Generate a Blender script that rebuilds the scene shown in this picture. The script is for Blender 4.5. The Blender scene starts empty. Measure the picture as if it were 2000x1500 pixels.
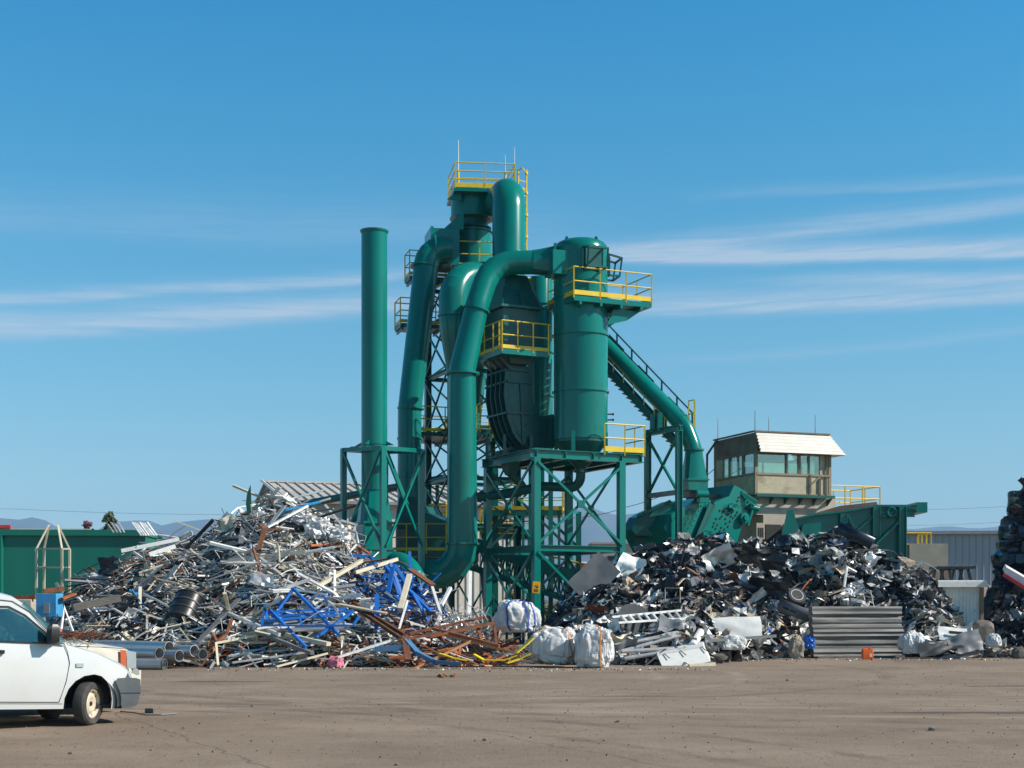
import bpy, bmesh, math, random
from mathutils import Vector, Matrix, noise
random.seed(7)
R = math.radians
F, HY, HC = 2800.0, 1182.0, 1.65           # focal length (px of the 2000 px wide photo), horizon row, eye height (m)
SC = bpy.context.scene
COL = SC.collection
Z = Vector((0, 0, 1))
def A(px, py, Y):                            # the point at depth Y seen at photo pixel (px, py)
    return Vector(((px - 1000) * Y / F, Y, HC + (HY - py) * Y / F))
def G(px, Y, z=0.0):
    return Vector(((px - 1000) * Y / F, Y, z))
def U(t): return Vector((math.cos(R(t)), math.sin(R(t)), 0))
def V(t): return Vector((-math.sin(R(t)), math.cos(R(t)), 0))

# ------------------------------------------------------------------ materials
def node(nt, t, **kw):
    n = nt.nodes.new(t)
    for k, v in kw.items():
        if hasattr(n, k): setattr(n, k, v)
        else: n.inputs[k].default_value = v
    return n
def c4(c): return (c[0], c[1], c[2], 1)
def mat(name, col, rough=.5, metal=0, var=.15, scale=3.0, dirt=None, damt=.35, dscale=1.2, bump=0, bscale=30, isl=0, rnd=0, spec=.5, coat=0, stretch=None):
    m = bpy.data.materials.new(name); m.use_nodes = True
    nt = m.node_tree; p = nt.nodes['Principled BSDF']; L = nt.links.new
    p.inputs['Roughness'].default_value = rough; p.inputs['Metallic'].default_value = metal
    p.inputs['Specular IOR Level'].default_value = spec
    p.inputs['Coat Weight'].default_value = coat; p.inputs['Coat Roughness'].default_value = .12
    tc = node(nt, 'ShaderNodeNewGeometry'); src = tc.outputs['Position']
    if stretch:
        mp = node(nt, 'ShaderNodeMapping'); mp.inputs['Scale'].default_value = stretch
        L(src, mp.inputs['Vector']); src = mp.outputs[0]
    nz = node(nt, 'ShaderNodeTexNoise', Scale=scale, Detail=5.0); L(src, nz.inputs['Vector'])
    mr = node(nt, 'ShaderNodeMapRange'); mr.inputs[1].default_value = .3; mr.inputs[2].default_value = .7
    mr.inputs[3].default_value = 1 - var; mr.inputs[4].default_value = 1 + var
    L(nz.outputs['Fac'], mr.inputs[0]); fac = mr.outputs[0]
    for amt, nd, out in ((isl, 'ShaderNodeNewGeometry', 'Random Per Island'), (rnd, 'ShaderNodeObjectInfo', 'Random')):
        if amt:
            g = node(nt, nd); m2 = node(nt, 'ShaderNodeMapRange'); m2.inputs[3].default_value = 1 - amt; m2.inputs[4].default_value = 1 + amt
            L(g.outputs[out], m2.inputs[0])
            mu = node(nt, 'ShaderNodeMath', operation='MULTIPLY'); L(fac, mu.inputs[0]); L(m2.outputs[0], mu.inputs[1]); fac = mu.outputs[0]
    vm = node(nt, 'ShaderNodeVectorMath', operation='SCALE'); vm.inputs[0].default_value = col[:3]; L(fac, vm.inputs['Scale'])
    out = vm.outputs[0]
    if dirt:
        n2 = node(nt, 'ShaderNodeTexNoise', Scale=dscale, Detail=8.0, Roughness=.65); L(src, n2.inputs['Vector'])
        r2 = node(nt, 'ShaderNodeMapRange'); r2.inputs[1].default_value = .52; r2.inputs[2].default_value = .72; r2.inputs[4].default_value = damt
        L(n2.outputs['Fac'], r2.inputs[0])
        mx = node(nt, 'ShaderNodeMix', data_type='RGBA'); L(r2.outputs[0], mx.inputs[0]); L(out, mx.inputs[6]); mx.inputs[7].default_value = c4(dirt)
        out = mx.outputs[2]
    L(out, p.inputs['Base Color'])
    if bump:
        nb = node(nt, 'ShaderNodeTexNoise', Scale=bscale, Detail=4.0); L(src, nb.inputs['Vector'])
        b = node(nt, 'ShaderNodeBump', Strength=bump, Distance=.02); L(nb.outputs['Fac'], b.inputs['Height']); L(b.outputs[0], p.inputs['Normal'])
    return m
M = {}
GREEN = (.001, .170, .140)
M['green'] = mat('green_paint', GREEN, .22, var=.14, scale=.9, dirt=(.02, .10, .09), damt=.5, dscale=1.6, bump=.06, bscale=1.3, spec=.42, stretch=(1, 1, .3))
M['green2'] = mat('green_paint_weathered_shade', (.003, .095, .08), .38, var=.14, scale=1.5, dirt=(.03, .08, .065), damt=.5, dscale=1.5)  # weathered green, darkened to carry shade on the shadowed separator parts
M['greenbin'] = mat('green_container_paint', (.003, .15, .105), .45, var=.12, scale=.8, dirt=(.03, .11, .08), damt=.5, dscale=.9, stretch=(1, 1, .25))
M['green3'] = mat('green_paint_shell_shade', (.003, .085, .075), .35, var=.15, dirt=(.02, .05, .045), damt=.5, dscale=2)  # darker copy of the green: the vessel's shadow on the separator as colour
M['yellow'] = mat('yellow_paint', (.78, .52, .02), .45, var=.1)
M['yellow2'] = mat('yellow_strip_paint', (.80, .62, .01), .4, var=.1, dirt=(.3, .22, .03), dscale=3)
M['concrete'] = mat('concrete', (.44, .38, .30), .9, var=.18, scale=1.2, dirt=(.2, .16, .11), damt=.6, dscale=.8, bump=.2)
M['panel'] = mat('cabin_panel', (.46, .39, .27), .75, var=.12, scale=2, dirt=(.16, .12, .06), damt=.7, dscale=1.6)
M['fascia'] = mat('white_fascia', (.60, .57, .51), .5, var=.06, dirt=(.45, .38, .3), damt=.5, dscale=1.5)
M['brown'] = mat('brown_fascia', (.17, .13, .095), .8, var=.3, scale=2, dirt=(.2, .15, .1))
M['tan'] = mat('tan_window_frame', (.26, .20, .13), .7, var=.2, dirt=(.12, .09, .05), dscale=3)
M['post'] = mat('brown_timber_post', (.30, .19, .11), .8, var=.15)
M['rustplate'] = mat('rusty_plate', (.22, .13, .10), .85, var=.2, scale=1, dirt=(.3, .24, .2), damt=.6)
M['rust'] = mat('rust', (.16, .055, .022), .85, var=.35, scale=6, rnd=.3, isl=.2)
M['orange'] = mat('orange_primer', (.40, .115, .04), .75, var=.3, scale=4, dirt=(.15, .06, .03), dscale=4, rnd=.2, isl=.2)
M['orangeplast'] = mat('orange_plastic', (.85, .13, .015), .4, var=.05)
M['alu'] = mat('aluminium', (.66, .65, .63), .4, metal=.3, var=.22, scale=4, dirt=(.28, .26, .23), damt=.6, dscale=5, isl=.3, rnd=.3)
M['steel'] = mat('bright_steel', (.50, .50, .50), .3, metal=.6, var=.1, dirt=(.3, .29, .27), damt=.25, dscale=3)
M['white'] = mat('white_paint', (.74, .73, .70), .5, var=.1, dirt=(.35, .3, .24), damt=.5, dscale=3, isl=.15, rnd=.15)
M['cream'] = mat('cream_paint', (.62, .54, .40), .55, var=.15, dirt=(.3, .24, .16), damt=.5, dscale=3, isl=.2, rnd=.2)
M['grey'] = mat('grey_paint', (.22, .225, .23), .5, var=.2, dirt=(.12, .1, .09), dscale=4, isl=.5, rnd=.5)
M['dark'] = mat('dark_metal', (.035, .035, .038), .5, var=.3, dirt=(.1, .085, .07), dscale=3, isl=.5, rnd=.5)
M['black'] = mat('black_plastic', (.014, .015, .018), .32, var=.2, dirt=(.07, .06, .05), damt=.5, dscale=2.5, isl=.4, rnd=.4, spec=.6)
M['blue'] = mat('blue_paint', (.008, .115, .42), .42, var=.15, dirt=(.03, .08, .2), dscale=3, isl=.2, rnd=.2)
M['mblue'] = mat('faded_blue_paint', (.07, .19, .36), .55, var=.2, dirt=(.12, .1, .09), damt=.5, dscale=3)
M['lblue'] = mat('light_blue_paint', (.06, .33, .62), .5, var=.15, dirt=(.05, .1, .15), dscale=2)
M['navy'] = mat('dark_blue_paint', (.02, .032, .058), .3, metal=.2, var=.2, dirt=(.07, .065, .06), damt=.5, dscale=2.5, isl=.5, rnd=.5)
M['beige'] = mat('beige_foam', (.46, .36, .26), .9, var=.2, isl=.25, rnd=.25)
M['greenbit'] = mat('dark_green_paint', (.008, .10, .07), .45, var=.2)
M['red'] = mat('red_plastic', (.5, .03, .03), .5, var=.2, rnd=.3)
M['foil'] = mat('crinkled_foil', (.62, .61, .60), .36, metal=.35, var=.2, bump=1.0, bscale=14)
M['sack'] = mat('white_woven_plastic', (.62, .61, .60), .5, var=.1, scale=3, dirt=(.45, .42, .38), damt=.4, dscale=2, bump=.5, bscale=9)
M['sackb'] = mat('brown_sack_cloth', (.33, .28, .22), .9, var=.2, bump=.6, bscale=12)
M['pink'] = mat('pink_cloth', (.62, .2, .26), .9, var=.2, bump=.6, bscale=14)
M['bluebag'] = mat('blue_plastic_bag', (.02, .16, .62), .3, var=.2, bump=.9, bscale=12)
M['mass'] = mat('packed_scrap_gap_shade', (.018, .017, .016), .9, var=.6, scale=5, dirt=(.07, .06, .05), damt=.5, dscale=7, bump=.8, bscale=8)  # near-black core colour stands in for shade in gaps between pieces
M['vanwhite'] = mat('white_van_paint', (.63, .63, .62), .25, var=.03, scale=1.5, dirt=(.55, .5, .44), damt=.35, dscale=1.3, coat=.6)
M['carbeige'] = mat('beige_car_paint', (.62, .58, .48), .45, var=.06, scale=1.5, dirt=(.4, .34, .26), damt=.5, dscale=2)
M['bumper'] = mat('grey_bumper_plastic', (.075, .085, .095), .55, var=.12, scale=6, dirt=(.14, .13, .12), damt=.5, dscale=4)
M['tyre'] = mat('tyre_rubber', (.05, .047, .044), .85, var=.2, scale=8, dirt=(.14, .12, .1), damt=.6, dscale=6, bump=.3, bscale=60)
M['rim'] = mat('rusty_cream_rim', (.56, .47, .36), .6, var=.1, dirt=(.2, .08, .03), damt=.8, dscale=9)
M['copper'] = mat('copper_tone_strip', (.55, .25, .12), .45, metal=.4, var=.2, dirt=(.2, .09, .05), dscale=4, rnd=.2)
M['timber'] = mat('grey_weathered_timber', (.13, .115, .10), .9, var=.35, scale=4, stretch=(1, 1, 9), bump=.4)
M['roofmetal'] = mat('ribbed_roof_metal', (.50, .46, .41), .55, var=.1, dirt=(.33, .25, .2), damt=.6, dscale=.3)
M['wallmetal'] = mat('cream_wall_cladding', (.58, .55, .49), .6, var=.05, dirt=(.4, .36, .3), damt=.4, dscale=.3)
M['shedgrey'] = mat('grey_blue_cladding', (.30, .33, .37), .5, var=.05, scale=.3, dirt=(.24, .26, .29), damt=.5, dscale=.25)
M['building'] = mat('grey_render', (.34, .31, .29), .9, var=.06)
M['leaf'] = mat('green_leaves', (.045, .075, .022), .7, var=.4, scale=2, isl=.5)
M['leafred'] = mat('dark_red_leaves', (.09, .025, .035), .7, var=.4, scale=2, isl=.5)
M['leafdry'] = mat('dry_olive_leaves', (.12, .10, .035), .8, var=.4, scale=2, isl=.5)
M['bark'] = mat('bark', (.09, .065, .045), .9, var=.3)
M['skin'] = mat('skin', (.35, .2, .14), .6, var=.05)
M['shirt'] = mat('dark_work_shirt', (.03, .035, .05), .9, var=.1)
M['hair'] = mat('dark_hair', (.012, .01, .009), .7, var=.1)
M['orangelamp'] = mat('orange_indicator_lens', (.48, .10, .03), .2, var=.03)
M['lampglass'] = mat('headlamp_glass', (.45, .47, .48), .1, metal=.5, var=.1)
M['sign'] = mat('orange_sign_face', (.90, .42, .01), .4, var=.05)
M['ink'] = mat('black_ink', (.012, .012, .012), .6, var=.05)
M['disc'] = mat('dull_grey_disc', (.045, .05, .055), .85, var=.2, dirt=(.1, .09, .08), dscale=4)
M['rock'] = mat('stone', (.20, .165, .14), .9, var=.25, scale=9, rnd=.4)
M['dirt'] = mat('dirt_bank', (.21, .165, .13), .95, var=.2, scale=1.5, bump=.5, bscale=3)
M['cable'] = mat('cable', (.16, .17, .18), .6, var=.05)
M['strapo'] = mat('orange_strap', (.60, .27, .10), .7, var=.1)
M['strapb'] = mat('blue_strap', (.03, .07, .35), .7, var=.1)
def glass(name, tint, refl=.12, trans=.9):
    m = bpy.data.materials.new(name); m.use_nodes = True; nt = m.node_tree; nt.nodes.clear(); L = nt.links.new
    o = node(nt, 'ShaderNodeOutputMaterial'); t = node(nt, 'ShaderNodeBsdfTransparent'); t.inputs[0].default_value = c4(tint)
    g = node(nt, 'ShaderNodeBsdfGlossy'); g.inputs['Roughness'].default_value = .02; g.inputs[0].default_value = (.9, .95, 1, 1)
    lw = node(nt, 'ShaderNodeLayerWeight', Blend=.25); mr = node(nt, 'ShaderNodeMapRange'); mr.inputs[3].default_value = refl; mr.inputs[4].default_value = .8
    L(lw.outputs['Fresnel'], mr.inputs[0]); x = node(nt, 'ShaderNodeMixShader'); L(mr.outputs[0], x.inputs[0]); L(t.outputs[0], x.inputs[1]); L(g.outputs[0], x.inputs[2]); L(x.outputs[0], o.inputs[0])
    return m
M['glass'] = glass('car_glass', (.50, .66, .62), .10)
M['cabglass'] = glass('cabin_glass', (.86, .92, .80), .16)

# ------------------------------------------------------------------ mesh builder
class MB:
    def __init__(s): s.v = []; s.f = []; s.m = []; s.mi = 0
    def add(s, vs, fs):
        b = len(s.v); s.v += [Vector(v) for v in vs]; s.f += [tuple(b + i for i in f) for f in fs]; s.m += [s.mi] * len(fs); return s
    def quadbox(s, lo, hi):                   # lo, hi: four corners each
        return s.add(list(lo) + list(hi), [(3, 2, 1, 0), (4, 5, 6, 7), (0, 1, 5, 4), (1, 2, 6, 5), (2, 3, 7, 6), (3, 0, 4, 7)])
    def box(s, c, sx, sy, sz, X=Vector((1, 0, 0)), Y=Vector((0, 1, 0)), Zv=Z):
        c = Vector(c); a, b, d = X * sx / 2, Y * sy / 2, Zv * sz / 2
        return s.quadbox([c - a - b - d, c + a - b - d, c + a + b - d, c - a + b - d], [c - a - b + d, c + a - b + d, c + a + b + d, c - a + b + d])
    def frame(s, d, up=Z):
        d = d.normalized()
        if abs(d.dot(up)) > .98: up = Vector((0, 1, 0)) if abs(d.y) < .9 else Vector((1, 0, 0))
        x = d.cross(up).normalized(); return x, x.cross(d).normalized()
    def beam(s, p0, p1, w, h=None, up=Z):
        p0, p1 = Vector(p0), Vector(p1); h = h or w
        x, y = s.frame(p1 - p0, up); x = x * w / 2; y = y * h / 2
        return s.quadbox([p0 - x - y, p0 + x - y, p0 + x + y, p0 - x + y], [p1 - x - y, p1 + x - y, p1 + x + y, p1 - x + y])
    def ibeam(s, p0, p1, w, h, up=Z, t=.03):
        p0, p1 = Vector(p0), Vector(p1); x, y = s.frame(p1 - p0, up)
        for k in (-1, 1):
            o = y * k * (h / 2 - t / 2); s.beam(p0 + o, p1 + o, w, t, up)
        return s.beam(p0, p1, t, h - 2 * t, up)
    def tube(s, pts, r, n=16, cap=True):
        pts = [Vector(p) for p in pts]; rs = r if isinstance(r, (list, tuple)) else [r] * len(pts)
        rings = []; x = None
        for i, p in enumerate(pts):
            d = (pts[min(i + 1, len(pts) - 1)] - p).normalized() + (p - pts[max(i - 1, 0)]).normalized()
            if d.length < 1e-6: d = Z.copy()
            d.normalize()
            if x is None: x, y = s.frame(d)
            else:
                x = (x - d * x.dot(d)).normalized(); y = d.cross(x).normalized()
            y = d.cross(x).normalized()
            k = 1.0
            if 0 < i < len(pts) - 1:
                k = 1 / max(.5, (p - pts[i - 1]).normalized().dot(d))
            nb = (pts[min(i + 1, len(pts) - 1)] - p).normalized() - (p - pts[max(i - 1, 0)]).normalized() if 0 < i < len(pts) - 1 else Vector()
            nb = nb.normalized() if nb.length > 1e-5 else None
            ring = []
            for j in range(n):
                a = 2 * math.pi * j / n; o = x * math.cos(a) * rs[i] + y * math.sin(a) * rs[i]
                if nb: o = o + nb * o.dot(nb) * (k - 1)
                ring.append(p + o)
            rings.append(ring)
        vs = [v for ring in rings for v in ring]; fs = []
        for i in range(len(pts) - 1):
            for j in range(n):
                k = (j + 1) % n; fs.append((i * n + j, i * n + k, (i + 1) * n + k, (i + 1) * n + j))
        if cap: fs += [tuple(range(n - 1, -1, -1)), tuple((len(pts) - 1) * n + j for j in range(n))]
        return s.add(vs, fs)
    def ring(s, p, d, r, t=.05):
        d = Vector(d).normalized(); return s.tube([Vector(p) - d * t / 2, Vector(p) + d * t / 2], r, 32)
    def pipe(s, p0, p1, ro, ri, n=24):         # hollow
        p0, p1 = Vector(p0), Vector(p1); x, y = s.frame(p1 - p0); vs = []
        for p, r in ((p0, ro), (p1, ro), (p1, ri), (p0, ri)):
            vs += [p + x * math.cos(2 * math.pi * j / n) * r + y * math.sin(2 * math.pi * j / n) * r for j in range(n)]
        fs = []
        for i in range(4):
            for j in range(n):
                k = (j + 1) % n; fs.append((i * n + j, i * n + k, ((i + 1) % 4) * n + k, ((i + 1) % 4) * n + j))
        return s.add(vs, fs)
    def lathe(s, prof, c, n=32, axis=Z):
        c = Vector(c); x, y = s.frame(axis, Vector((0, 1, 0))) if abs(axis.z) > .9 else s.frame(axis)
        vs = []
        for r, z in prof: vs += [c + axis * z + x * math.cos(2 * math.pi * j / n) * r + y * math.sin(2 * math.pi * j / n) * r for j in range(n)]
        fs = []
        for i in range(len(prof) - 1):
            for j in range(n):
                k = (j + 1) % n; fs.append((i * n + j, i * n + k, (i + 1) * n + k, (i + 1) * n + j))
        fs += [tuple(range(n - 1, -1, -1)), tuple((len(prof) - 1) * n + j for j in range(n))]
        return s.add(vs, fs)
    def loft(s, rings, cap=True):
        n = len(rings[0]); vs = [Vector(v) for r in rings for v in r]; fs = []
        for i in range(len(rings) - 1):
            for j in range(n):
                k = (j + 1) % n; fs.append((i * n + j, i * n + k, (i + 1) * n + k, (i + 1) * n + j))
        if cap: fs += [tuple(range(n - 1, -1, -1)), tuple((len(rings) - 1) * n + j for j in range(n))]
        return s.add(vs, fs)
    def prism(s, poly, vec):
        vec = Vector(vec); return s.loft([[Vector(p) for p in poly], [Vector(p) + vec for p in poly]])
    def mesh(s, name, mats, smooth=True, ang=35):
        me = bpy.data.meshes.new(name); me.from_pydata([tuple(v) for v in s.v], [], s.f)
        for m in (mats if isinstance(mats, (list, tuple)) else [mats]): me.materials.append(M[m] if isinstance(m, str) else m)
        if any(s.m): me.polygons.foreach_set('material_index', s.m)
        bm = bmesh.new(); bm.from_mesh(me); bmesh.ops.recalc_face_normals(bm, faces=bm.faces); bm.to_mesh(me); bm.free()
        if smooth:
            me.polygons.foreach_set('use_smooth', [True] * len(me.polygons)); me.set_sharp_from_angle(angle=R(ang))
        me.update(); return me
    def build(s, name, mats, parent=None, smooth=True, ang=35, bevel=0):
        off = Vector()
        if parent:
            q = parent
            while q: off += q.location; q = q.parent
        for v in s.v: v -= off
        o = bpy.data.objects.new(name, s.mesh(name, mats, smooth, ang)); COL.objects.link(o); o.parent = parent
        if bevel:
            b = o.modifiers.new('bevel', 'BEVEL'); b.width = bevel; b.segments = 2; b.limit_method = 'ANGLE'
        return o
def tag(o, label=None, cat=None, group=None, kind=None):
    for k, v in (('label', label), ('category', cat), ('group', group), ('kind', kind)):
        if v: o[k] = v
    return o
def thing(name, label, cat, loc=(0, 0, 0), group=None):
    o = bpy.data.objects.new(name, None); COL.objects.link(o); o.location = loc; o.empty_display_size = .3
    return tag(o, label, cat, group)
def fillet(pts, rads, seg=6):
    pts = [Vector(p) for p in pts]; out = [pts[0]]
    for i in range(1, len(pts) - 1):
        p, r = pts[i], rads[i - 1] if isinstance(rads, (list, tuple)) else rads
        a, b = (pts[i - 1] - p).normalized(), (pts[i + 1] - p).normalized(); ang = a.angle(b)
        t = r / math.tan(ang / 2); t = min(t, (pts[i - 1] - p).length * .98, (pts[i + 1] - p).length * .98); r = t * math.tan(ang / 2)
        c = p + (a + b).normalized() * (r / math.sin(ang / 2)); s0, s1 = p + a * t - c, p + b * t - c
        tot = s0.angle(s1)
        for k in range(seg + 1):
            f = k / seg; out.append(c + (s0 * math.sin((1 - f) * tot) + s1 * math.sin(f * tot)) / math.sin(tot))
    out.append(pts[-1]); return out
def rail(mb, pts, h=1.1, r=.026, step=1.15, mids=1, kick=.14, post=.03, close=False):
    pts = [Vector(p) for p in pts]
    if close: pts.append(pts[0])
    for i0, (a, b) in enumerate(zip(pts, pts[1:])):
        for k in range(1, mids + 2):
            o = Z * (h * k / (mids + 1)); mb.tube([a + o, b + o], r, 8)
        n = max(1, round((b - a).length / step))
        for i in range(n + 1 if i0 == len(pts) - 2 and not close else n):
            p = a + (b - a) * (i / n); mb.beam(p - Z * .12, p + Z * (h - .01), post * 1.7, post * 1.7)
        if kick: mb.beam(a + Z * (kick / 2 + .02), b + Z * (kick / 2 + .02), .02, kick)
    return mb
def txt(body, size, name, m, parent, mtx, ext=.004):
    cu = bpy.data.curves.new(name, 'FONT'); cu.body = body; cu.size = size; cu.extrude = ext; cu.align_x = 'CENTER'; cu.align_y = 'CENTER'
    t = bpy.data.objects.new('t', cu); COL.objects.link(t); dg = bpy.context.evaluated_depsgraph_get()
    me = bpy.data.meshes.new_from_object(t.evaluated_get(dg)); bpy.data.objects.remove(t); me.materials.clear(); me.materials.append(M[m])
    o = bpy.data.objects.new(name, me); COL.objects.link(o); o.parent = parent
    off = Vector(); q = parent
    while q: off += q.location; q = q.parent
    o.matrix_local = Matrix.Translation(-off) @ mtx; return o
def axes(o, x, z):                            # matrix: text x along x, facing z
    x = Vector(x).normalized(); z = Vector(z).normalized(); y = z.cross(x).normalized(); x = y.cross(z)
    return Matrix(((x.x, y.x, z.x, o[0]), (x.y, y.y, z.y, o[1]), (x.z, y.z, z.z, o[2]), (0, 0, 0, 1)))

# ------------------------------------------------------------------ camera, sun, sky
cd = bpy.data.cameras.new('camera'); cam = bpy.data.objects.new('camera', cd); COL.objects.link(cam)
cam.location = (0, 0, HC); cam.rotation_euler = (R(90), 0, 0); cd.sensor_width = 36; cd.lens = 36 * F / 2000
cd.shift_y = (HY - 750) / 2000; cd.clip_start = .3; cd.clip_end = 30000; SC.camera = cam
SUN_EL, SUN_AZ = 37.0, 79.0                   # azimuth measured from -Y (behind the camera) towards +X
sd = Vector((math.sin(R(SUN_AZ)) * math.cos(R(SUN_EL)), -math.cos(R(SUN_AZ)) * math.cos(R(SUN_EL)), math.sin(R(SUN_EL))))
sl = bpy.data.lights.new('sun', 'SUN'); sl.energy = 5.0; sl.angle = R(.5); sl.color = (1, .925, .84)
so = bpy.data.objects.new('sun', sl); COL.objects.link(so); so.rotation_euler = sd.to_track_quat('Z', 'Y').to_euler(); so.location = (60, -20, 60)
W = bpy.data.worlds.new('World'); SC.world = W; W.use_nodes = True
nt = W.node_tree; L = nt.links.new; bg = nt.nodes['Background']; bg.inputs[1].default_value = .081
sky = node(nt, 'ShaderNodeTexSky', sky_type='NISHITA', sun_disc=False, sun_elevation=R(SUN_EL), sun_rotation=math.atan2(sd.x, sd.y), altitude=300, air_density=1.0, dust_density=.6, ozone_density=3.2)
def MA(op, a, b=None, c=None):
    n = node(nt, 'ShaderNodeMath', operation=op)
    for i, x in enumerate((a, b, c)):
        if x is None: continue
        if isinstance(x, (int, float)): n.inputs[i].default_value = x
        else: L(x, n.inputs[i])
    return n.outputs[0]
tc = node(nt, 'ShaderNodeTexCoord'); sx = node(nt, 'ShaderNodeSeparateXYZ'); L(tc.outputs['Generated'], sx.inputs[0])
az = MA('MULTIPLY', MA('ARCTAN2', sx.outputs[0], sx.outputs[1]), 57.2958); el = MA('MULTIPLY', MA('ARCSINE', sx.outputs[2]), 57.2958)
cb = node(nt, 'ShaderNodeCombineXYZ'); L(MA('MULTIPLY', az, .09), cb.inputs[0]); L(MA('MULTIPLY', MA('SUBTRACT', el, MA('MULTIPLY', az, .03)), 1.7), cb.inputs[1])
nz = node(nt, 'ShaderNodeTexNoise', Scale=2.4, Detail=9.0, Roughness=.68, Distortion=.5); L(cb.outputs[0], nz.inputs['Vector'])
cb2 = node(nt, 'ShaderNodeCombineXYZ'); L(MA('MULTIPLY', az, .12), cb2.inputs[0]); L(MA('MULTIPLY', el, .4), cb2.inputs[1])
nw = node(nt, 'ShaderNodeTexNoise', Scale=1.0, Detail=3.0); L(cb2.outputs[0], nw.inputs['Vector']); wob = MA('MULTIPLY', MA('SUBTRACT', nw.outputs['Fac'], .5), .7)
def streak(e0, slope, up, dn, a0, a1, fade, amt):      # a cirrus band: soft on its upper side, crisp below
    d = MA('SUBTRACT', MA('ADD', el, wob), MA('ADD', MA('MULTIPLY', az, slope), e0))
    t = MA('ADD', MA('MULTIPLY', MA('MAXIMUM', d, 0), 1.25 / up), MA('MULTIPLY', MA('MINIMUM', d, 0), -1.5 / dn))
    g = MA('POWER', 2.718, MA('MULTIPLY', MA('MULTIPLY', t, t), -1))
    def ss(x, lo, hi):
        m = node(nt, 'ShaderNodeMapRange', interpolation_type='SMOOTHSTEP'); L(x, m.inputs[0]); m.inputs[1].default_value = lo; m.inputs[2].default_value = hi; return m.outputs[0]
    return MA('MULTIPLY', MA('MULTIPLY', g, MA('MULTIPLY', ss(az, a0 - fade, a0 + fade), MA('SUBTRACT', 1, ss(az, a1 - fade, a1 + fade)))), amt)
terms = [streak(13.75, -.03, .55, .32, 3, 60, 4, 1.1), streak(13.7, .05, .55, .35, 4, 60, 4, .5), streak(11.6, -.005, .8, .35, 3, 50, 4, .7), streak(12.95, -.04, .35, .3, 11, 60, 4, .5),
         streak(15.8, -.01, .35, .2, 9, 60, 4, .25), streak(13.35, .105, .45, .22, -60, -3, 4, .55), streak(12.2, .10, .75, .45, -60, -3, 4, .8), streak(9.2, .05, .3, .25, 6, 40, 4, .18), streak(14.6, .02, 1.4, .8, -50, 2, 5, .16)]
s = terms[0]
for t_ in terms[1:]: s = MA('ADD', s, t_)
mr = node(nt, 'ShaderNodeMapRange'); L(nz.outputs['Fac'], mr.inputs[0]); mr.inputs[1].default_value = .25; mr.inputs[2].default_value = .7; mr.inputs[3].default_value = .25; mr.inputs[4].default_value = 1.5
cl = MA('MINIMUM', MA('MULTIPLY', s, mr.outputs[0]), .9)
tint = node(nt, 'ShaderNodeMix', data_type='RGBA', blend_type='MULTIPLY'); tint.inputs[0].default_value = 1; hs = node(nt, 'ShaderNodeHueSaturation'); L(sky.outputs[0], hs.inputs['Color']); sr = node(nt, 'ShaderNodeMapRange'); L(el, sr.inputs[0]); sr.inputs[1].default_value = 2; sr.inputs[2].default_value = 24; sr.inputs[3].default_value = 1.05; sr.inputs[4].default_value = 1.34; L(sr.outputs[0], hs.inputs['Saturation']); s2_ = node(nt, 'ShaderNodeMapRange'); L(el, s2_.inputs[0]); s2_.inputs[1].default_value = 3; s2_.inputs[2].default_value = 24; sr2 = s2_.outputs[0]
L(hs.outputs[0], tint.inputs[6]); tm = node(nt, 'ShaderNodeMix', data_type='RGBA'); L(sr2, tm.inputs[0]); tm.inputs[6].default_value = (1.09, 1.20, 1.09, 1); tm.inputs[7].default_value = (.44, 1.80, 1.60, 1); zr = node(nt, 'ShaderNodeMapRange'); L(el, zr.inputs[0]); zr.inputs[1].default_value = 25; zr.inputs[2].default_value = 60; zr.inputs[3].default_value = 1; zr.inputs[4].default_value = .22; zm = node(nt, 'ShaderNodeVectorMath', operation='SCALE'); L(tm.outputs[2], zm.inputs[0]); L(zr.outputs[0], zm.inputs['Scale']); L(zm.outputs[0], tint.inputs[7])
mx = node(nt, 'ShaderNodeMix', data_type='RGBA'); L(MA('MULTIPLY', cl, .8), mx.inputs[0]); L(tint.outputs[2], mx.inputs[6]); mx.inputs[7].default_value = (5.6, 6.4, 7.3, 1)
L(mx.outputs[2], bg.inputs[0])
SC.view_settings.view_transform = 'Standard'; SC.view_settings.look = 'None'; SC.view_settings.gamma = 1; SC.view_settings.exposure = .34
SC.render.engine = 'CYCLES'; SC.cycles.max_bounces = 8; SC.cycles.transparent_max_bounces = 12; SC.cycles.use_denoising = True
SC.cycles.volume_bounces = 1
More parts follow.
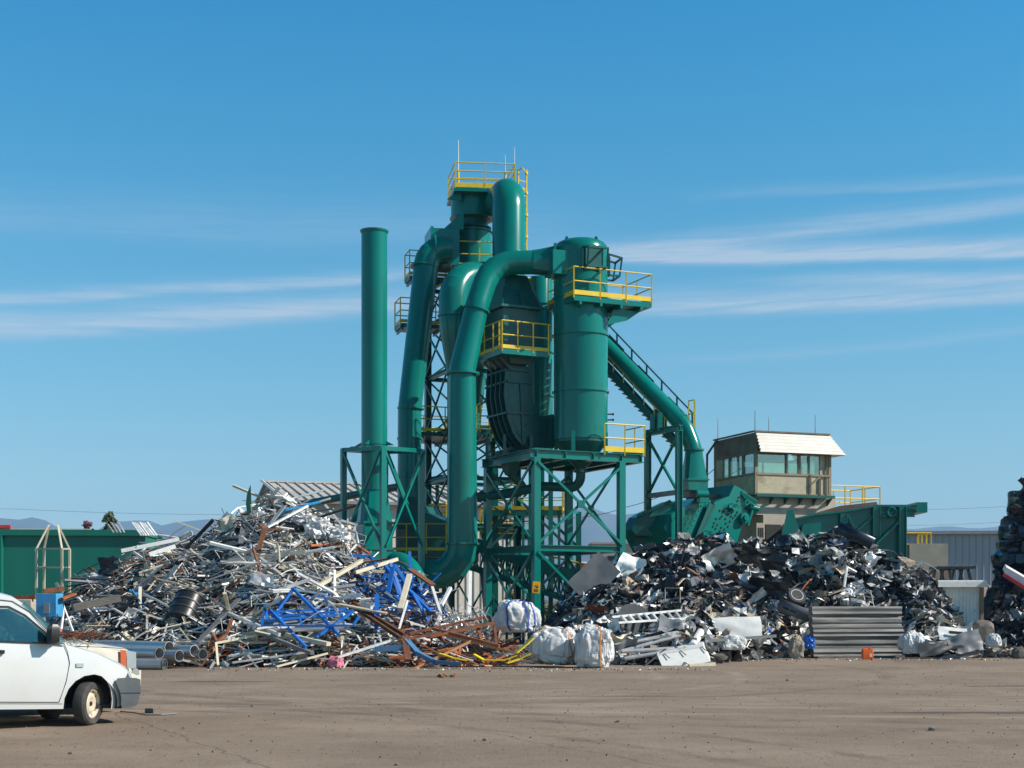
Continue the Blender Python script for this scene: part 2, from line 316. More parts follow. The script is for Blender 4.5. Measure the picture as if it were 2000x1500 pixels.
# ------------------------------------------------------------------ ground
gm = bpy.data.materials.new('yard_ground'); gm.use_nodes = True
def ground_mat():
    nt = gm.node_tree; L = nt.links.new; p = nt.nodes['Principled BSDF']; p.inputs['Roughness'].default_value = .95; p.inputs['Specular IOR Level'].default_value = .25
    g = node(nt, 'ShaderNodeNewGeometry'); P = g.outputs['Position']
    def nz(sc, det, scale=None, rough=.55, dist=0):
        n = node(nt, 'ShaderNodeTexNoise', Scale=sc, Detail=det, Roughness=rough, Distortion=dist)
        if scale:
            mp = node(nt, 'ShaderNodeMapping'); mp.inputs['Scale'].default_value = scale; L(P, mp.inputs['Vector']); L(mp.outputs[0], n.inputs['Vector'])
        else: L(P, n.inputs['Vector'])
        return n.outputs['Fac']
    def rng(x, a, b, c, d):
        m = node(nt, 'ShaderNodeMapRange'); L(x, m.inputs[0])
        for i, v in enumerate((a, b, c, d)): m.inputs[i + 1].default_value = v
        return m.outputs[0]
    def mix(f, a, b):
        m = node(nt, 'ShaderNodeMix', data_type='RGBA')
        L(f, m.inputs[0])
        for i, x in ((6, a), (7, b)):
            if isinstance(x, tuple): m.inputs[i].default_value = c4(x)
            else: L(x, m.inputs[i])
        return m.outputs[2]
    def ma(op, a, b):
        m = node(nt, 'ShaderNodeMath', operation=op)
        for i, x in ((0, a), (1, b)):
            if isinstance(x, (int, float)): m.inputs[i].default_value = x
            else: L(x, m.inputs[i])
        return m.outputs[0]
    c = mix(rng(nz(.35, 7, (.8, 1, 1), .62), .35, .65, 0, 1), (.212, .155, .110), (.300, .226, .165))
    c = mix(rng(nz(.8, 8, (1.1, 1.5, 1), .65, .6), .52, .70, 0, .6), c, (.20, .142, .10))      # tyre-dragged dirt
    c = mix(rng(nz(.5, 5, (1.2, .5, 1)), .58, .72, 0, .4), c, (.35, .27, .205))                    # pale dust
    c = mix(rng(nz(2.2, 7, (1, .6, 1), .7), .58, .72, 0, .6), c, (.15, .108, .08))
    c = mix(rng(nz(1, 4, (13, 3.2, 1), .7), .56, .70, 0, .55), c, (.105, .075, .055))
    c = mix(rng(nz(1, 4, (9, 2.4, 1), .7, .3), .60, .72, 0, .5), c, (.37, .29, .22))
    c = mix(rng(nz(55, 2), .62, .75, 0, .5), c, (.34, .3, .27))                                    # grit
    c = mix(rng(nz(38, 2), .64, .74, 0, .7), c, (.07, .055, .05))
    c = mix(rng(nz(11, 3), .7, .76, 0, .7), c, (.06, .05, .045))
    s = node(nt, 'ShaderNodeSeparateXYZ'); L(P, s.inputs[0]); wob = ma('MULTIPLY', ma('SUBTRACT', nz(1.3, 5), .5), .5)
    for (x0, y0, x1, y1, w) in ((-5.2, 20.1, -2.4, 14.5, .026), (-1.6, 21, 1.7, 14.5, .022), (3.2, 18.6, 6.8, 16.5, .016), (-4.2, 30, 4, 27.5, .05)):
        d = Vector((x1 - x0, y1 - y0)).normalized(); n = (-d.y, d.x); k = n[0] * x0 + n[1] * y0
        dist = ma('ABSOLUTE', ma('SUBTRACT', ma('ADD', ma('ADD', ma('MULTIPLY', s.outputs[0], n[0]), ma('MULTIPLY', s.outputs[1], n[1])), wob), k), 0)
        c = mix(rng(dist, 0, w, .65, 0), c, (.06, .048, .04))
    for (cx, cy, rad, w) in ((-5.5, 34, 9, .12), (-5.2, 34.3, 10.6, .14), (6, 45, 22, .2), (9, 48, 27, .22), (3, -2, 26, .12), (3, -2, 27.5, .12)):   # turning tyre tracks
        dx = ma('SUBTRACT', s.outputs[0], cx); dy = ma('SUBTRACT', s.outputs[1], cy)
        rr = ma('POWER', ma('ADD', ma('MULTIPLY', dx, dx), ma('MULTIPLY', dy, dy)), .5)
        dist = ma('ABSOLUTE', ma('SUBTRACT', ma('ADD', rr, wob), rad), 0)
        c = mix(ma('MULTIPLY', rng(dist, w * .4, w * 1.6, .6, 0), rng(nz(.6, 4), .4, .6, 0, 1)), c, (.36, .28, .21))
    for (cx, cy, rad, w) in ((-3.2, 36, 12.2, .14), (8.5, 40, 20, .2), (8.7, 40.4, 21.6, .2), (-12, 8, 16, .12), (-12, 8, 17.6, .12)):
        dx = ma('SUBTRACT', s.outputs[0], cx); dy = ma('SUBTRACT', s.outputs[1], cy)
        rr = ma('POWER', ma('ADD', ma('MULTIPLY', dx, dx), ma('MULTIPLY', dy, dy)), .5)
        dist = ma('ABSOLUTE', ma('SUBTRACT', ma('ADD', rr, wob), rad), 0)
        c = mix(ma('MULTIPLY', rng(dist, w * .4, w * 1.8, .6, 0), rng(nz(.8, 4), .38, .6, 0, 1)), c, (.13, .10, .078))
    for (cx, cy, rx, ry) in ((11.5, 29.2, 2.6, .28), (-6.2, 31, 1.2, .2), (-1.8, 33, 1, .2), (8, 22, 2.5, .25), (2, 26, 1.4, .12)):          # dark flattened patches with wobbly rims
        dx = ma('MULTIPLY', ma('SUBTRACT', s.outputs[0], cx), 1 / rx); dy = ma('MULTIPLY', ma('SUBTRACT', s.outputs[1], cy), 1 / ry)
        rr = ma('ADD', ma('ADD', ma('MULTIPLY', dx, dx), ma('MULTIPLY', dy, dy)), ma('MULTIPLY', wob, 4))
        c = mix(rng(rr, .5, 1.2, .7, 0), c, (.06, .05, .045))
    L(c, p.inputs['Base Color'])
    b = node(nt, 'ShaderNodeBump', Strength=.6, Distance=.03); L(nz(24, 4, None, .7), b.inputs['Height']); L(b.outputs[0], p.inputs['Normal'])
ground_mat()
mb = MB(); mb.add([(-9000, -3000, 0), (9000, -3000, 0), (9000, 9000, 0), (-9000, 9000, 0)], [(0, 1, 2, 3)])
tag(mb.build('ground', gm), kind='structure')
# ------------------------------------------------------------------ far hills
M['hill'] = mat('hill_scrub', (.075, .085, .06), .95, var=.3, scale=.004, dirt=(.2, .17, .14), damt=.6, dscale=.003)
def hills(name, Y, D, pts):
    mb = MB(); n = 150; k = 14; x0, x1 = pts[0][0], pts[-1][0]; vs = []
    for i in range(n + 1):
        px = x0 + (x1 - x0) * i / n
        for (a, b), (c, d) in zip(pts, pts[1:]):
            if a <= px <= c: py = b + (d - b) * (px - a) / (c - a); break
        h = HC + (HY - py) * Y / F; X = (px - 1000) * Y / F
        for j in range(k + 1):
            f = j / k; dep = (f - .5) * 2 * D; prof = max(0, 1 - abs(f - .5) * 2) ** .8
            w = noise.noise(Vector((X * .0022, dep * .0022, Y * .01))) * .35 + noise.noise(Vector((X * .007, dep * .007, 3))) * .14
            hh = h * prof * (1 + w * (1 - prof) * 1.6) + (noise.noise(Vector((X * .012, Y, 1))) * .02 * h if j == k // 2 else 0)
            vs.append((X, Y + dep + w * 200 * (1 - prof), hh - 4))
    fs = [(i * (k + 1) + j, (i + 1) * (k + 1) + j, (i + 1) * (k + 1) + j + 1, i * (k + 1) + j + 1) for i in range(n) for j in range(k)]
    mb.add(vs, fs); tag(mb.build(name, 'hill', smooth=True, ang=60), kind='structure')
hills('hills', 5200, 900, [(-900, 1050), (-400, 1020), (-100, 1012), (0, 1010), (40, 1012), (72, 1007), (100, 1020), (135, 1042), (180, 1040), (215, 1018), (250, 1015), (292, 1014), (314, 1024), (345, 1017), (400, 1013), (520, 1005), (650, 1000), (800, 990), (950, 985), (1065, 984), (1090, 990), (1125, 993), (1150, 986), (1183, 1000), (1210, 1006), (1246, 998), (1300, 1004), (1450, 1015), (1600, 1022), (1720, 1030), (1780, 1031), (1830, 1027), (1865, 1025), (1890, 1028), (1920, 1031), (1950, 1025), (1985, 1029), (2100, 1020), (2500, 1030), (2900, 1050)])
hills('hills', 3600, 500, [(950, 1150), (1050, 1110), (1140, 1075), (1180, 1058), (1215, 1050), (1260, 1060), (1350, 1090), (1450, 1150)])
# haze: one box of even thin air round everything, the sky outside it
hz = bpy.data.materials.new('haze_air'); hz.use_nodes = True; n_ = hz.node_tree; n_.nodes.clear()
o_ = node(n_, 'ShaderNodeOutputMaterial'); v_ = node(n_, 'ShaderNodeVolumePrincipled'); v_.inputs['Color'].default_value = (.36, .64, 1, 1); v_.inputs['Density'].default_value = .00014
n_.links.new(v_.outputs[0], o_.inputs['Volume'])
mb = MB(); mb.box((0, 3200, 219), 15000, 6900, 442); tag(mb.build('haze', hz, smooth=False), kind='stuff')
# ------------------------------------------------------------------ buildings behind
def shed(name, label, P0, t, Lg, half, eave, ridge, seam, wallm, roofm, cat='building'):
    root = thing(name, label, cat, (P0.x, P0.y, 0)); u, v = U(t), V(t); o = Vector((P0.x, P0.y, 0))
    def pt(a, b, z): return o + u * a + v * b + Z * z
    w = MB(); w.loft([[pt(a, -half, 0), pt(a, -half, eave), pt(a, 0, ridge), pt(a, half, eave), pt(a, half, 0)] for a in (0, Lg)])
    n = int(Lg / seam)
    for i in range(n + 1):
        a = Lg * i / n; w.beam(pt(a, -half - .03, 0), pt(a, -half - .03, eave - .05), .05, .05)
    for i in range(int(half * 2 / seam)):
        b = -half + seam * (i + .5); w.beam(pt(-.03, b, 0), pt(-.03, b, eave + (ridge - eave) * (1 - abs(b) / half) - .05), .05, .05)
    w.build('wall', wallm, root, smooth=False)
    r = MB(); th = .08; e = .35; sl = (ridge - eave) / half
    for sg in (-1, 1):
        lo = [pt(-.2, sg * (half + e), eave - sl * e + .02), pt(Lg + .2, sg * (half + e), eave - sl * e + .02), pt(Lg + .2, 0, ridge + .02), pt(-.2, 0, ridge + .02)]
        r.quadbox(lo, [p + Z * th for p in lo])
        m = int(Lg / (seam * 1.25))
        for i in range(m + 1):
            a = Lg * i / m; r.beam(pt(a, sg * (half + e), eave - sl * e + .14), pt(a, 0, ridge + .14), .07, .09)
    r.beam(pt(-.2, 0, ridge + .15), pt(Lg + .2, 0, ridge + .15), .5, .1)
    r.build('roof', roofm, root, smooth=False)
    g = MB(); g.beam(pt(-.2, -half - e - .05, eave - sl * e + .03), pt(Lg + .2, -half - e - .05, eave - sl * e + .03), .14, .16); g.build('gutter', 'grey', root, smooth=False)
    return root
shed('corrugated_shed', 'cream corrugated shed with a ribbed pitched roof behind the green chimney', A(522, 948, 84), 17, 12.5, 8, 7.2, 8.75, .42, 'wallmetal', 'roofmetal')
q = A(936, 1004, 88); shed('cream_shed', 'narrow cream clad shed glimpsed through the legs of the green tower', Vector((q.x, 92, 0)), 4, 2.0, 4, 6.6, 7.1, .42, 'wallmetal', 'roofmetal')
q = A(1700, 1040, 108); shed('grey_shed', 'long low grey corrugated shed behind the right scrap heap', Vector((q.x, 120, 0)), -3, 60, 12, 7.05, 7.6, .5, 'shedgrey', 'shedgrey')
r_ = thing('office_building', 'plain grey rendered building with dark windows behind the tower', 'building', G(1212, 102)); mb = MB()
c = G(1225, 104); mb.box(c + Z * 3, 5.2, 4, 6.0); mb.box(c + Z * 6.06, 5.5, 4.3, .12); mb.build('wall', 'building', r_, smooth=False)
for px in (1197, 1238):
    m2 = MB(); p = A(px, 1094, 101.96); m2.box(p, .62, .06, .5); w = m2.build('window', 'black', r_, smooth=False)
    m2 = MB()
    for dx in (-.34, .34): m2.box(p + Vector((dx, -.02, 0)), .06, .1, .62)
    for dz in (-.28, .28): m2.box(p + Vector((0, -.02, dz)), .74, .1, .06)
    m2.build('frame', 'dark', w, smooth=False)
r_ = thing('warehouse', 'small white roofed warehouse with a red gable far behind the tower', 'building', G(1155, 150)); mb = MB()
o = G(1155, 150); mb.box(o + Z * 2.3, 5, 8, 4.6); mb.build('wall', 'building', r_, smooth=False)
mb = MB(); mb.prism([o + Vector((-2.7, -4.2, 4.6)), o + Vector((-1.6, -4.2, 6.1)), o + Vector((2.7, -4.2, 4.6))], (0, .3, 0)); mb.build('gable', 'red', r_, smooth=False)
mb = MB(); mb.prism([o + Vector((-1.6, -3.9, 6.1)), o + Vector((3.5, -3.9, 6.0)), o + Vector((3.2, -4.1, 4.62)), o + Vector((-.2, -4.1, 4.62))], (0, 8, 0)); mb.build('roof', 'white', r_, smooth=False)
# dirt banks on the ground before the grey shed
mb = MB(); n = 60; vs = []; fs = []
for i in range(n + 1):
    X = 18 + 40 * i / n
    for j in range(9):
        f = j / 8; h = math.sin(f * math.pi) * (2.9 + noise.noise(Vector((X * .35, f * 2, 0))) * .9)
        vs.append((X, 74 + f * 9 + noise.noise(Vector((X * .2, f, 5))), max(-.1, h)))
fs = [(i * 9 + j, (i + 1) * 9 + j, (i + 1) * 9 + j + 1, i * 9 + j + 1) for i in range(n) for j in range(8)]
mb.add(vs, fs); tag(mb.build('dirt_bank', 'dirt'), kind='structure')
# ------------------------------------------------------------------ trees, bushes
def leafball(mb, c, rx, rz, n, s, rnd):
    for _ in range(n):
        d = Vector((rnd.gauss(0, 1), rnd.gauss(0, 1), rnd.gauss(0, 1))).normalized() * rnd.random() ** .4
        p = Vector(c) + Vector((d.x * rx, d.y * rx, d.z * rz)); a = Vector((rnd.gauss(0, 1), rnd.gauss(0, 1), rnd.gauss(0, 1))).normalized(); b = a.orthogonal().normalized(); q = s * rnd.uniform(.6, 1.4)
        mb.add([p - a * q, p + b * q * .55, p + a * q, p - b * q * .55], [(0, 1, 2, 3)])
def tree(name, label, base, H, W_, lm, seed, ncl=18, cone=False, trunk=True, cat='tree'):
    rnd = random.Random(seed); base = Vector(base); root = thing(name, label, cat, base); t = MB()
    top = base + Z * H * .8
    if trunk:
        t.tube([base, base + Vector((.1, 0, H * .4)), top], [H * .03, H * .02, .03], 8)
    cr = MB()
    for i in range(ncl):
        f = rnd.uniform(.3, 1.0) if trunk else rnd.uniform(.1, .8); w = W_ * (1.15 - f if cone else math.sin(max(.15, min(1, 1.15 - f)) * 1.7)) ; a = rnd.uniform(0, 6.28)
        c = base + Vector((math.cos(a) * w * rnd.uniform(.2, .8), math.sin(a) * w * rnd.uniform(.2, .8), H * f))
        t.tube([base + Z * H * f * .7, c], [.04, .015], 5)
        leafball(cr, c, W_ * rnd.uniform(.14, .3), W_ * rnd.uniform(.14, .34), 80, .11 * max(1, W_ / 1.6), rnd)
    t.build('trunk', 'bark', root); cr.build('crown', lm, root, smooth=False)
tree('purple_tree', 'dark red leaved tree peeping over the green container', G(168, 92), 6.9, 1.3, 'leafred', 3, 16)
tree('conifer_tree', 'dark green conifer rising above the green container', G(214, 92), 7.6, 1.3, 'leaf', 5, 44, True)
tree('conifer_tree', 'short green conifer beside the taller one above the green container', G(192, 93), 6.6, .6, 'leaf', 6, 12, True)
for i, (px, Y, h, lab) in enumerate(((1012, 80, 2.9, 'dry olive bush seen left of the yellow sign'), (992, 86, 2.3, 'low olive bush beside the cream shed wall'), (1085, 90, 1.9, 'low dry bush under the inclined green conveyor'))):
    tree('dry_bush', lab, G(px, Y), h, 1.3 if i < 2 else 2.2, 'leafdry', 20 + i, 16, trunk=False, cat='bush')
# ------------------------------------------------------------------ overhead wires
def wire(name, label, pts, r=.022):
    mb = MB(); P_ = [A(*p) for p in pts]; out = []
    for a, b in zip(P_, P_[1:]):
        for i in range(8):
            f = i / 8; out.append(a.lerp(b, f) - Z * (.25 * f * (1 - f) * 4 * .5))
    out.append(P_[-1]); mb.tube(out, r, 6); tag(mb.build(name, 'cable'), label, 'cable')
wire('power_line', 'thin overhead wire above the hills on the left', [(-500, 984, 150), (30, 994, 150), (430, 1005, 150), (700, 1010, 150)], .018)
wire('power_line', 'upper thin overhead wire above the grey shed', [(1770, 995, 150), (1990, 987, 150), (2600, 960, 150)], .016)
wire('power_line', 'lower thin overhead wire just above the hills by the grey shed', [(1770, 1026, 150), (1990, 1017, 150), (2600, 995, 150)], .016)
wire('power_line', 'sloping wire rising from the tower legs to the control cabin', [(1110, 1012, 75), (1225, 990, 72), (1352, 940, 66), (1399, 912, 63)], .016)
# ------------------------------------------------------------------ green container, far left
t = 4; c0 = A(281, 1036, 54); o = Vector((c0.x, c0.y, 0)); u, v = U(t), V(t); h = c0.z
root = thing('steel_container', 'long tall green steel container behind the left scrap heap', 'container', o)
def pc(a, b, z): return o + u * a + v * b + Z * z
mb = MB(); W_ = -11.0
for a0, b0, a1, b1 in ((W_, 0, 0, 0), (W_, 2.5, 0, 2.5), (W_, 0, W_, 2.5), (-.0, 0, -.0, 2.5)):
    mb.beam(pc(a0, b0, h / 2), pc(a1, b1, h / 2), .08, h - .3)
mb.box(pc(W_ / 2, 1.25, .1), 11, 2.4, .1, u, v); mb.build('wall', 'greenbin', root, smooth=False)
mb = MB()
for b in (-.06, 2.56): mb.beam(pc(W_, b, h - .1), pc(.25, b, h - .1), .26, .22)
for a in (W_, 0): mb.beam(pc(a, 0, h - .1), pc(a, 2.5, h - .1), .2, .2)
mb.build('rim', 'greenbin', root, smooth=False)
mb = MB(); mb.beam(pc(W_, .06, h + .035), pc(-2, .06, h + .035), .12, .045); mb.build('edge_strip', 'cream', root, smooth=False)
for a in (-5.28, W_ + .1):
    mb = MB(); mb.beam(pc(a, -.14, 0), pc(a, -.14, h - .2), .22, .2); mb.build('post', 'greenbin', root, smooth=False)
mb = MB(); mb.box(pc(-5.15, .0, h + .12), .5, .2, .12, u, v); mb.build('marker', 'red', root, smooth=False)
mb = MB()                                     # davit arm bracket bolted to the wall
a_ = pc(-4.3, -.5, 2.0); mb.beam(a_, a_ + Z * 1.75, .16); mb.beam(a_ + Z * 1.75, a_ + Z * 2.1 - u * .8, .1); mb.beam(a_ + Z * 1.1, a_ + Z * 1.8 - u * .8, .1); mb.beam(a_ + Z * .2, a_ + Z * .2 + v * .46, .1); mb.beam(a_ + Z * 1.6, a_ + Z * 1.6 + v * .46, .1)
# ================================================================== the green plant
T = 26; u, v = U(T), V(T)
C0 = Vector((.923, 55, 0)); PZ = 7.5
def pf(a, b, z): return C0 + u * a + v * b + Z * z
LA, LB = 3.77, 4.37
root = thing('steel_platform', 'braced green steel platform on legs under the big green vessel', 'platform', C0)
for a, b in ((0, 0), (LA, 0), (0, LB), (LA, LB)):
    mb = MB(); mb.beam(pf(a, b, 0), pf(a, b, PZ - .2), .27, .27, up=u); mb.box(pf(a, b, .02), .55, .55, .04, u, v); mb.build('leg', 'green', root, smooth=False)
def side(n, a0, b0, a1, b1):
    for z, nm in ((3.85, 'girt'),):
        mb = MB(); mb.ibeam(pf(a0, b0, z), pf(a1, b1, z), .22, .24); mb.build(nm, 'green', root, smooth=False)
    out = (v * -1 if n % 2 == 0 else u * -1)
    for k, (z0, z1) in enumerate(((4.0, PZ - .35), (.3, 3.7))):
        mb = MB(); o1 = out * .10; mb.beam(pf(a0, b0, z0) + o1, pf(a1, b1, z1) + o1, .10, .06, up=out); mb.beam(pf(a0, b0, z1) + o1 * 1.7, pf(a1, b1, z0) + o1 * 1.7, .10, .06, up=out)
        for pp in (pf((a0 + a1) / 2, (b0 + b1) / 2, (z0 + z1) / 2),): mb.box(pp + o1 * 1.35, .3, .3, .12, u, Z, v) if n % 2 == 0 else mb.box(pp + o1 * 1.35, .12, .3, .3, u, v, Z)
        mb.build('brace', 'green', root, smooth=False)
side(0, 0, 0, LA, 0); side(1, 0, 0, 0, LB); side(2, 0, LB, LA, LB); side(3, LA, 0, LA, LB)
mb = MB()
for b in (0, LB): mb.ibeam(pf(-.25, b, PZ - .03), pf(LA + .95, b, PZ - .03), .26, .34)
for a in (0, 1.26, 2.5, LA, LA + .9): mb.ibeam(pf(a, -.1, PZ - .05), pf(a, LB + .1, PZ - .05), .2, .28)
mb.build('beam', 'green', root, smooth=False)
mb = MB(); mb.box(pf(.3, LB / 2, PZ + .17), .7, LB, .05, u, v); mb.box(pf(LA + .35, LB / 2, PZ + .17), 1.3, LB, .05, u, v); mb.box(pf(LA / 2, LB - .5, PZ + .17), LA, 1.0, .05, u, v); d_ = mb.build('deck', 'green2', root, smooth=False)
mb = MB(); rail(mb, [pf(2.95, -.14, PZ + .17), pf(LA + 1.0, -.14, PZ + .17), pf(LA + 1.0, 1.4, PZ + .17)], kick=.2, step=.8); mb.build('railing', 'yellow', root, smooth=False)
# warning sign on the front leg
sg = thing('warning_sign', 'small orange warning sign with a black pictogram on the front tower leg', 'sign', A(1047.5, 1147, 54.72)); s0 = A(1047.5, 1147, 54.72)
sx_ = (U(8) - Z * .08).normalized(); sn = sx_.cross(Z).normalized(); sz = sn.cross(sx_) * -1; sz = sx_.cross(sn) * -1
mb = MB(); mb.box(s0, .29, .012, .44, sx_, sn, sx_.cross(sn) * -1 if sx_.cross(sn).z < 0 else sx_.cross(sn)); mb.build('plate', 'sign', sg, smooth=False)
up_ = sn.cross(sx_); up_ = up_ if up_.z > 0 else -up_; fr = -sn if sn.y > 0 else sn
def sp(a, b, d=.010): return s0 + sx_ * a + up_ * b + fr * d
mb = MB(); mb.prism([sp(.0, .13), sp(-.035, .04), sp(-.005, .04)], fr * .004); mb.prism([sp(.055, .09), sp(-.02, -.02), sp(.03, -.04), sp(.075, .01)], fr * .004); mb.prism([sp(-.07, .06), sp(-.02, .05), sp(-.05, -.01)], fr * .004)
for i in range(3): mb.prism([sp(-.09, -.075 - i * .04), sp(.09, -.075 - i * .04), sp(.09, -.09 - i * .04), sp(-.09, -.09 - i * .04)], fr * .004)
mb.build('pictogram', 'ink', sg, smooth=False)

# ---- filter vessel
VC = Vector((2.745, 57.33, 0)); VR = 1.085; zb = 8.25
def vz(py): return HC + (HY - py) * 57.33 / F
root = thing('filter_vessel', 'tall green cylindrical vessel with a domed top standing on the platform', 'vessel', (VC.x, VC.y, PZ))
zt = vz(490); mb = MB(); mb.tube([VC + Z * zb, VC + Z * zt], VR, 48); mb.build('shell', 'green', root)
mb = MB(); zd = vz(468); mb.lathe([(VR, zt + .001), (VR * .97, zt + .16), (VR * .86, zt + (zd - zt) * .62), (VR * .62, zt + (zd - zt) * .86), (VR * .3, zd - .03), (.02, zd)], VC, 48); mb.build('dome', 'green', root, ang=50)
for py in (657, 767, 585):
    mb = MB(); mb.ring(VC + Z * vz(py), Z, VR + .06, .055); mb.build('band', 'green', root)
for dx in (-.55, .62):
    mb = MB(); p = VC + Vector((dx, .1, zd - .10)); mb.prism([p + Vector((-.14, 0, 0)), p + Vector((.14, 0, 0)), p + Vector((.04, 0, .26)), p + Vector((-.04, 0, .26))], (0, .04, 0)); mb.build('lifting_lug', 'green', root, smooth=False)
mb = MB(); mb.lathe([(VR * .97, zb), (VR * .97, zb - .12), (.62, PZ + .05), (.22, PZ - .36), (.2, PZ - .5)], VC); mb.build('hopper', 'green2', root)
for k in range(4):
    an = R(45 + 90 * k + T); p = VC + Vector((math.cos(an), math.sin(an), 0)) * (VR - .05); mb = MB(); mb.beam(p + Z * (PZ + .12), p + Z * (zb + .25), .16, .16); mb.build('support_foot', 'green', root, smooth=False)
pts = fillet([VC + Z * (PZ - .45), VC + Z * (PZ - 1.15), A(1060, 950, 58.2), A(985, 965, 58.8), A(930, 972, 59)], .42, 5)
mb = MB(); mb.tube(pts, .19, 16); mb.ring(VC + Z * (PZ - .5), Z, .28, .08); mb.build('drain_pipe', 'green2', root)
# hatch with guard frames
def guard(cn, ax, out):
    mb = MB(); ax = ax.normalized(); out = out.normalized()
    for sx in (-1, 1):
        b = cn + ax * (.42 * sx); e = b + out * .55
        mb.beam(b + Z * .42, e + Z * .30, .07); mb.beam(b - Z * .42, e - Z * .42 - out * .1, .07); mb.beam(e + Z * .30, e - Z * .42 - out * .1, .07); mb.beam(b + Z * .42, b - Z * .42, .07)
    for a, z in ((.55, .30), (.45, -.42), (0, .42), (0, -.42)): mb.beam(cn + out * a + Z * z - ax * .42, cn + out * a + Z * z + ax * .42, .07)
    mb.box(cn + out * .04, .66, .1, .7, ax, out); mb.build('hatch_guard', 'green2', root, smooth=False)
zg = vz(516); guard(VC + Vector((.42, -1.0, zg)), Vector((1, .38, 0)), Vector((.38, -1, 0))); guard(VC + Vector((1.02, .3, zg - .05)), Vector((-.25, 1, 0)), Vector((1, .25, 0)))
mb = MB(); p0 = A(1082, 512, 56.35); mb.box(p0 + Vector((.5, .5, 0)), 1.5, .9, .95, U(20), V(20)); mb.build('inlet_box', 'green', root, smooth=False, bevel=.02)
for py in (809, 820):
    mb = MB(); p = A(1186, py, 57.4); mb.tube([p, p + Vector((.22, 0, 0))], .03, 8); mb.ring(p + Vector((.24, 0, 0)), (1, 0, 0), .05, .06); mb.build('nozzle', 'dark', root)
# service platform round the vessel
FC = Vector((2.407, 55.7, 0)); t2 = 24; a2, b2 = U(t2), V(t2); dz = 13.72; UL, VL = 3.45, 2.4
def sp2(a, b, z=0): return FC + a2 * a + b2 * b + Z * (dz + z)
mb = MB(); mb.box(sp2(UL / 2, VL / 2, -.12), UL, VL, .2, a2, b2)
for a in (.3, 1.2, 2.1, 3.0): mb.beam(sp2(a, 0, -.28), sp2(a, VL, -.28), .1, .14)
mb.prism([sp2(1.9, .3, -.35), sp2(3.1, .3, -.35), sp2(2.5, .3, -.75), sp2(1.6, .3, -1.0)], b2 * .08); mb.prism([sp2(1.9, 1.9, -.35), sp2(3.1, 1.9, -.35), sp2(2.5, 1.9, -.75), sp2(1.6, 1.9, -1.0)], b2 * .08)
sv = mb.build('service_platform', 'green', root, smooth=False)
mb = MB(); rail(mb, [sp2(0, VL - .05), sp2(0, 0), sp2(UL, 0), sp2(UL, VL), sp2(1.7, VL)], kick=.18, step=1.0); mb.build('railing', 'yellow', sv, smooth=False)

# ---- ducts
def duct(name, label, pts, rads, r, flanges=(), m='green', seg=6, n=48, cat='duct'):
    P_ = [A(*p) for p in pts]; root = thing(name, label, cat, P_[0]); path = fillet(P_, rads, seg)
    if isinstance(r, (list, tuple)):           # radius interpolated along the path
        d = [0.0]
        for a, b in zip(path, path[1:]): d.append(d[-1] + (b - a).length)
        rs = []
        for x in d:
            f = x / d[-1]
            for (f0, r0), (f1, r1) in zip(r, r[1:]):
                if f0 <= f <= f1: rs.append(r0 + (r1 - r0) * (f - f0) / max(1e-6, f1 - f0)); break
            else: rs.append(r[-1][1])
    else: rs = [r] * len(path)
    mb = MB(); mb.tube(path, rs, n); mb.build('pipe', m, root, ang=9.5)
    for i, (a, b, rr) in enumerate(flanges):
        mb = MB(); mb.ring(A(*a), A(*b) - A(*a), rr, .07); mb.build('flange', m, root)
    return root
rt = duct('exhaust_duct', 'thick green duct in front bending at the base and arching over to the vessel', [(770, 1120, 57.2), (903, 1123, 56), (903, 722, 56), (931, 600, 56.2), (960, 513, 56.9), (1080, 512, 57.0)], [1.2, .8, 1.6, 1.3], [(0, .6), (.50, .6), (.535, .6), (.66, .47), (1, .47)],
     [((903, 1062, 56), (903, 1000, 56), .68), ((903, 730, 56), (903, 600, 56), .68), ((930, 606, 56.2), (940, 560, 56.3), .55)], seg=4)
mb = MB(); p = A(1040, 512, 56.95); q = A(1080, 511, 57); x = (q - p).normalized(); y = Vector((-x.y, x.x, 0))
c8 = [p + (y * math.cos(R(a)) + Z * math.sin(R(a))) * .48 for a in range(0, 360, 15)]
sqr = []
for a in range(0, 360, 15):
    cx, cz = math.cos(R(a)), math.sin(R(a)); k = .5 / max(abs(cx), abs(cz)); sqr.append(q + y * cx * k + Z * cz * k)
mb.loft([c8, sqr]); mb.box(q + x * .04, .1, 1.2, 1.2, x, y); mb.build('transition', 'green', rt)
duct('downcomer_duct', 'slim green duct slanting down from the square outlet box beside the chimney', [(880, 486, 61.4), (836, 484, 61.2), (800, 800, 60.4), (799, 1000, 60.2)], [.85, 3], [(0, .53), (.2, .53), (.6, .5), (1, .49)],
     [((850, 486, 61.25), (830, 486, 61.2), .6), ((829, 522, 61.1), (826, 560, 61), .6), ((802, 798, 60.4), (801, 830, 60.4), .57), ((801, 857, 60.4), (801, 880, 60.4), .56), ((800, 932, 60.3), (800, 950, 60.3), .56)], seg=5)
rt = duct('return_duct', 'wide dark green elbow duct arching behind the front duct', [(955, 540, 60.6), (886, 541, 59), (886, 640, 58.8), (893, 760, 58.8)], [1.35, 4], [(0, .62), (.55, .62), (.62, .58), (1, .30)], [((886, 617, 58.8), (886, 660, 58.8), .66)], seg=5)
duct('riser_duct', 'tallest green duct with a rounded top rising to the summit drum', [(972, 400, 63.9), (994, 376, 60.6), (994, 560, 60)], [1.1], .70, seg=8)
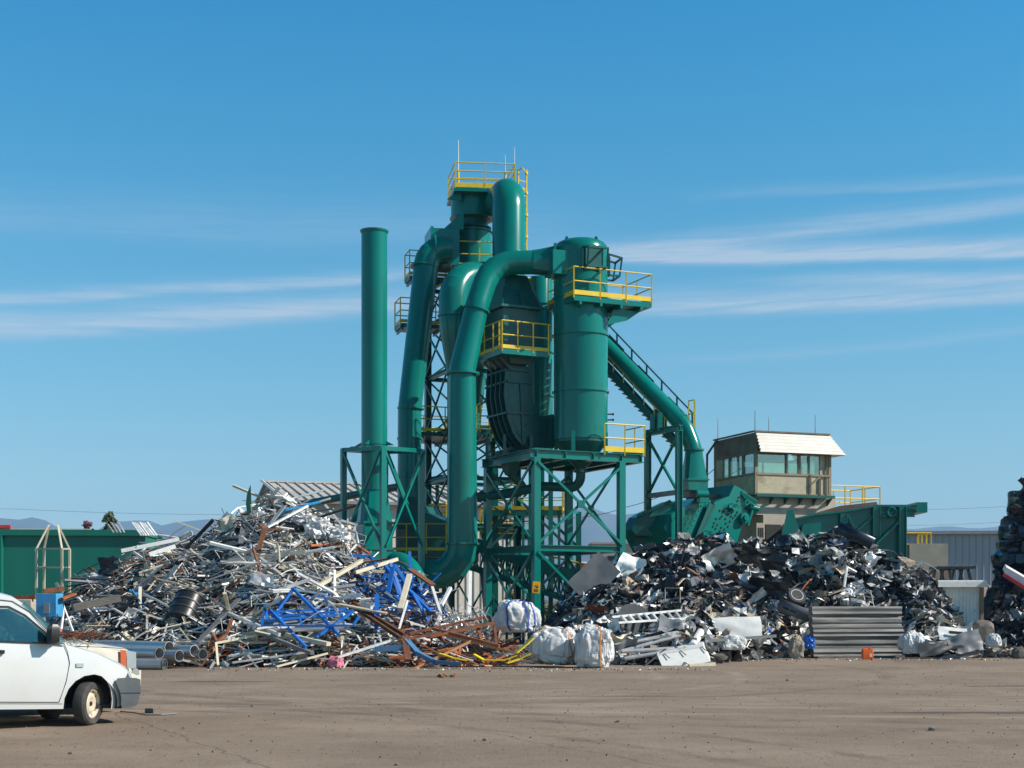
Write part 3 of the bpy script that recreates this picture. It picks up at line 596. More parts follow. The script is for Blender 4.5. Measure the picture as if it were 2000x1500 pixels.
rt = duct('inclined_duct', 'glossy green pipe sloping down from the vessel to the shredder', [(1090, 583, 61.5), (1338, 833, 59), (1356, 880, 58.8), (1356, 912, 58.8)], [1.5, 2], .35, [((1355, 879, 58.8), (1355, 900, 58.8), .42), ((1328, 823, 59.1), (1338, 833, 59), .39)], seg=8)
mb = MB(); c = A(1355, 882, 58.8); e = A(1355, 938, 58.8); x, y = U(18), V(18)
def sq(cn, h, n=24):
    o = []
    for k in range(n):
        a = 2 * math.pi * k / n; cx, cz = math.cos(a), math.sin(a); s = h / max(abs(cx), abs(cz)); o.append(cn + x * cx * s + y * cz * s)
    return o
mb.loft([[c + (x * math.cos(2 * math.pi * k / 24) + y * math.sin(2 * math.pi * k / 24)) * .36 for k in range(24)], sq(e, .42)]); mb.box(e - Z * .22, .86, .86, .42, x, y); mb.box(e, .96, .96, .07, x, y); mb.build('transition', 'green', rt, ang=20)
mb = MB(); mb.box(e - Z * .55, .7, .7, .35, x, y); mb.build('seal', 'black', rt, smooth=False)
mb = MB(); p = A(1373, 965, 58.2); mb.tube([p - x * .3, p + x * .2], .17, 16); mb.box(p - Z * .25, .4, .3, .2, x, y); mb.build('motor', 'green', rt)

# ---- zigzag separator: an elbow-shaped trunk, hood, maintenance platform
E0 = A(1003, 700, 56.9); e0 = Vector((E0.x, E0.y, 0)); t3 = 27; a3, b3 = U(t3), V(t3)
def se(a, b, py): return e0 + a3 * a + b3 * b + Z * (HC + (HY - py) * 57.2 / F)
root = thing('air_separator', 'dark ribbed green air separator trunk curving towards the vessel', 'separator', e0 + Z * PZ)
prof = [(.03, 712), (.88, 712), (.94, 745), (1.05, 778), (1.25, 806), (1.75, 811), (1.75, 868), (1.1, 874), (.72, 866), (.35, 846), (.1, 815), (-.06, 770), (-.02, 740)]
mb = MB(); mb.prism([se(a, .35, py) for a, py in prof], b3 * 1.75); mb.build('trunk', 'green3', root, ang=25)
for k in range(5):
    mb = MB(); b = .38 + k * 1.75 / 4 * .96
    edge = [(-.02, 740), (-.06, 770), (.1, 815), (.35, 846), (.72, 866)]
    for (x0, y0), (x1, y1) in zip([(.0, 712)] + edge, edge): mb.beam(se(x0 - .07, b, y0), se(x1 - .07, b, y1), .06, .2, up=a3)
    mb.build('rib', 'green3', root, smooth=False)
mb = MB()
for py in (722, 745, 806): mb.beam(se(-.12, .32, py), se(-.12, 2.1, py), .1, .08); mb.beam(se(-.12, .31, py), se(.95, .31, py), .1, .08)
mb.beam(se(.5, .31, 745), se(.62, .31, 866), .1, .07); mb.beam(se(.62, .31, 838), se(1.2, .31, 808), .08, .07); mb.beam(se(1.3, .31, 842), se(1.8, .31, 842), .07, .06); mb.box(se(1.7, 1, 840), .1, 2.3, 1.35, a3, b3)
mb.build('stiffener', 'green3', root, smooth=False)
for k in range(4):
    mb = MB(); b = .2 + k * .5; mb.prism([se(-.75, b, 692), se(-.02, b, 722), se(.1, b, 722), se(-.55, b, 692)], b3 * .06); mb.build('bracket', 'grey', root, smooth=False)
def frust(za, zb_, la, lb, ca=(.3, .9)):
    f = []
    for py, (hx, hy) in ((za, la), (zb_, lb)): f.append([se(ca[0] + sx * hx, ca[1] + sy * hy, py) for sx, sy in ((-1, -1), (1, -1), (1, 1), (-1, 1))])
    return f
mb = MB(); mb.loft(frust(712, 690, (.45, .9), (.55, 1.0))); mb.loft(frust(690, 606, (.75, .95), (.80, 1.0))); mb.build('casing', 'green3', root, smooth=False)
mb = MB(); mb.loft(frust(601, 565, (.85, 1.05), (.62, .75))); mb.loft(frust(564.9, 535, (.62, .75), (.5, .55))); mb.build('hood', 'green3', root, smooth=False)
mb = MB()
for sx, sy in ((-1, -1), (1, -1), (0, -1)): mb.beam(se(.3 + sx * .88, .9 + sy * 1.08, 601), se(.3 + sx * .65, .9 + sy * .78, 565), .08)
mb.box(se(.3, .9, 603), 1.9, 2.3, .1, a3, b3); mb.build('hood_frame', 'green2', root, smooth=False)
F3 = A(981, 680, 55.9); f3 = Vector((F3.x, F3.y, 0))
def sf(a, b, z=0): return f3 + a3 * a + b3 * b + Z * (F3.z + z)
mb = MB(); mb.box(sf(1.05, 1.4, -.1), 2.1, 2.8, .2, a3, b3); pl = mb.build('maintenance_platform', 'green', root, smooth=False)
mb = MB(); rail(mb, [sf(.2, 2.8), sf(0, 1.6), sf(0, 0), sf(2.05, 0)], kick=.14, step=.75); mb.beam(sf(0, .25), sf(0, .25, 1.1), .07); mb.tube([sf(2.05, 0, 1.1), sf(2.25, .1, 1.1), sf(2.25, .1, .5), sf(2.05, 0, .5)], .025, 6); mb.build('railing', 'yellow', pl, smooth=False)
mb = MB(); mb.loft([[se(.35 + sx * .4, 1 + sy * .7, 876) for sx, sy in ((-1, -1), (1, -1), (1, 1), (-1, 1))], [se(.35 + sx * .14, 1 + sy * .14, 925) for sx, sy in ((-1, -1), (1, -1), (1, 1), (-1, 1))]])
mb.build('hopper', 'green2', root, smooth=False)
for a, b in ((-.3, .2), (.9, .2), (.9, 1.8), (-.3, 1.8)):
    mb = MB(); mb.beam(se(a, b, 850), Vector((*se(a, b, 0).xy, PZ + .1)), .12); mb.build('support_foot', 'green2', root, smooth=False)
mb = MB(); mb.tube(fillet([se(.35, 1, 920), A(1034, 962, 58.8), A(985, 965, 59.3), A(940, 967, 59.6)], .5, 5), .17, 14); mb.build('drain_pipe', 'green2', root)

# ---- rear tower: frame, cyclone, summit drum
TC = A(922, 430, 64); tc = Vector((TC.x, TC.y, 0))
def tz(py, Y=64): return HC + (HY - py) * Y / F
fr_ = thing('lattice_tower', 'tall cross-braced green frame at the back carrying the cyclone', 'frame', tc)
u4, v4 = U(22), V(22); hw = 1.55
cor = [tc + u4 * sa * hw + v4 * sb * hw for sa, sb in ((-1, -1), (1, -1), (1, 1), (-1, 1))]
ztop = tz(560)
for c in cor:
    mb = MB(); mb.ibeam(c, c + Z * ztop, .26, .26, up=u4); mb.build('leg', 'green2', fr_, smooth=False)
lev = [0, tz(1030), tz(940), tz(850), tz(735), tz(632), ztop]
for i in range(4):
    a, b = cor[i], cor[(i + 1) % 4]; out = ((a + b) / 2 - tc).normalized() * .14
    for z in lev[1:]:
        mb = MB(); mb.ibeam(a + Z * z, b + Z * z, .16, .18); mb.build('girt', 'green2', fr_, smooth=False)
    for z0, z1 in zip(lev, lev[1:]):
        mb = MB(); mb.beam(a + Z * z0 + out, b + Z * z1 + out, .07, .07); mb.beam(a + Z * z1 + out * 1.5, b + Z * z0 + out * 1.5, .07, .07); mb.build('brace', 'green2', fr_, smooth=False)
def gallery(px0, px1, py, Y, depth, sides, tt=22, lab='gallery', kick=.14, rstep=1.1):
    p = A(px0, py, Y); uu, vv = U(tt), V(tt); base = Vector((p.x, p.y, p.z)); ln = (px1 - px0) * Y / F / math.cos(R(tt))
    def q(a, b, z=0): return base + uu * a + vv * b + Z * z
    mb = MB(); mb.box(q(ln / 2, depth / 2, -.1), ln, depth, .18, uu, vv)
    for a in (.1, ln / 2, ln - .1): mb.beam(q(a, 0, -.25), q(a, depth, -.25), .08, .12)
    o = mb.build(lab, 'green2', fr_, smooth=False); r = MB()
    P_ = {'f': [q(0, 0), q(ln, 0)], 'l': [q(0, depth), q(0, 0)], 'r': [q(ln, 0), q(ln, depth)], 'b': [q(ln, depth), q(0, depth)]}
    pth = []
    for s_ in 'blfr':
        if s_ in sides: pth += P_[s_] if not pth else P_[s_][1:]
    rail(r, pth, kick=kick, step=rstep)
    r.build('railing', 'yellow', o, smooth=False)
gallery(782, 862, 630, 62.5, 1.2, 'flb', 16); gallery(800, 880, 537, 63, 1.0, 'flb', 16); gallery(822, 962, 842, 62.6, 3.0, 'flb'); gallery(888, 985, 520, 62.0, 1.2, 'fl', 8); gallery(1022, 1085, 592, 61.5, 2.5, 'flr', 24); gallery(938, 962, 838, 59.6, 1.0, 'flr', 10)
cy = thing('cyclone_tower', 'big dark green cyclone topped by a railed drum at the very summit', 'cyclone', tc + Z * tz(760)); rr = .88
mb = MB(); mb.tube([tc + Z * tz(640), tc + Z * tz(452)], rr, 40); mb.lathe([(rr, tz(640) + .001), (.3, tz(860))][::-1], tc, 40); mb.build('body', 'green', cy)
mb = MB(); mb.lathe([(rr * .9, tz(452)), (rr * .8, tz(445)), (rr * .8, tz(432)), (rr * 1.0, tz(429))], tc, 40); mb.ring(tc + Z * tz(447), Z, rr * .98, .06); mb.build('neck', 'green2', cy)
mb = MB(); mb.tube([tc + Z * (tz(429) + .01), tc + Z * tz(371)], .945, 40); mb.build('drum', 'green', cy)
for py in (428, 455, 640):
    mb = MB(); mb.ring(tc + Z * tz(py), Z, 1.0 if py < 440 else rr + .07, .06); mb.build('flange', 'green', cy)
mb = MB(); q = A(866, 490, 62.6); mb.box(q, 1.15, 1.6, 1.55, U(12), V(12)); mb.box(q + Vector((-.62, -.1, 0)), .12, 1.8, 1.65, U(12), V(12)); mb.prism([q + Vector((.0, -.5, .8)), q + Vector((.9, -.5, .8)), q + Vector((.9, -.5, 1.6))], (0, 1, 0)); mb.build('outlet_box', 'green', cy, smooth=False)
mb = MB(); mb.prism([A(876, 540, 62.3), A(905, 540, 62.3), A(905, 600, 62.3)], (0, .1, 0)); mb.build('gusset', 'green2', cy, smooth=False)
tp0 = A(889, 366, 62.6); a5, b5 = U(6), V(10)
def st(a, b, z=0): return tp0 + a5 * a + b5 * b + Z * z
mb = MB(); mb.quadbox([st(-.05, -.05, -.16), st(2.7, -.05, -.16), st(2.7, 2.4, -.16), st(-.05, 2.4, -.16)], [st(-.05, -.05, -.02), st(2.7, -.05, -.02), st(2.7, 2.4, -.02), st(-.05, 2.4, -.02)]); mb.prism([st(-.3, .3, -.45), st(0, .3, -.16), st(.3, .3, -.16), st(.3, .3, -.45)], b5 * .08); tp = mb.build('top_platform', 'green', cy, smooth=False)
mb = MB(); rail(mb, [st(0, 0), st(2.63, 0), st(2.63, 2.3), st(0, 2.3)], mids=2, step=1.6, kick=.2, close=True); mb.build('railing', 'yellow', tp, smooth=False)
mb = MB(); la = A(1012, 331, 62.0); lb = A(1028, 331, 62.4); zl = tz(500, 62)
for p in (la, lb): mb.tube([p, Vector((p.x, p.y, zl))], .035, 8)
n = int((la.z - zl) / .3)
for i in range(n): mb.tube([Vector((la.x, la.y, zl + i * .3)), Vector((lb.x, lb.y, zl + i * .3))], .018, 6)
for py in (333, 372, 415, 458):
    z = tz(py, 62); c = (la + lb) / 2
    mb.tube([Vector((la.x, la.y, z)), c.xy.to_3d() + Vector((.0, -.6, z)), Vector((lb.x, lb.y, z))], .03, 6); mb.ring(Vector((lb.x, lb.y, z)), Z, .07, .12)
mb.beam(la, la - Vector((.5, 0, 0)), .05); mb.build('ladder', 'yellow', cy, smooth=False)
for px, py, r in ((895, 272, .035), (987, 294, .018), (1005, 279, .018)):
    p = A(px, 366, 62.8 + (.8 if px > 900 else .3)); mb = MB(); mb.tube([p, Vector((p.x, p.y, tz(py, 63)))], [r, r * .6], 8); mb.build('mast', 'white', cy)
    m2 = MB(); m2.tube([p, p + Z * .7], .05, 8); m2.build('mast_clamp', 'yellow', cy)
cs = thing('small_cyclone', 'slim bright green cylinder standing behind the vessel and the separator', 'cyclone', G(1055, 62)); c = G(1055, 62); mb = MB()
mb.lathe([(.25, tz(905, 62)), (.55, tz(835, 62)), (.55, tz(548, 62)), (.5, tz(543, 62))], c, 32); mb.build('body', 'green', cs)
for py in (596, 690, 775): mb = MB(); mb.ring(c + Z * tz(py, 62), Z, .6, .06); mb.build('band', 'green', cs)
mb = MB()
for k in range(3): p = c + Vector((math.cos(k * 2.1 + .4), math.sin(k * 2.1 + .4), 0)) * .5; mb.beam(p, p + Z * tz(845, 62), .2)
mb.build('leg', 'green', cs, smooth=False)
mb = MB(); mb.tube([A(1038, 570, 61.3), A(1038, 860, 61.3)], .06, 8); mb.build('pipe', 'green2', cs)

# ---- low decks and crossing members behind the platform legs
lw = thing('conveyor_gallery', 'yellow railed green walkway decks crossing behind the platform legs', 'walkway', G(1000, 63))
def lowdeck(px0, px1, py, Y, tt, depth):
    p = A(px0, py, Y); uu, vv = U(tt), V(tt); ln = (px1 - px0) * Y / F / math.cos(R(tt))
    mb = MB(); mb.box(p + uu * ln / 2 + vv * depth / 2 - Z * .12, ln, depth, .24, uu, vv)
    for a in (.15, ln * .5, ln - .15): mb.beam(p + uu * a + vv * .1 - Z * .2, Vector((*(p + uu * a + vv * .1).xy, 0)), .12)
    o = mb.build('deck', 'green', lw, smooth=False); r = MB(); rail(r, [p, p + uu * ln, p + uu * ln + vv * depth, p + vv * depth], kick=.16, step=1.3); r.build('railing', 'yellow', o, smooth=False)
lowdeck(945, 1098, 997, 63, -4, 1.6); lowdeck(940, 1040, 1042, 64.5, 3, 1.4)
for px in (1058, 968, 1130):
    mb = MB(); q = G(px, 64.5); mb.ibeam(q, q + Z * tz(905 if px < 1100 else 1000, 64.5), .24, .24); mb.build('post', 'green', lw, smooth=False)
mb = MB(); mb.beam(A(1098, 1000, 63), A(1130, 1001, 64.5), .12); mb.beam(A(968, 930, 64.5), A(1058, 1035, 64.5), .1); mb.beam(A(1058, 930, 64.6), A(968, 1035, 64.6), .1); mb.beam(A(1058, 1000, 64.6), A(1125, 1065, 64.6), .12); mb.build('brace', 'green', lw, smooth=False)
# inclined belt conveyor under the tower
cv = thing('belt_conveyor', 'inclined dark green belt conveyor with a yellow handrail sloping down under the tower', 'conveyor', G(1040, 61)); p0, p1 = A(930, 1068, 62), A(1165, 1146, 60.5); d = (p1 - p0).normalized(); sd2 = d.cross(Z).normalized(); upn = sd2.cross(d)
mb = MB()
for s_ in (-.55, .55):
    mb.ibeam(p0 + sd2 * s_, p1 + sd2 * s_, .12, .3); mb.ibeam(p0 + sd2 * s_ - upn * .9, p1 + sd2 * s_ - upn * .9, .12, .2)
    n = 9
    for i in range(n): a = p0.lerp(p1, i / n); b = p0.lerp(p1, (i + 1) / n); mb.beam(a + sd2 * s_, b + sd2 * s_ - upn * .9, .07); mb.beam(a + sd2 * s_, a + sd2 * s_ - upn * .9, .07)
mb.build('truss', 'green', cv, smooth=False)
mb = MB(); mb.beam(p0 + upn * .1, p1 + upn * .1, .9, .04); mb.build('belt', 'black', cv, smooth=False)
mb = MB(); mb.beam(p0 + upn * .25 + sd2 * .6, p1 + upn * .25 + sd2 * .6, .04, .3); mb.build('side_plate', 'green', cv, smooth=False)
mb = MB(); q0, q1 = A(1010, 1072, 61), A(1190, 1113, 60); mb.tube([q0, q1], .035, 8); mb.tube([q0 - Z * .45, q1 - Z * .45], .03, 8)
for f in (.1, .4, .7, .95): a = q0.lerp(q1, f); mb.beam(a, a - Z * 1.15, .07)
mb.build('handrail', 'yellow', cv, smooth=False)
mb = MB()
for f in (.1, .5, .85): a = p0.lerp(p1, f); mb.beam(a - upn * .9, Vector((a.x, a.y, 0)), .16)
mb.build('leg', 'green', cv, smooth=False)

# ---- inclined walkway beside the inclined duct
wk = thing('inclined_walkway', 'steep green stairway with handrails climbing beside the sloping pipe', 'stairway', A(1262, 760, 61)); mb = MB()
k0, k1 = A(1120, 563, 62.3), A(1352, 806, 60); dd = k1 - k0
mb.tube([k0, k1], .035, 8); mb.tube([k0 - Z * .45, k1 - Z * .45], .03, 8)
for i in range(9): a = k0 + dd * (i / 8); mb.beam(a + Z * .02, a - Z * .95, .07)
mb.build('handrail', 'green2', wk, smooth=False)
mb = MB()
for i in range(4): a, b = k0 + dd * (i / 4 + .03), k0 + dd * (i / 4 + .16); mb.beam(a - Z * .66, b - Z * .66, .05, .42)
mb.build('side_panel', 'green2', wk, smooth=False)
mb = MB(); s0_, s1_ = A(1120, 650, 60.8), A(1318, 866, 59); ds = s1_ - s0_; sd3 = Vector((.42, .9, 0)).normalized() * .8
for o in (Vector(), sd3): mb.beam(s0_ + o, s1_ + o, .06, .26)
mb.build('stringer', 'green2', wk, smooth=False)
mb = MB()
for i in range(26): a = s0_ + ds * ((i + .5) / 26); mb.box(a + sd3 / 2 - Z * .16, .28, .8, .05, U(-25), V(-25))
mb.build('tread', 'green2', wk, smooth=False)
mb = MB()
for i in range(7): a = s0_ + ds * (.3 + i / 10); mb.beam(a + Z * .05, a + Z * .62, .04)
mb.tube([s0_ + Z * .62, s1_ + Z * .62], .025, 8); mb.build('stair_rail', 'yellow', wk, smooth=False)
mb = MB(); rail(mb, [A(1345, 835, 59.4), A(1356, 833, 58.9), A(1357, 835, 59.9)], step=.4, kick=0); mb.build('end_rail', 'yellow', wk, smooth=False)
mb = MB(); mb.beam(A(1290, 800, 59.6), A(1290, 845, 59.6), .5, .3); mb.build('bracket', 'green2', wk, smooth=False)
# its trestle
ts = thing('support_trestle', 'narrow green trestle with cross bracing under the foot of the sloping pipe', 'trestle', G(1296, 59)); pl_ = [A(1265, 846, 59.6), A(1326, 836, 57.6)]
pr_ = [p + V(30) * 1.3 for p in pl_]
for p in pl_:
    mb = MB(); mb.ibeam(Vector((p.x, p.y, 0)), p, .22, .24, up=U(20)); mb.build('leg', 'green', ts, smooth=False)
mb = MB(); mb.ibeam(pl_[0] - (pl_[1] - pl_[0]) * .06, pl_[1] + (pl_[1] - pl_[0]) * .06, .24, .24); mb.build('beam', 'green', ts, smooth=False)
mb = MB(); a, b = pl_; mb.beam(a - Z * .2, Vector((b.x, b.y, tz(965, 57.6))), .09); mb.beam(b - Z * .2, Vector((a.x, a.y, tz(968, 59.6))), .09); mb.build('brace', 'green', ts, smooth=False)
mb = MB(); mb.beam(Vector((a.x, a.y, tz(969, 59.6))), Vector((b.x, b.y, tz(961, 57.6))), .1, .2); mb.build('tie', 'grey', ts, smooth=False)
mb = MB()
for f in (.15, .4): q = a.lerp(b, f); mb.beam(q, q + Z * .75, .2, .2)
mb.build('stub_post', 'green', ts, smooth=False)

# ---- chimney and its support frame, fan
CH = G(731, 56); chz = lambda py: HC + (HY - py) * 56 / F
root = thing('chimney', 'plain green steel chimney stack at the left of the plant', 'chimney', CH); mb = MB()
mb.tube([CH + Z * chz(958), CH + Z * chz(452)], .505, 48); mb.build('stack', 'green', root)
mb = MB(); mb.lathe([(.52, chz(456)), (.56, chz(452.6)), (.56, chz(451))], CH, 48); mb.build('rim', 'green', root)
for py in (868, 957): mb = MB(); mb.ring(CH + Z * chz(py), Z, .535, .05); mb.build('flange', 'green', root)
x, y = U(24), V(24); mb = MB(); n = 32
def sqc(cz, h): 
    o = []
    for k in range(n):
        a = 2 * math.pi * (k + .5) / n; cx, cy_ = math.cos(a), math.sin(a); s = h / max(abs(cx), abs(cy_)); o.append(CH + Z * cz + x * cx * s + y * cy_ * s)
    return o
mb.loft([sqc(chz(1022), .58), [CH + Z * chz(957.5) + (x * math.cos(2 * math.pi * (k + .5) / n) + y * math.sin(2 * math.pi * (k + .5) / n)) * .505 for k in range(n)]]); mb.build('transition', 'green', root, ang=20)
mb = MB(); mb.box(CH + Z * (chz(1022) / 2 + .2), 1.12, 1.12, chz(1022) - .4, x, y); mb.box(CH + Z * chz(1022), 1.3, 1.3, .08, x, y); mb.box(CH + Z * chz(1073), 1.22, 1.22, .08, x, y); mb.build('base', 'green', root, smooth=False)
mb = MB()
for k in range(4): an = R(24 + 90 * k + 45); p = CH + Z * chz(862) + Vector((math.cos(an), math.sin(an), 0)) * .5; mb.prism([p, p + Vector((math.cos(an), math.sin(an), 0)) * .35 - Z * .18, p - Z * .18], Vector((-math.sin(an), math.cos(an), 0)) * .05)
mb.build('gusset', 'green', root, smooth=False)
fr = thing('chimney_support', 'square green support frame with cross braces round the chimney foot', 'frame', CH)
fp = [A(748, 872, 54.6), A(823, 878, 56.1), A(752, 880, 57.9), A(671, 876, 56.2)]
for p in fp:
    mb = MB(); mb.beam(Vector((p.x, p.y, 0)), p, .2, .2, up=U(30)); mb.build('leg', 'green', fr, smooth=False)
mb = MB()
for i in range(4): mb.beam(fp[i] - Z * .06, fp[(i + 1) % 4] - Z * .06, .16, .16)
mb.beam(fp[0].lerp(fp[3], .45), fp[1].lerp(fp[2], .45), .14, .12); mb.beam(fp[0].lerp(fp[3], .8), fp[1].lerp(fp[2], .8), .14, .12); mb.build('beam', 'green', fr, smooth=False)
for i in range(4):
    a, b = fp[i], fp[(i + 1) % 4]; mb = MB(); za = tz(1070, 56); out = ((a + b) / 2 - CH); out.z = 0; out = out.normalized() * .06
    mb.beam(a - Z * .1 + out, Vector((b.x, b.y, za)) + out, .085); mb.beam(b - Z * .1 + out * 2.5, Vector((a.x, a.y, za)) + out * 2.5, .085); mb.build('brace', 'green', fr, smooth=False)
fn = thing('fan_housing', 'big dark green fan housing behind the chimney frame with a railed deck', 'fan', G(815, 60)); o = G(815, 60)
mb = MB(); P_ = [(775, 1095), (775, 1030), (786, 985), (818, 985), (826, 1000), (868, 1018), (905, 1050), (905, 1095)]; mb.prism([A(px, py, 59.6) for px, py in P_], (.6, 2.2, 0)); mb.build('casing', 'green2', fn, smooth=False, bevel=.03)
mb = MB(); q = A(800, 985, 60.2); mb.loft([[A(px, 1030, 59.5 + dy) for px, dy in ((770, 0), (822, 0), (822, 1.2), (770, 1.2))], [A(px, 970, 59.7 + dy) for px, dy in ((780, 0), (822, 0), (822, .9), (780, .9))]]); mb.build('inlet_cone', 'green2', fn, smooth=False)
mb = MB(); p = A(755, 1076, 58.2); mb.box(p + Vector((1.2, .55, -.12)), 2.5, 1.1, .24); dk = mb.build('deck', 'green2', fn, smooth=False)
mb = MB(); rail(mb, [p, p + Vector((2.42, 0, 0)), p + Vector((2.42, 1, 0))], step=.9, kick=.12); mb.build('railing', 'yellow', dk, smooth=False)
mb = MB(); p = A(783, 1054, 58.9); mb.box(p, .36, .3, .85); mb.build('control_box', 'grey', fn, smooth=False)
mb = MB()
for px in (765, 868): q = G(px, 58.6); mb.beam(q, q + Z * 3.9, .18)
mb.build('leg', 'green2', fn, smooth=False)
mb = MB(); rail(mb, [A(838, 1006, 64), A(872, 1004, 63.5)], h=.45, step=.5, mids=0, kick=.1, r=.05); mb.build('top_rail', 'yellow', fn, smooth=False)
duct('outlet_elbow', 'low green elbow duct showing above the blue scrap beside the chimney', [(735, 1098, 56.4), (792, 1098, 55.6), (822, 1150, 55.2)], [1.0], .42, m='green', seg=6)
bp = thing('slanting_pipe', 'long thin dark green pipe sloping past the shed roof behind the chimney', 'pipe', A(735, 962, 70)); mb = MB(); mb.tube([A(575, 988, 72), A(870, 934, 66)], .19, 12); mb.build('pipe', 'green2', bp)
mb = MB()
for f in (.12, .5, .95): a = A(575, 988, 72).lerp(A(870, 934, 66), f); mb.beam(Vector((a.x, a.y, 0)), a, .16)
mb.build('post', 'green2', bp, smooth=False)
# ================================================================== shredder
SH = thing('shredder', 'green steel scrap shredder with bolted perforated side plates behind the right heap', 'shredder', G(1345, 60))
def plate(name, pts, Y, vec, m='green', dY=0.0, parent=None):
    mb = MB(); x0 = pts[0][0]; mb.prism([A(px, py, Y + (px - x0) * dY) for px, py in pts], vec); return mb.build(name, m, parent or SH, smooth=False)
dpt = Vector((-1.5, 2.6, 0))
rp = [(1434, 947), (1457, 960), (1462, 966), (1480, 978), (1473, 996), (1452, 1018), (1430, 1090), (1350, 1090), (1395, 981), (1424, 969)]
plate('side_plate', rp, 59.2, dpt, dY=.012)
mp_ = [(1377, 972), (1389, 978), (1356, 1075), (1320, 1075), (1297, 1030), (1311, 1004), (1324, 996)]
plate('side_plate', mp_, 58.6, dpt, dY=.012)
plate('spine', [(1390, 978), (1398, 976), (1352, 1082), (1342, 1082)], 58.9, (-.6, 2.4, 0), 'dark')
mb = MB(); k = 58 / F
def onp(px, py, Y0=59.2, x0=1434): return A(px, py, Y0 + (px - x0) * .012)
fn_ = Vector((.56, -1, 0)).normalized(); fa = Vector((1, .56, 0)).normalized()
rnd = random.Random(4)
def plate_hole(mb, px, py, r=.05):
    p = onp(px, py); ring = [p + fn_ * .012 + (fa * math.cos(a * 1.0472) + Z * math.sin(a * 1.0472)) * r for a in range(6)]; mb.prism(ring, fn_ * .03)
bl = [(1448, 961), (1459, 967), (1464, 972), (1443, 971), (1441, 978), (1455, 975), (1461, 980), (1406, 997), (1413, 999), (1424, 998), (1430, 1001), (1440, 1000), (1421, 1005), (1428, 1008), (1437, 1006), (1448, 1003), (1399, 1013), (1407, 1012), (1417, 1013), (1432, 1011), (1395, 1021), (1401, 1025), (1426, 1018), (1393, 1028), (1398, 1032), (1409, 1030), (1406, 1037), (1415, 1034), (1422, 1028), (1412, 1041), (1467, 984), (1456, 994), (1385, 1040), (1445, 988), (1418, 1022), (1410, 1008)]
for px, py in bl: plate_hole(mb, px, py, .04)
for i in range(9): plate_hole(mb, 1384 - i * 4.6, 986 + i * 10.5, .035)
for px, py in ((1367, 979), (1368, 989), (1364, 998), (1359, 1008), (1355, 1017), (1351, 1027), (1332, 992), (1318, 1012)): plate_hole(mb, px, py, .035)
mb.build('plate_hole', 'ink', SH, smooth=False)  # raised black studs stand in for the dark of open holes
mb = MB(); a0, a1 = onp(1393, 985) + fn_ * .06, onp(1352, 1078) + fn_ * .06; mb.beam(a0, a1, .16, .1); a0, a1 = onp(1386, 984) + fn_ * .1, onp(1350, 1072) + fn_ * .1; mb.beam(a0, a1, .06, .2); mb.build('seam_bar', 'green2', SH, smooth=False)
plate('feed_box', [(1246, 1004), (1306, 978), (1312, 1003), (1298, 1029), (1312, 1046), (1243, 1046), (1233, 1033)], 58.6, (.4, 3.0, 0), 'green2')
plate('feed_lip', [(1275, 996), (1320, 980), (1325, 992), (1290, 1006), (1268, 1010)], 58.5, (.05, .12, 0), 'green')
plate('feed_rim', [(1244, 1005), (1308, 976), (1312, 981), (1247, 1010)], 58.45, (.05, .14, 0), 'green2')
plate('hood_top', [(1319, 985), (1380, 966), (1424, 966), (1430, 972), (1322, 998)], 59.6, (-.3, 1.8, 0), 'dark')
plate('hinge_arm', [(1452, 962), (1480, 980), (1476, 986), (1449, 968)], 59.3, (.03, .1, 0), 'green')
mb = MB(); p = onp(1470, 990) + fn_ * .1; mb.tube([p - fa * .25, p + fa * .2 - Z * .08], .13, 16); mb.tube([p - Z * .1 - fa * .1, p - Z * .8 - fa * .35], .07, 12); p = onp(1450, 1012) + fn_ * .2; mb.tube([p, p + fn_ * -1], .22, 24); mb.tube([p + fn_ * .02, p + fn_ * .1], .12, 16); mb.build('ram_cylinder', 'green', SH)
for px, py in ((1430, 990), (1380, 1043)): mb = MB(); p = onp(px, py); mb.tube([p, p + fn_ * .2], .16, 16); mb.beam(p + fn_ * .15 - fa * .3, p + fn_ * .15 + fa * .25 + Z * .06, .1, .14); mb.build('latch', 'green', SH)
plate('undercarriage', [(1238, 1048), (1300, 1046), (1330, 1100), (1250, 1100)], 59.2, (.3, 2.2, 0), 'greenbit')
mb = MB()
for px in (1255, 1300, 1400): q = G(px, 59.4); mb.beam(q, q + Z * 3, .4, .4)
mb.build('foot', 'green2', SH, smooth=False)
ang = math.atan2(1042 - 1000, 0)
tx = (onp(1352, 1004) - onp(1337, 1036)); txn = tx.normalized(); cen = (onp(1349.5, 1005) + onp(1337, 1034)) / 2
mb = MB(); wv = fn_.cross(txn).normalized(); hl, hw_ = .56, .15
for s_ in (-1, 1): mb.beam(cen + wv * hw_ * s_ - txn * hl + fn_ * .01, cen + wv * hw_ * s_ + txn * hl + fn_ * .01, .025, .02)
mb.beam(cen - wv * hw_ + txn * hl + fn_ * .01, cen + wv * hw_ + txn * hl + fn_ * .01, .025, .02); mb.build('name_border', 'greenbit', SH, smooth=False)
txt('BLEKER', .23, 'raised_lettering', 'greenbit', SH, axes(cen + fn_ * .008, txn, fn_), .006)

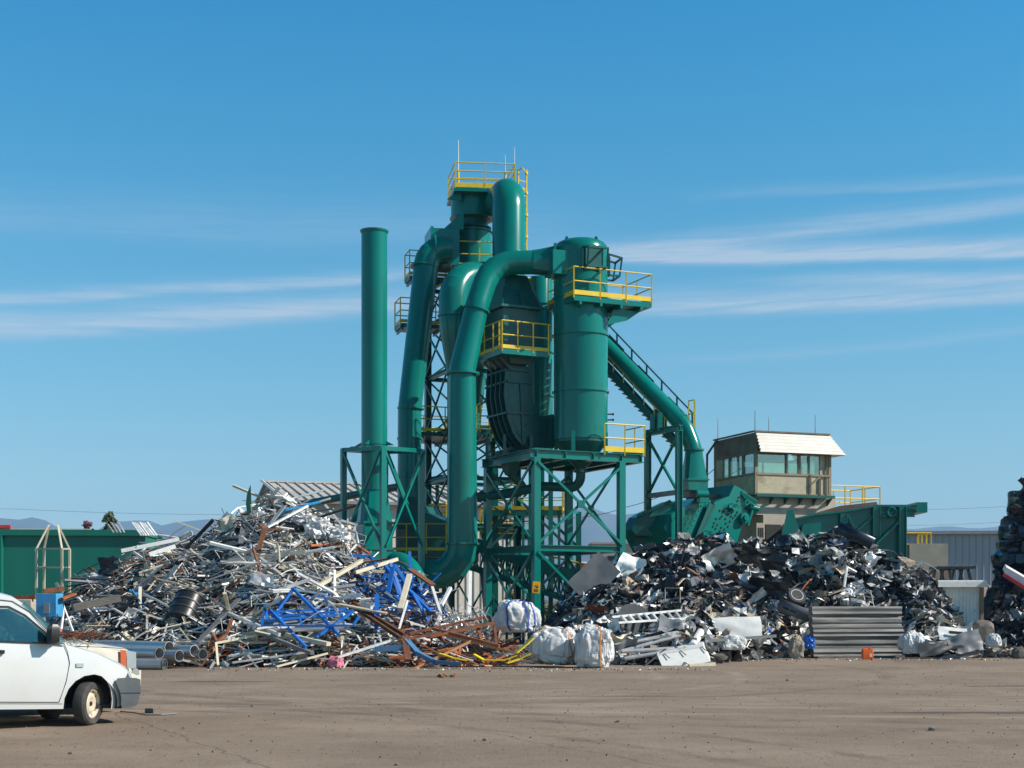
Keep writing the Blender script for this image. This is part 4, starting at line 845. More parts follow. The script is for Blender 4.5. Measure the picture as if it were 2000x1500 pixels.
# ================================================================== control cabin on its concrete tower
K0 = Vector((10.37, 61, 0)); t = 20; u, v = U(t), V(t); KW, KD = 3.62, 3.57
def kp(a, b, z): return K0 + u * a + v * b + Z * z
z0, z1, z2, z3 = 6.36, 7.27, 8.16, 9.0
bt = thing('concrete_tower', 'weathered concrete tower base carrying the control cabin', 'tower', K0)
mb = MB(); mb.box(kp(2.25, 2.05, 2.75), 3.7, 4.0, 5.5, u, v); mb.box(kp(4.6, 2.4, 2.9), 4.8, 3.2, 5.8, u, v); mb.build('wall', 'concrete', bt, smooth=False)
mb = MB(); mb.box(kp(2.1, 2.1, 5.93), 3.9, 3.85, .83, u, v); mb.build('plinth', 'concrete', bt, smooth=False)
mb = MB()
for i in range(6): a = .05 + i * .71; mb.prism([kp(a, -.2, z0 - .1), kp(a, .45, z0 - .1), kp(a, .45, z0 - .6)], u * .06)
mb.beam(kp(-.1, -.25, z0 - .04), kp(KW + .1, -.25, z0 - .04), .12, .12); mb.build('bracket', 'green2', bt, smooth=False)
mb = MB(); mb.box(kp(.85, .03, 4.2), .75, .1, 1.8, u, v); mb.build('doorway', 'ink', bt, smooth=False)
for a in (.2, 1.6):
    mb = MB(); mb.box(kp(a, .01, 4.4), .4, .16, 1.5, u, v)
    o = mb.build('vent_panel', 'concrete', bt, smooth=False); m2 = MB()
    for j in range(3): m2.box(kp(a - .1 + .1 * j, -.08, 4.75), .05, .02, .4, u, v)
    m2.build('vent_slot', 'ink', o, smooth=False)
mb = MB(); rail(mb, [kp(4.15, 1.0, 5.85), kp(6.85, .95, 5.85), kp(6.85, 3.3, 5.85), kp(4.15, 3.3, 5.85)], step=1.0, kick=0); mb.build('railing', 'yellow', bt, smooth=False)
mb = MB(); rail(mb, [kp(-.6, 3.9, z0 - .2), kp(-1.3, 1.9, z0 - .2)], step=1.2, kick=0); mb.box(kp(-.6, 3, z0 - .3), 1.4, 3, .1, u, v); mb.build('landing_rail', 'yellow', bt, smooth=False)
mb = MB(); mb.prism([kp(4.0, .72, 4.6), kp(8.0, .72, 4.6), kp(7.0, .72, 5.87), kp(4.1, .72, 5.87)], v * .08); mb.build('rusty_apron', 'rustplate', bt, smooth=False)
cb = thing('control_cabin', 'glazed control cabin with a sloping white fascia high above the right heap', 'cabin', kp(0, 0, z0))
mb = MB(); mb.box(kp(KW / 2, KD / 2, z0 + .05), KW, KD, .1, u, v); mb.box(kp(KW / 2, KD / 2, z3 - .04), KW + .1, KD + .1, .08, u, v); mb.build('floor_and_roof', 'panel', cb, smooth=False)
mb = MB(); w = .08
mb.beam(kp(0, 0, (z0 + z1) / 2), kp(KW, 0, (z0 + z1) / 2), w, z1 - z0 - .12); mb.beam(kp(0, KD, (z0 + z1) / 2), kp(KW, KD, (z0 + z1) / 2), w, z1 - z0 - .12); mb.beam(kp(KW, .05, (z0 + z1) / 2), kp(KW, KD - .05, (z0 + z1) / 2), w, z1 - z0 - .12)
mb.beam(kp(KW - .48, .01, (z1 + z2) / 2), kp(KW, .01, (z1 + z2) / 2), w, z2 - z1); mb.beam(kp(KW, .05, (z1 + z2) / 2), kp(KW, 1.1, (z1 + z2) / 2), w, z2 - z1)
mb.beam(kp(0, .05, (z0 + z1) / 2), kp(0, KD - .05, (z0 + z1) / 2), w, z1 - z0 - .12); mb.beam(kp(0, KD - .7, (z1 + z2) / 2 + .2), kp(0, KD, (z1 + z2) / 2 + .2), w, z2 - z1 + .6); mb.build('wall', 'panel', cb, smooth=False)
mb = MB()
for a, b in ((0, 0), (KW, 0), (0, KD), (KW, KD)): mb.beam(kp(a, b, z0), kp(a, b, z3 - .1), .13, .13, up=u)
for zz in (z0 + .03, z1 - .02, z2 + .02):
    mb.beam(kp(0, -.03, zz), kp(KW, -.03, zz), .1, .09); mb.beam(kp(-.03, 0, zz), kp(-.03, KD, zz), .1, .09); mb.beam(kp(0, KD, zz), kp(KW, KD, zz), .1, .09); mb.beam(kp(KW, 0, zz), kp(KW, KD, zz), .1, .09)
for a in (1.5, 2.12, 2.6): mb.beam(kp(a, -.01, z1), kp(a, -.01, z2), .12 if a == 2.12 else .07, .09)
for b in (1.1, 2.3): mb.beam(kp(-.01, b, z1), kp(-.01, b, z2), .08, .08); mb.beam(kp(KW, b, z1), kp(KW, b, z2), .08, .08)
for a in (1.2, 2.4): mb.beam(kp(a, KD, z1), kp(a, KD, z2), .08, .08)
mb.beam(kp(2.62, -.1, z0 + .1), kp(2.62, -.1, z1), .07); mb.beam(kp(3.1, -.1, z0 + .05), kp(3.1, -.1, z1 - .05), .07); mb.beam(kp(2.62, -.1, z0 + .45), kp(3.1, -.1, z1 - .06), .06); mb.beam(kp(3.1, -.1, z1 - .05), kp(KW, -.1, z1 - .02), .06); mb.beam(kp(KW - .2, -.09, z0), kp(KW - .2, -.09, z2), .06)
mb.build('frame', 'tan', cb, smooth=False)
for a0, a1 in ((.06, 1.47), (1.53, 2.07), (2.17, 2.57), (2.63, KW - .5)):
    mb = MB(); mb.beam(kp(a0, .02, (z1 + z2) / 2), kp(a1, .02, (z1 + z2) / 2), .012, z2 - z1 - .06); mb.build('window', 'cabglass', cb, smooth=False)
for b0, b1 in ((.06, 1.06), (1.14, 2.26), (2.34, KD - .72)):
    mb = MB(); mb.beam(kp(.02, b0, (z1 + z2) / 2), kp(.02, b1, (z1 + z2) / 2), .012, z2 - z1 - .06); mb.build('window', 'cabglass', cb, smooth=False)
for a0, a1 in ((.06, 1.16), (1.24, 2.36), (2.44, KW - .06)):
    mb = MB(); mb.beam(kp(a0, KD, (z1 + z2) / 2), kp(a1, KD, (z1 + z2) / 2), .012, z2 - z1 - .06); mb.build('window', 'cabglass', cb, smooth=False)
for b0, b1 in ((1.14, 2.26), (2.34, KD - .06)):
    mb = MB(); mb.beam(kp(KW, b0, (z1 + z2) / 2), kp(KW, b1, (z1 + z2) / 2), .012, z2 - z1 - .06); mb.build('window', 'cabglass', cb, smooth=False)
mb = MB(); lo, hi = z2 - .02, z3 + .02; ov = .42
N_ = 6
for i in range(N_):                            # sloping ribbed fascia, front and right-hand side
    f0, f1 = i / N_, (i + 1) / N_; za, zb_ = lo + (hi - lo) * f0, lo + (hi - lo) * f1; oa, ob = ov * (1 - f0) + .003, ov * (1 - f1) - .003
    mb.quadbox([kp(-.05, -oa - .06, za), kp(KW + oa * 1.3, -oa - .06, za), kp(KW + oa * 1.3, -oa, za), kp(-.05, -oa, za)], [kp(.02, -ob - .06, zb_), kp(KW + ob * 1.3 - .05, -ob - .06, zb_), kp(KW + ob * 1.3 - .05, -ob, zb_), kp(.02, -ob, zb_)])
    mb.quadbox([kp(KW + oa * 1.3, -oa, za), kp(KW + oa * 1.3 + .05, -oa, za), kp(KW + oa * 1.3 + .05, KD, za), kp(KW + oa * 1.3, KD, za)], [kp(KW + ob * 1.3 - .05, -ob, zb_), kp(KW + ob * 1.3, -ob, zb_), kp(KW + ob * 1.3, KD, zb_), kp(KW + ob * 1.3 - .05, KD, zb_)])
mb.build('front_fascia', 'fascia', cb, smooth=False)
mb = MB(); mb.beam(kp(-.06, .0, (lo + hi) / 2), kp(-.06, KD, (lo + hi) / 2), .06, hi - lo - .06); mb.beam(kp(0, KD + .05, (lo + hi) / 2), kp(KW, KD + .05, (lo + hi) / 2), .06, hi - lo - .06); mb.build('side_fascia', 'brown', cb, smooth=False)
mb = MB(); mb.beam(kp(-.1, -.05, hi + .03), kp(-.1, KD, hi + .03), .1, .06); mb.beam(kp(-.1, -.06, hi + .03), kp(KW, -.06, hi + .03), .1, .06); mb.tube([kp(-.1, KD - .3, hi), kp(-.75, KD - .6, hi - .7), kp(-.78, KD - .6, z0 - .3)], .05, 8); mb.build('gutter', 'brown', cb, smooth=False)
for a, b, ht in ((.0, KD - .2, 1.0), (.05, .15, .95), (1.5, 1.5, .9), (KW - .2, .8, 1.0)):
    mb = MB(); mb.tube([kp(a, b, z3), kp(a, b, z3 + ht)], [.02, .012], 6); mb.build('antenna', 'grey', cb)
mb = MB(); mb.box(kp(.95, .5, z1 - .12), 1.5, .55, .06, u, v); mb.box(kp(1.1, .4, z1 - .02), .5, .3, .14, u, v); mb.build('console', 'grey', cb, smooth=False)
mb = MB(); mb.box(kp(.55, 1.35, z0 + .52), .5, .5, .1, u, v); mb.box(kp(.55, 1.6, z0 + .95), .48, .1, .75, u, v); mb.beam(kp(.55, 1.35, z0 + .1), kp(.55, 1.35, z0 + .5), .1); mb.build('seat', 'black', cb, smooth=False)
# operator
def person(name, label, base, face, sh='shirt', parent=None):
    root = thing(name, label, 'person', base); f = Vector(face).normalized(); s_ = Z.cross(f).normalized(); base = Vector(base)
    J = {}; E = []
    def j(n, a, b, c, r): J[n] = ((f * a + s_ * b + Z * c), r)
    j('pel', 0, 0, .12, .15); j('waist', .0, 0, .3, .135); j('chest', .03, 0, .5, .155); j('neck', .05, 0, .66, .06); j('jaw', .08, 0, .74, .062); j('skull', .07, 0, .84, .098)
    for sgn, nm in ((-1, 'r'), (1, 'l')):
        j('sh' + nm, .03, sgn * .19, .58, .062); j('el' + nm, .12, sgn * .25, .34, .047); j('wr' + nm, .36, sgn * .17, .33, .034)
        j('hp' + nm, .05, sgn * .1, .09, .09); j('kn' + nm, .46, sgn * .13, .1, .062); j('an' + nm, .48, sgn * .13, -.32, .045); j('ft' + nm, .6, sgn * .14, -.38, .04)
        E += [('chest', 'sh' + nm), ('sh' + nm, 'el' + nm), ('el' + nm, 'wr' + nm), ('pel', 'hp' + nm), ('hp' + nm, 'kn' + nm), ('kn' + nm, 'an' + nm), ('an' + nm, 'ft' + nm)]
    E += [('pel', 'waist'), ('waist', 'chest'), ('chest', 'neck'), ('neck', 'jaw'), ('jaw', 'skull')]
    for sgn, nm in ((-1, 'r'), (1, 'l')):
        w = J['wr' + nm][0]
        for i, (o, ln) in enumerate(((-.03, .085), (-.01, .1), (.012, .092), (.032, .07))):
            J[f'f{nm}{i}'] = (w + f * .08 + s_ * o, .011); J[f'g{nm}{i}'] = (w + f * (.08 + ln * .6) + s_ * o * 1.1 - Z * .01, .009); J[f'h{nm}{i}'] = (w + f * (.08 + ln * .85) + s_ * o * 1.1 - Z * .04, .008)
            E += [('wr' + nm, f'f{nm}{i}'), (f'f{nm}{i}', f'g{nm}{i}'), (f'g{nm}{i}', f'h{nm}{i}')]
        J['t' + nm] = (w + f * .05 - s_ * sgn * .045, .011); J['u' + nm] = (w + f * .085 - s_ * sgn * .06 - Z * .01, .009); E += [('wr' + nm, 't' + nm), ('t' + nm, 'u' + nm)]
    ns = list(J); me = bpy.data.meshes.new('body'); me.from_pydata([tuple(J[n][0]) for n in ns], [(ns.index(a), ns.index(b)) for a, b in E], []); me.materials.append(M['skin']); me.materials.append(M[sh])
    o = bpy.data.objects.new('body', me); COL.objects.link(o); o.parent = root; md = o.modifiers.new('skin', 'SKIN'); md.use_smooth_shade = True; sv = me.skin_vertices[0].data
    for i, n in enumerate(ns): sv[i].radius = (J[n][1], J[n][1])
    sv[0].use_root = True; o.modifiers.new('sub', 'SUBSURF').levels = 1; o.modifiers['sub'].render_levels = 2
    hd = J['skull'][0] + base
    mb = MB(); mb.lathe([(.02, -.03), (.085, .0), (.112, .03), (.112, .07), (.085, .115), (.03, .135)], hd - f * .018, 20); mb.build('hair', 'hair', root)
    mb = MB(); mb.tube([hd + f * .1 - Z * .005, hd + f * .125 - Z * .03, hd + f * .1 - Z * .038], [.01, .017, .012], 8)
    for sgn in (-1, 1): mb.tube([hd + s_ * .1 * sgn + Z * .02, hd + s_ * .112 * sgn - f * .01, hd + s_ * .1 * sgn - Z * .03], .014, 8)
    mb.build('nose_and_ears', 'skin', root)
    mb = MB()
    for sgn in (-1, 1): mb.box(hd + f * .094 + s_ * .035 * sgn + Z * .005, .012, .026, .012, f, s_)
    mb.box(hd + f * .098 - Z * .075, .012, .05, .008, f, s_); mb.build('eyes_and_mouth', 'hair', root)
    mb = MB(); mb.loft([[base + f * (c_ + math.cos(a * .3927) * rx) + s_ * math.sin(a * .3927) * ry + Z * zc for a in range(16)] for zc, c_, rx, ry in ((.06, .0, .17, .19), (.3, 0, .15, .17), (.5, .02, .165, .21), (.6, .02, .12, .18), (.65, .04, .07, .075))])
    for sgn in (-1, 1): mb.tube([base + f * .03 + s_ * .17 * sgn + Z * .58, base + f * .12 + s_ * .25 * sgn + Z * .34, base + f * .25 + s_ * .21 * sgn + Z * .335], [.085, .068, .058], 12)
    mb.build('shirt', sh, root); return root
person('person', 'operator in a dark shirt seated behind the cabin window', kp(.55, 1.05, z0 + .55), u * .95 - v * .35)

# ================================================================== feed ramp at the right
rm = thing('feed_ramp', 'long green steel feed ramp with braced wall at the right of the cabin', 'ramp', G(1690, 60)); u, v = U(4), V(4)
plate('side_wall', [(1553, 1062), (1557, 1014), (1590, 1006), (1640, 1001), (1712, 989), (1765, 989), (1768, 1140), (1553, 1140)], 59, (.1, .14, 0), 'green', parent=rm)
plate('far_wall', [(1560, 1018), (1700, 990), (1765, 989), (1765, 1120), (1560, 1120)], 62.5, (.1, .14, 0), 'green', parent=rm)
mb = MB()
for (x0, y0), (x1, y1) in zip([(1556, 1013), (1590, 1005), (1640, 1000), (1712, 988)], [(1590, 1005), (1640, 1000), (1712, 988), (1786, 988)]): mb.beam(A(x0, y0, 58.96), A(x1, y1, 58.96), .3, .08)
mb.ibeam(A(1712, 1005, 58.9), A(1786, 1005, 58.9), .16, .2); mb.box(A(1775, 997, 60.7), .45, 3.9, .42); mb.build('top_flange', 'green', rm, smooth=False)
for px, w_ in ((1762, .34), (1712, .14), (1648, .12)):
    p = A(px, 990 if px > 1700 else 1003, 58.8); mb = MB(); mb.ibeam(Vector((p.x, p.y, 0 if px == 1762 else p.z - 1.2 if px == 1712 else p.z - .8)), p, w_, .3, up=Vector((1, 0, 0))); mb.build('post', 'green', rm, smooth=False)
mb = MB(); mb.beam(A(1757, 1018, 58.75), A(1712, 1062, 58.75), .08); mb.beam(A(1706, 1008, 58.8), A(1670, 1040, 58.8), .05); mb.beam(A(1655, 1004, 58.8), A(1668, 1028, 58.8), .05); mb.build('brace', 'green', rm, smooth=False)
mb = MB(); p = A(1742, 1000, 58.7); mb.tube([p + Vector((math.cos(a * .5) * .18, 0, math.sin(a * .5) * .18)) for a in range(13)], .04, 8); mb.build('lifting_eye', 'green', rm)
plate('chute_floor', [(1557, 1024), (1557, 1012), (1640, 988), (1712, 980), (1716, 990), (1640, 1001)], 60.5, (0, 1.5, 0), 'rustplate', parent=rm)
plate('fender', [(1528, 1040), (1538, 996), (1549, 996), (1560, 1030), (1562, 1062), (1528, 1062)], 58.6, (.2, 1.2, 0), 'green', parent=rm)
plate('fender', [(1560, 1062), (1568, 1026), (1580, 1022), (1604, 1020), (1604, 1062)], 58.7, (.2, 1.2, 0), 'green', parent=rm)
mb = MB(); mb.box(G(1798, 60.5) + Z * 2.1, 1.6, 2.4, 4.2); mb.build('plinth', 'concrete', rm, smooth=False)
mb = MB(); p = A(1769, 1086, 59.4); rail(mb, [p, p + Vector((1.05, 0, 0)), p + Vector((1.05, 2, 0))], step=.6, kick=0, h=.95, r=.035); mb.build('railing', 'yellow', rm, smooth=False)

# ================================================================== hut, trestle, crushed cars on the right
ht = thing('site_hut', 'small white ribbed site hut with a brown corner post at the right heap edge', 'hut', G(1885, 52)); p0 = A(1848, 1148, 50.5); W_ = 1.22; z_ = A(0, 1140, 50.5).z
mb = MB(); o = Vector((p0.x - .3, 50.5, 0)); mb.box(o + Vector((W_ / 2 + .15, 1, z_ / 2)), W_ + .28, 2, z_)
for i in range(12): mb.beam(o + Vector((.06 + i * .12, -.012, .1)), o + Vector((.06 + i * .12, -.012, z_ - .1)), .03, .024)
mb.build('wall', 'white', ht, smooth=False)
mb = MB(); mb.box(o + Vector((W_ / 2 + .2, .95, z_ + .06)), W_ + .5, 2.3, .12); mb.box(o + Vector((W_ / 2 + .2, -.2, z_ - .02)), W_ + .5, .1, .2); mb.build('roof', 'white', ht, smooth=False)
mb = MB(); mb.beam(o + Vector((W_ + .31, -.05, 0)), o + Vector((W_ + .31, -.05, z_ - .13)), .12, .14); mb.build('corner_post', 'post', ht, smooth=False)
tr = thing('steel_trestle', 'rusty steel trestle frame standing behind the white site hut', 'trestle', G(1868, 58)); mb = MB(); zz = A(0, 1112, 58).z
mb.beam(A(1835, 1112, 58), A(1905, 1108, 58), .12, .12)
for px in (1848, 1885):
    c = A(px, 1111, 58)
    for sx in (-1, 1):
        for sy in (0, 1.1): mb.beam(c + Vector((sx * .12, sy, 0)), Vector((c.x + sx * .75, c.y + sy, .2)), .1)
    mb.beam(c + Vector((-.35, 0, .05)), c + Vector((.35, 0, .05)), .14, .1); mb.beam(c + Vector((-.35, 1.1, .05)), c + Vector((.35, 1.1, .05)), .14, .1); mb.beam(c + Vector((-.2, 0, -.6)), c + Vector((.2, 0, -.6)), .05)
mb.build('frame', 'dark', tr, smooth=False)
def hulk(name, label, c, ln, wd, h, m, seed, tilt=0, roll=0, yaw=90):
    rnd = random.Random(seed); root = thing(name, label, 'car wreck', c); n = 22; rings = []
    for i in range(n + 1):
        f = i / n; x = (f - .5) * ln; env = min(1, 1.15 * math.sin(math.pi * min(max(f, .03), .97)) ** .35); cab = 1 + .35 * math.exp(-((f - .55) / .22) ** 2); r = []
        for k in range(16):
            a = 2 * math.pi * k / 16; cx, cz = math.cos(a), math.sin(a); e = 2 / 6.5
            px_ = math.copysign(abs(cx) ** e, cx) * wd / 2 * env; pz = math.copysign(abs(cz) ** e, cz) * h / 2 * env * (cab if cz > 0 else 1)
            q = Vector((x, px_, pz)); nn = noise.noise_vector(q * 1.7 + Vector((seed * 7.3, 0, 0))) * .15 + noise.noise_vector(q * 3.5 + Vector((seed, 3, 0))) * .05; r.append(q + nn)
        rings.append(r)
    rot = Matrix.Rotation(R(yaw), 3, 'Z') @ Matrix.Rotation(R(tilt), 3, 'Y') @ Matrix.Rotation(R(roll), 3, 'X')
    def tr_(r): return [Vector(c) + rot @ p for p in r]
    mb = MB(); mb.loft([tr_(r) for r in rings]); mb.build('body', m, root, ang=16)
    for f in (.22, .78):
        for s_ in (-1, 1) if h > .6 else ():
            mb = MB(); p = Vector(((f - .5) * ln, s_ * wd * .46, -h * .3)); mb.tube([Vector(c) + rot @ p, Vector(c) + rot @ (p + Vector((0, s_ * .14, 0)))], .2, 14); mb.build('wheel', 'tyre', root)
    for s_ in (-1, 1):
        for f0, f1 in ((.40, .53), (.56, .69)):
            q = [Vector(((f - .5) * ln, s_ * (wd / 2 + .05), z)) for f, z in ((f0, h * .12), (f1, h * .12), (f1 - .02, h * .42), (f0 + .03, h * .42))]; mb = MB(); mb.prism([Vector(c) + rot @ p for p in q], rot @ Vector((0, s_ * .03, 0))); mb.build('window', 'ink', root, smooth=False)
    return root
stk = [('black', 2002, .45, 170, 'black crushed car at the very bottom of the right-hand stack'), ('dark', 1985, .75, 100, 'dark grey crushed car lying front-on at the foot of the right-hand stack'), ('navy', 1992, 1.35, 165, 'dark blue crushed car low in the right-hand stack'), ('black', 1998, 2.0, 96, 'black crushed car under the white bonnet in the right-hand stack'), ('dark', 2010, 2.7, 92, 'dark grey crushed car just behind the white bonnet'), ('navy', 1993, 3.35, 80, 'dark blue flattened car poking out left of the right-hand stack'), ('black', 2017, 3.85, 95, 'black flattened car in the middle of the right-hand stack'), ('navy', 2012, 4.3, 88, 'dark blue flattened car fourth from the top of the right-hand stack'), ('dark', 2022, 4.75, 93, 'dark grey flattened car third from the top of the right-hand stack'), ('black', 2028, 5.2, 87, 'black flattened car second from the top of the right-hand stack'), ('navy', 2036, 5.65, 94, 'dark blue flattened car topmost on the right-hand stack')]  # lowest cars coloured dark to carry shading at the foot of the stack
for i, (m, px, z, yw, lab) in enumerate(stk): hulk('crushed_car', lab, Vector((*G(px, 53.5 + .2 * (i % 3)).xy, z)), 4.0, 1.75, .56 if z > 3 else .72, m, 30 + i, rnd.uniform(-3, 3), rnd.uniform(-6, 6), yw)
mb = MB()
b = thing('car_bonnet', 'white and red car bonnet sticking out of the crushed car stack', 'bonnet', A(1985, 1130, 49)); pts = [A(1961, 1118, 49), A(1966, 1108, 49), A(2004, 1130, 48.6), A(2004, 1147, 48.6)]
mb.prism(pts, (.5, 1.6, .15)); mb.build('panel', 'white', b, smooth=False); mb = MB(); mb.beam(A(1960, 1122, 48.95), A(2004, 1150, 48.55), .1, .12); mb.build('trim', 'red', b, smooth=False)

# ================================================================== vehicles
def place(root, origin, th, pitch):            # local car frame: x forward, y left, z up
    root.location = origin; root.rotation_euler = (0, R(pitch), R(th))
def local(mb, name, m, parent, **k):
    o = MB.build(mb, name, m, None, **k); o.parent = parent; return o
def carbody(name, prof, half, belt, tumble, nose, m, parent, arches, cuts=(), ang=30):
    """side profile (x, z) with wheel arches cut in, swept across the width, sides leaning in above the belt, nose rounded in plan"""
    bm = bmesh.new(); pts = []
    for p in prof: pts.append(p)
    f = bm.faces.new([bm.verts.new((x, -half, z)) for x, z in pts]); r = bmesh.ops.extrude_face_region(bm, geom=[f]); bmesh.ops.translate(bm, verts=[g for g in r['geom'] if isinstance(g, bmesh.types.BMVert)], vec=(0, half * 2, 0))
    xs = sorted({round(x, 2) for x, z in prof}); x0, x1 = xs[0], xs[-1]
    for k in range(1, 40): x = x0 + (x1 - x0) * k / 40; bmesh.ops.bisect_plane(bm, geom=bm.verts[:] + bm.edges[:] + bm.faces[:], plane_co=(x, 0, 0), plane_no=(1, 0, 0))
    for z in (.35, .5, .62, .74, .86, belt, belt + .2, belt + .4): bmesh.ops.bisect_plane(bm, geom=bm.verts[:] + bm.edges[:] + bm.faces[:], plane_co=(0, 0, z), plane_no=(0, 0, 1))
    for k in (-.95, -.85, -.6, -.2, .2, .6, .85, .95): bmesh.ops.bisect_plane(bm, geom=bm.verts[:] + bm.edges[:] + bm.faces[:], plane_co=(0, half * k, 0), plane_no=(0, 1, 0))
    bm.normal_update()
    for vt in bm.verts:
        x, y, z = vt.co; s_ = y / half
        w = 1 - max(0, z - belt) * tumble - .05 * max(0, .45 - z) - .018 * (1 - math.cos((z - .62) * 5)) 
        d = max(0, x - (nose - .75)) / .75; w *= 1 - .20 * d * d; d2 = max(0, (x0 + .3) - x) / .3; w *= 1 - .05 * d2
        vt.co.y = s_ * half * w; vt.co.x -= (abs(s_) ** 3) * .22 * d
        vt.co.z -= .05 * abs(s_) ** 4 * max(0, min(1, (z - .74) / .2))
    bmesh.ops.recalc_face_normals(bm, faces=bm.faces); me = bpy.data.meshes.new(name); bm.to_mesh(me); bm.free(); me.materials.append(M[m]); me.polygons.foreach_set('use_smooth', [True] * len(me.polygons)); me.set_sharp_from_angle(angle=R(ang))
    o = bpy.data.objects.new(name, me); COL.objects.link(o); o.parent = parent; return o
def arch(cx, cz, r, z0, n=10):                 # arch points from rear to front, over the top
    a0 = math.asin((z0 - cz) / r); return [(cx - r * math.cos(a0 + (math.pi - 2 * a0) * k / n), cz + r * math.sin(a0 + (math.pi - 2 * a0) * k / n)) for k in range(n + 1)]
def wheel(parent, c, steer, r=.3, w=.18, side=-1, name='wheel'):
    root = bpy.data.objects.new(name, None); COL.objects.link(root); root.parent = parent; root.location = c; root.rotation_euler = (0, 0, R(steer)); ax = Vector((0, side, 0))
    mb = MB(); mb.lathe([(r * .66, -w / 2), (r * .9, -w / 2), (r * .985, -w * .36), (r, -w * .2), (r, w * .2), (r * .985, w * .36), (r * .9, w / 2), (r * .69, w / 2), (r * .66, w * .3), (r * .66, -w * .3)], (0, 0, 0), 40, ax); local(mb, 'tyre', 'tyre', root)
    mb = MB(); mb.lathe([(r * .3, -w * .2), (r * .67, -w * .3), (r * .67, w * .38), (r * .62, w * .40), (r * .58, w * .22), (r * .5, w * .16), (r * .40, w * .30), (r * .27, w * .30), (r * .2, w * .2), (r * .12, w * .22), (r * .01, w * .22)], (0, 0, 0), 40, ax); rim = local(mb, 'rim', 'rim', root, ang=50)
    mb = MB()
    for k in range(10): a = k * .6283; d = Vector((math.cos(a), 0, math.sin(a))); p = d * r * .545 + ax * w * .20; mb.tube([p, p + ax * w * .03], r * .035, 8)
    mb.tube([ax * w * .2, ax * w * .27], r * .11, 12); local(mb, 'vent_hole', 'ink', rim, smooth=False); return root
VAN = thing('van', 'dented white delivery van with a steered front wheel parked at the left edge', 'van'); place(VAN, (-6.27, 20.25, 0), 38, 2.6)
hv = .83; ar = arch(.02, .30, .405, .23); rr_ = arch(-2.69, .30, .36, .23)
prof = [(.73, .30), (.79, .45), (.79, .66), (.745, .74), (.67, .81), (.54, .875), (.30, .96), (0, 1.05), (-.35, 1.14), (-.62, 1.40), (-.92, 1.66), (-1.08, 1.755), (-1.3, 1.80), (-2.0, 1.83), (-3.2, 1.82), (-3.38, 1.74), (-3.42, 1.0), (-3.42, .4), (-3.3, .25)] + rr_ + [(-1.5, .22)] + ar + [(.46, .23)]
vb = carbody('body', prof, hv, .98, .22, .80, 'vanwhite', VAN, None)
def cut(o, polys):                             # real openings for the windows
    dead = []
    for pts, y0, y1 in polys:
        mb = MB(); mb.prism([(x, y0, z) for x, z in pts], (0, y1 - y0, 0)); q = mb.build('cutter', 'dark'); dead.append(q)
        b = o.modifiers.new('cut', 'BOOLEAN'); b.object = q; b.operation = 'DIFFERENCE'; b.solver = 'EXACT'
    mw = o.parent; o.parent = None; bpy.context.view_layer.update(); me = bpy.data.meshes.new_from_object(o.evaluated_get(bpy.context.evaluated_depsgraph_get())); o.modifiers.clear(); o.data = me; o.parent = mw
    me.polygons.foreach_set('use_smooth', [True] * len(me.polygons)); me.set_sharp_from_angle(angle=R(30))
    for q in dead: bpy.data.objects.remove(q)
WP = [(-.56, 1.12), (-1.46, 1.13), (-1.46, 1.54), (-1.16, 1.55), (-.95, 1.45), (-.70, 1.25)]
cut(vb, [(WP, -1.2, 1.2), ([(-.47, 1.16), (-.72, 1.40), (-.93, 1.60), (-1.30, 1.60), (-1.30, .75), (-.60, .75), (-.55, 1.10)], -.60, .60)])
def yl(z, x=-1, e=.0):                         # lateral position of the near side at height z
    w = 1 - max(0, z - .98) * .22 - .05 * max(0, .45 - z) - .018 * (1 - math.cos((z - .62) * 5)); d = max(0, x - .05) / .75; return -hv * w * (1 - .20 * d * d) - e
def spanel(name, pts, m, e=.004, th=.006, parent=None):
    mb = MB(); mb.prism([(x, yl(z, x, e), z) for x, z in pts], (0, -th, 0)); return local(mb, name, m, parent or VAN, smooth=False)
def sline(name, pts, m='ink', w=.008, e=.003, parent=None):
    mb = MB(); P_ = [Vector((x, yl(z, x, e), z)) for x, z in pts]
    for a, b in zip(P_, P_[1:]): mb.beam(a, b, w, .004, up=Vector((0, 1, 0)))
    return local(mb, name, m, parent or VAN, smooth=False)
dr = sline('door', [(-.40, 1.1), (-.36, 1.0), (-.33, .85), (-.37, .6), (-.45, .32), (-1.5, .32), (-1.52, 1.1), (-1.5, 1.68), (-1.10, 1.655), (-.86, 1.52), (-.52, 1.17)], 'ink', .009)
spanel('windscreen', [(-.37, 1.13), (-.43, 1.135), (-.68, 1.375), (-.96, 1.63), (-.94, 1.66), (-.66, 1.41)], 'glass', .006, .01)
win = spanel('window', [(-.56, 1.12), (-1.46, 1.13), (-1.46, 1.54), (-1.16, 1.55), (-.95, 1.45), (-.70, 1.25)], 'glass', .006)
mb = MB(); mb.prism([(x, -yl(z, x, .006), z) for x, z in WP], (0, .006, 0)); local(mb, 'window', 'glass', VAN, smooth=False)
sline('window_seal', [(-.53, 1.11), (-1.49, 1.12), (-1.49, 1.57), (-1.15, 1.58), (-.93, 1.475), (-.67, 1.265), (-.53, 1.11)], 'black', .022, .008, parent=win)
spanel('window', [(-1.62, 1.13), (-3.1, 1.15), (-3.1, 1.62), (-1.62, 1.63)], 'vanwhite', .003, .004)
mb = MB(); mb.box((-1.32, yl(.98) - .02, .98), .2, .04, .05); local(mb, 'handle', 'black', dr, smooth=False)
spanel('quarter_trim', [(-.40, 1.10), (-.56, 1.11), (-.62, 1.21)], 'black', .012, .02)
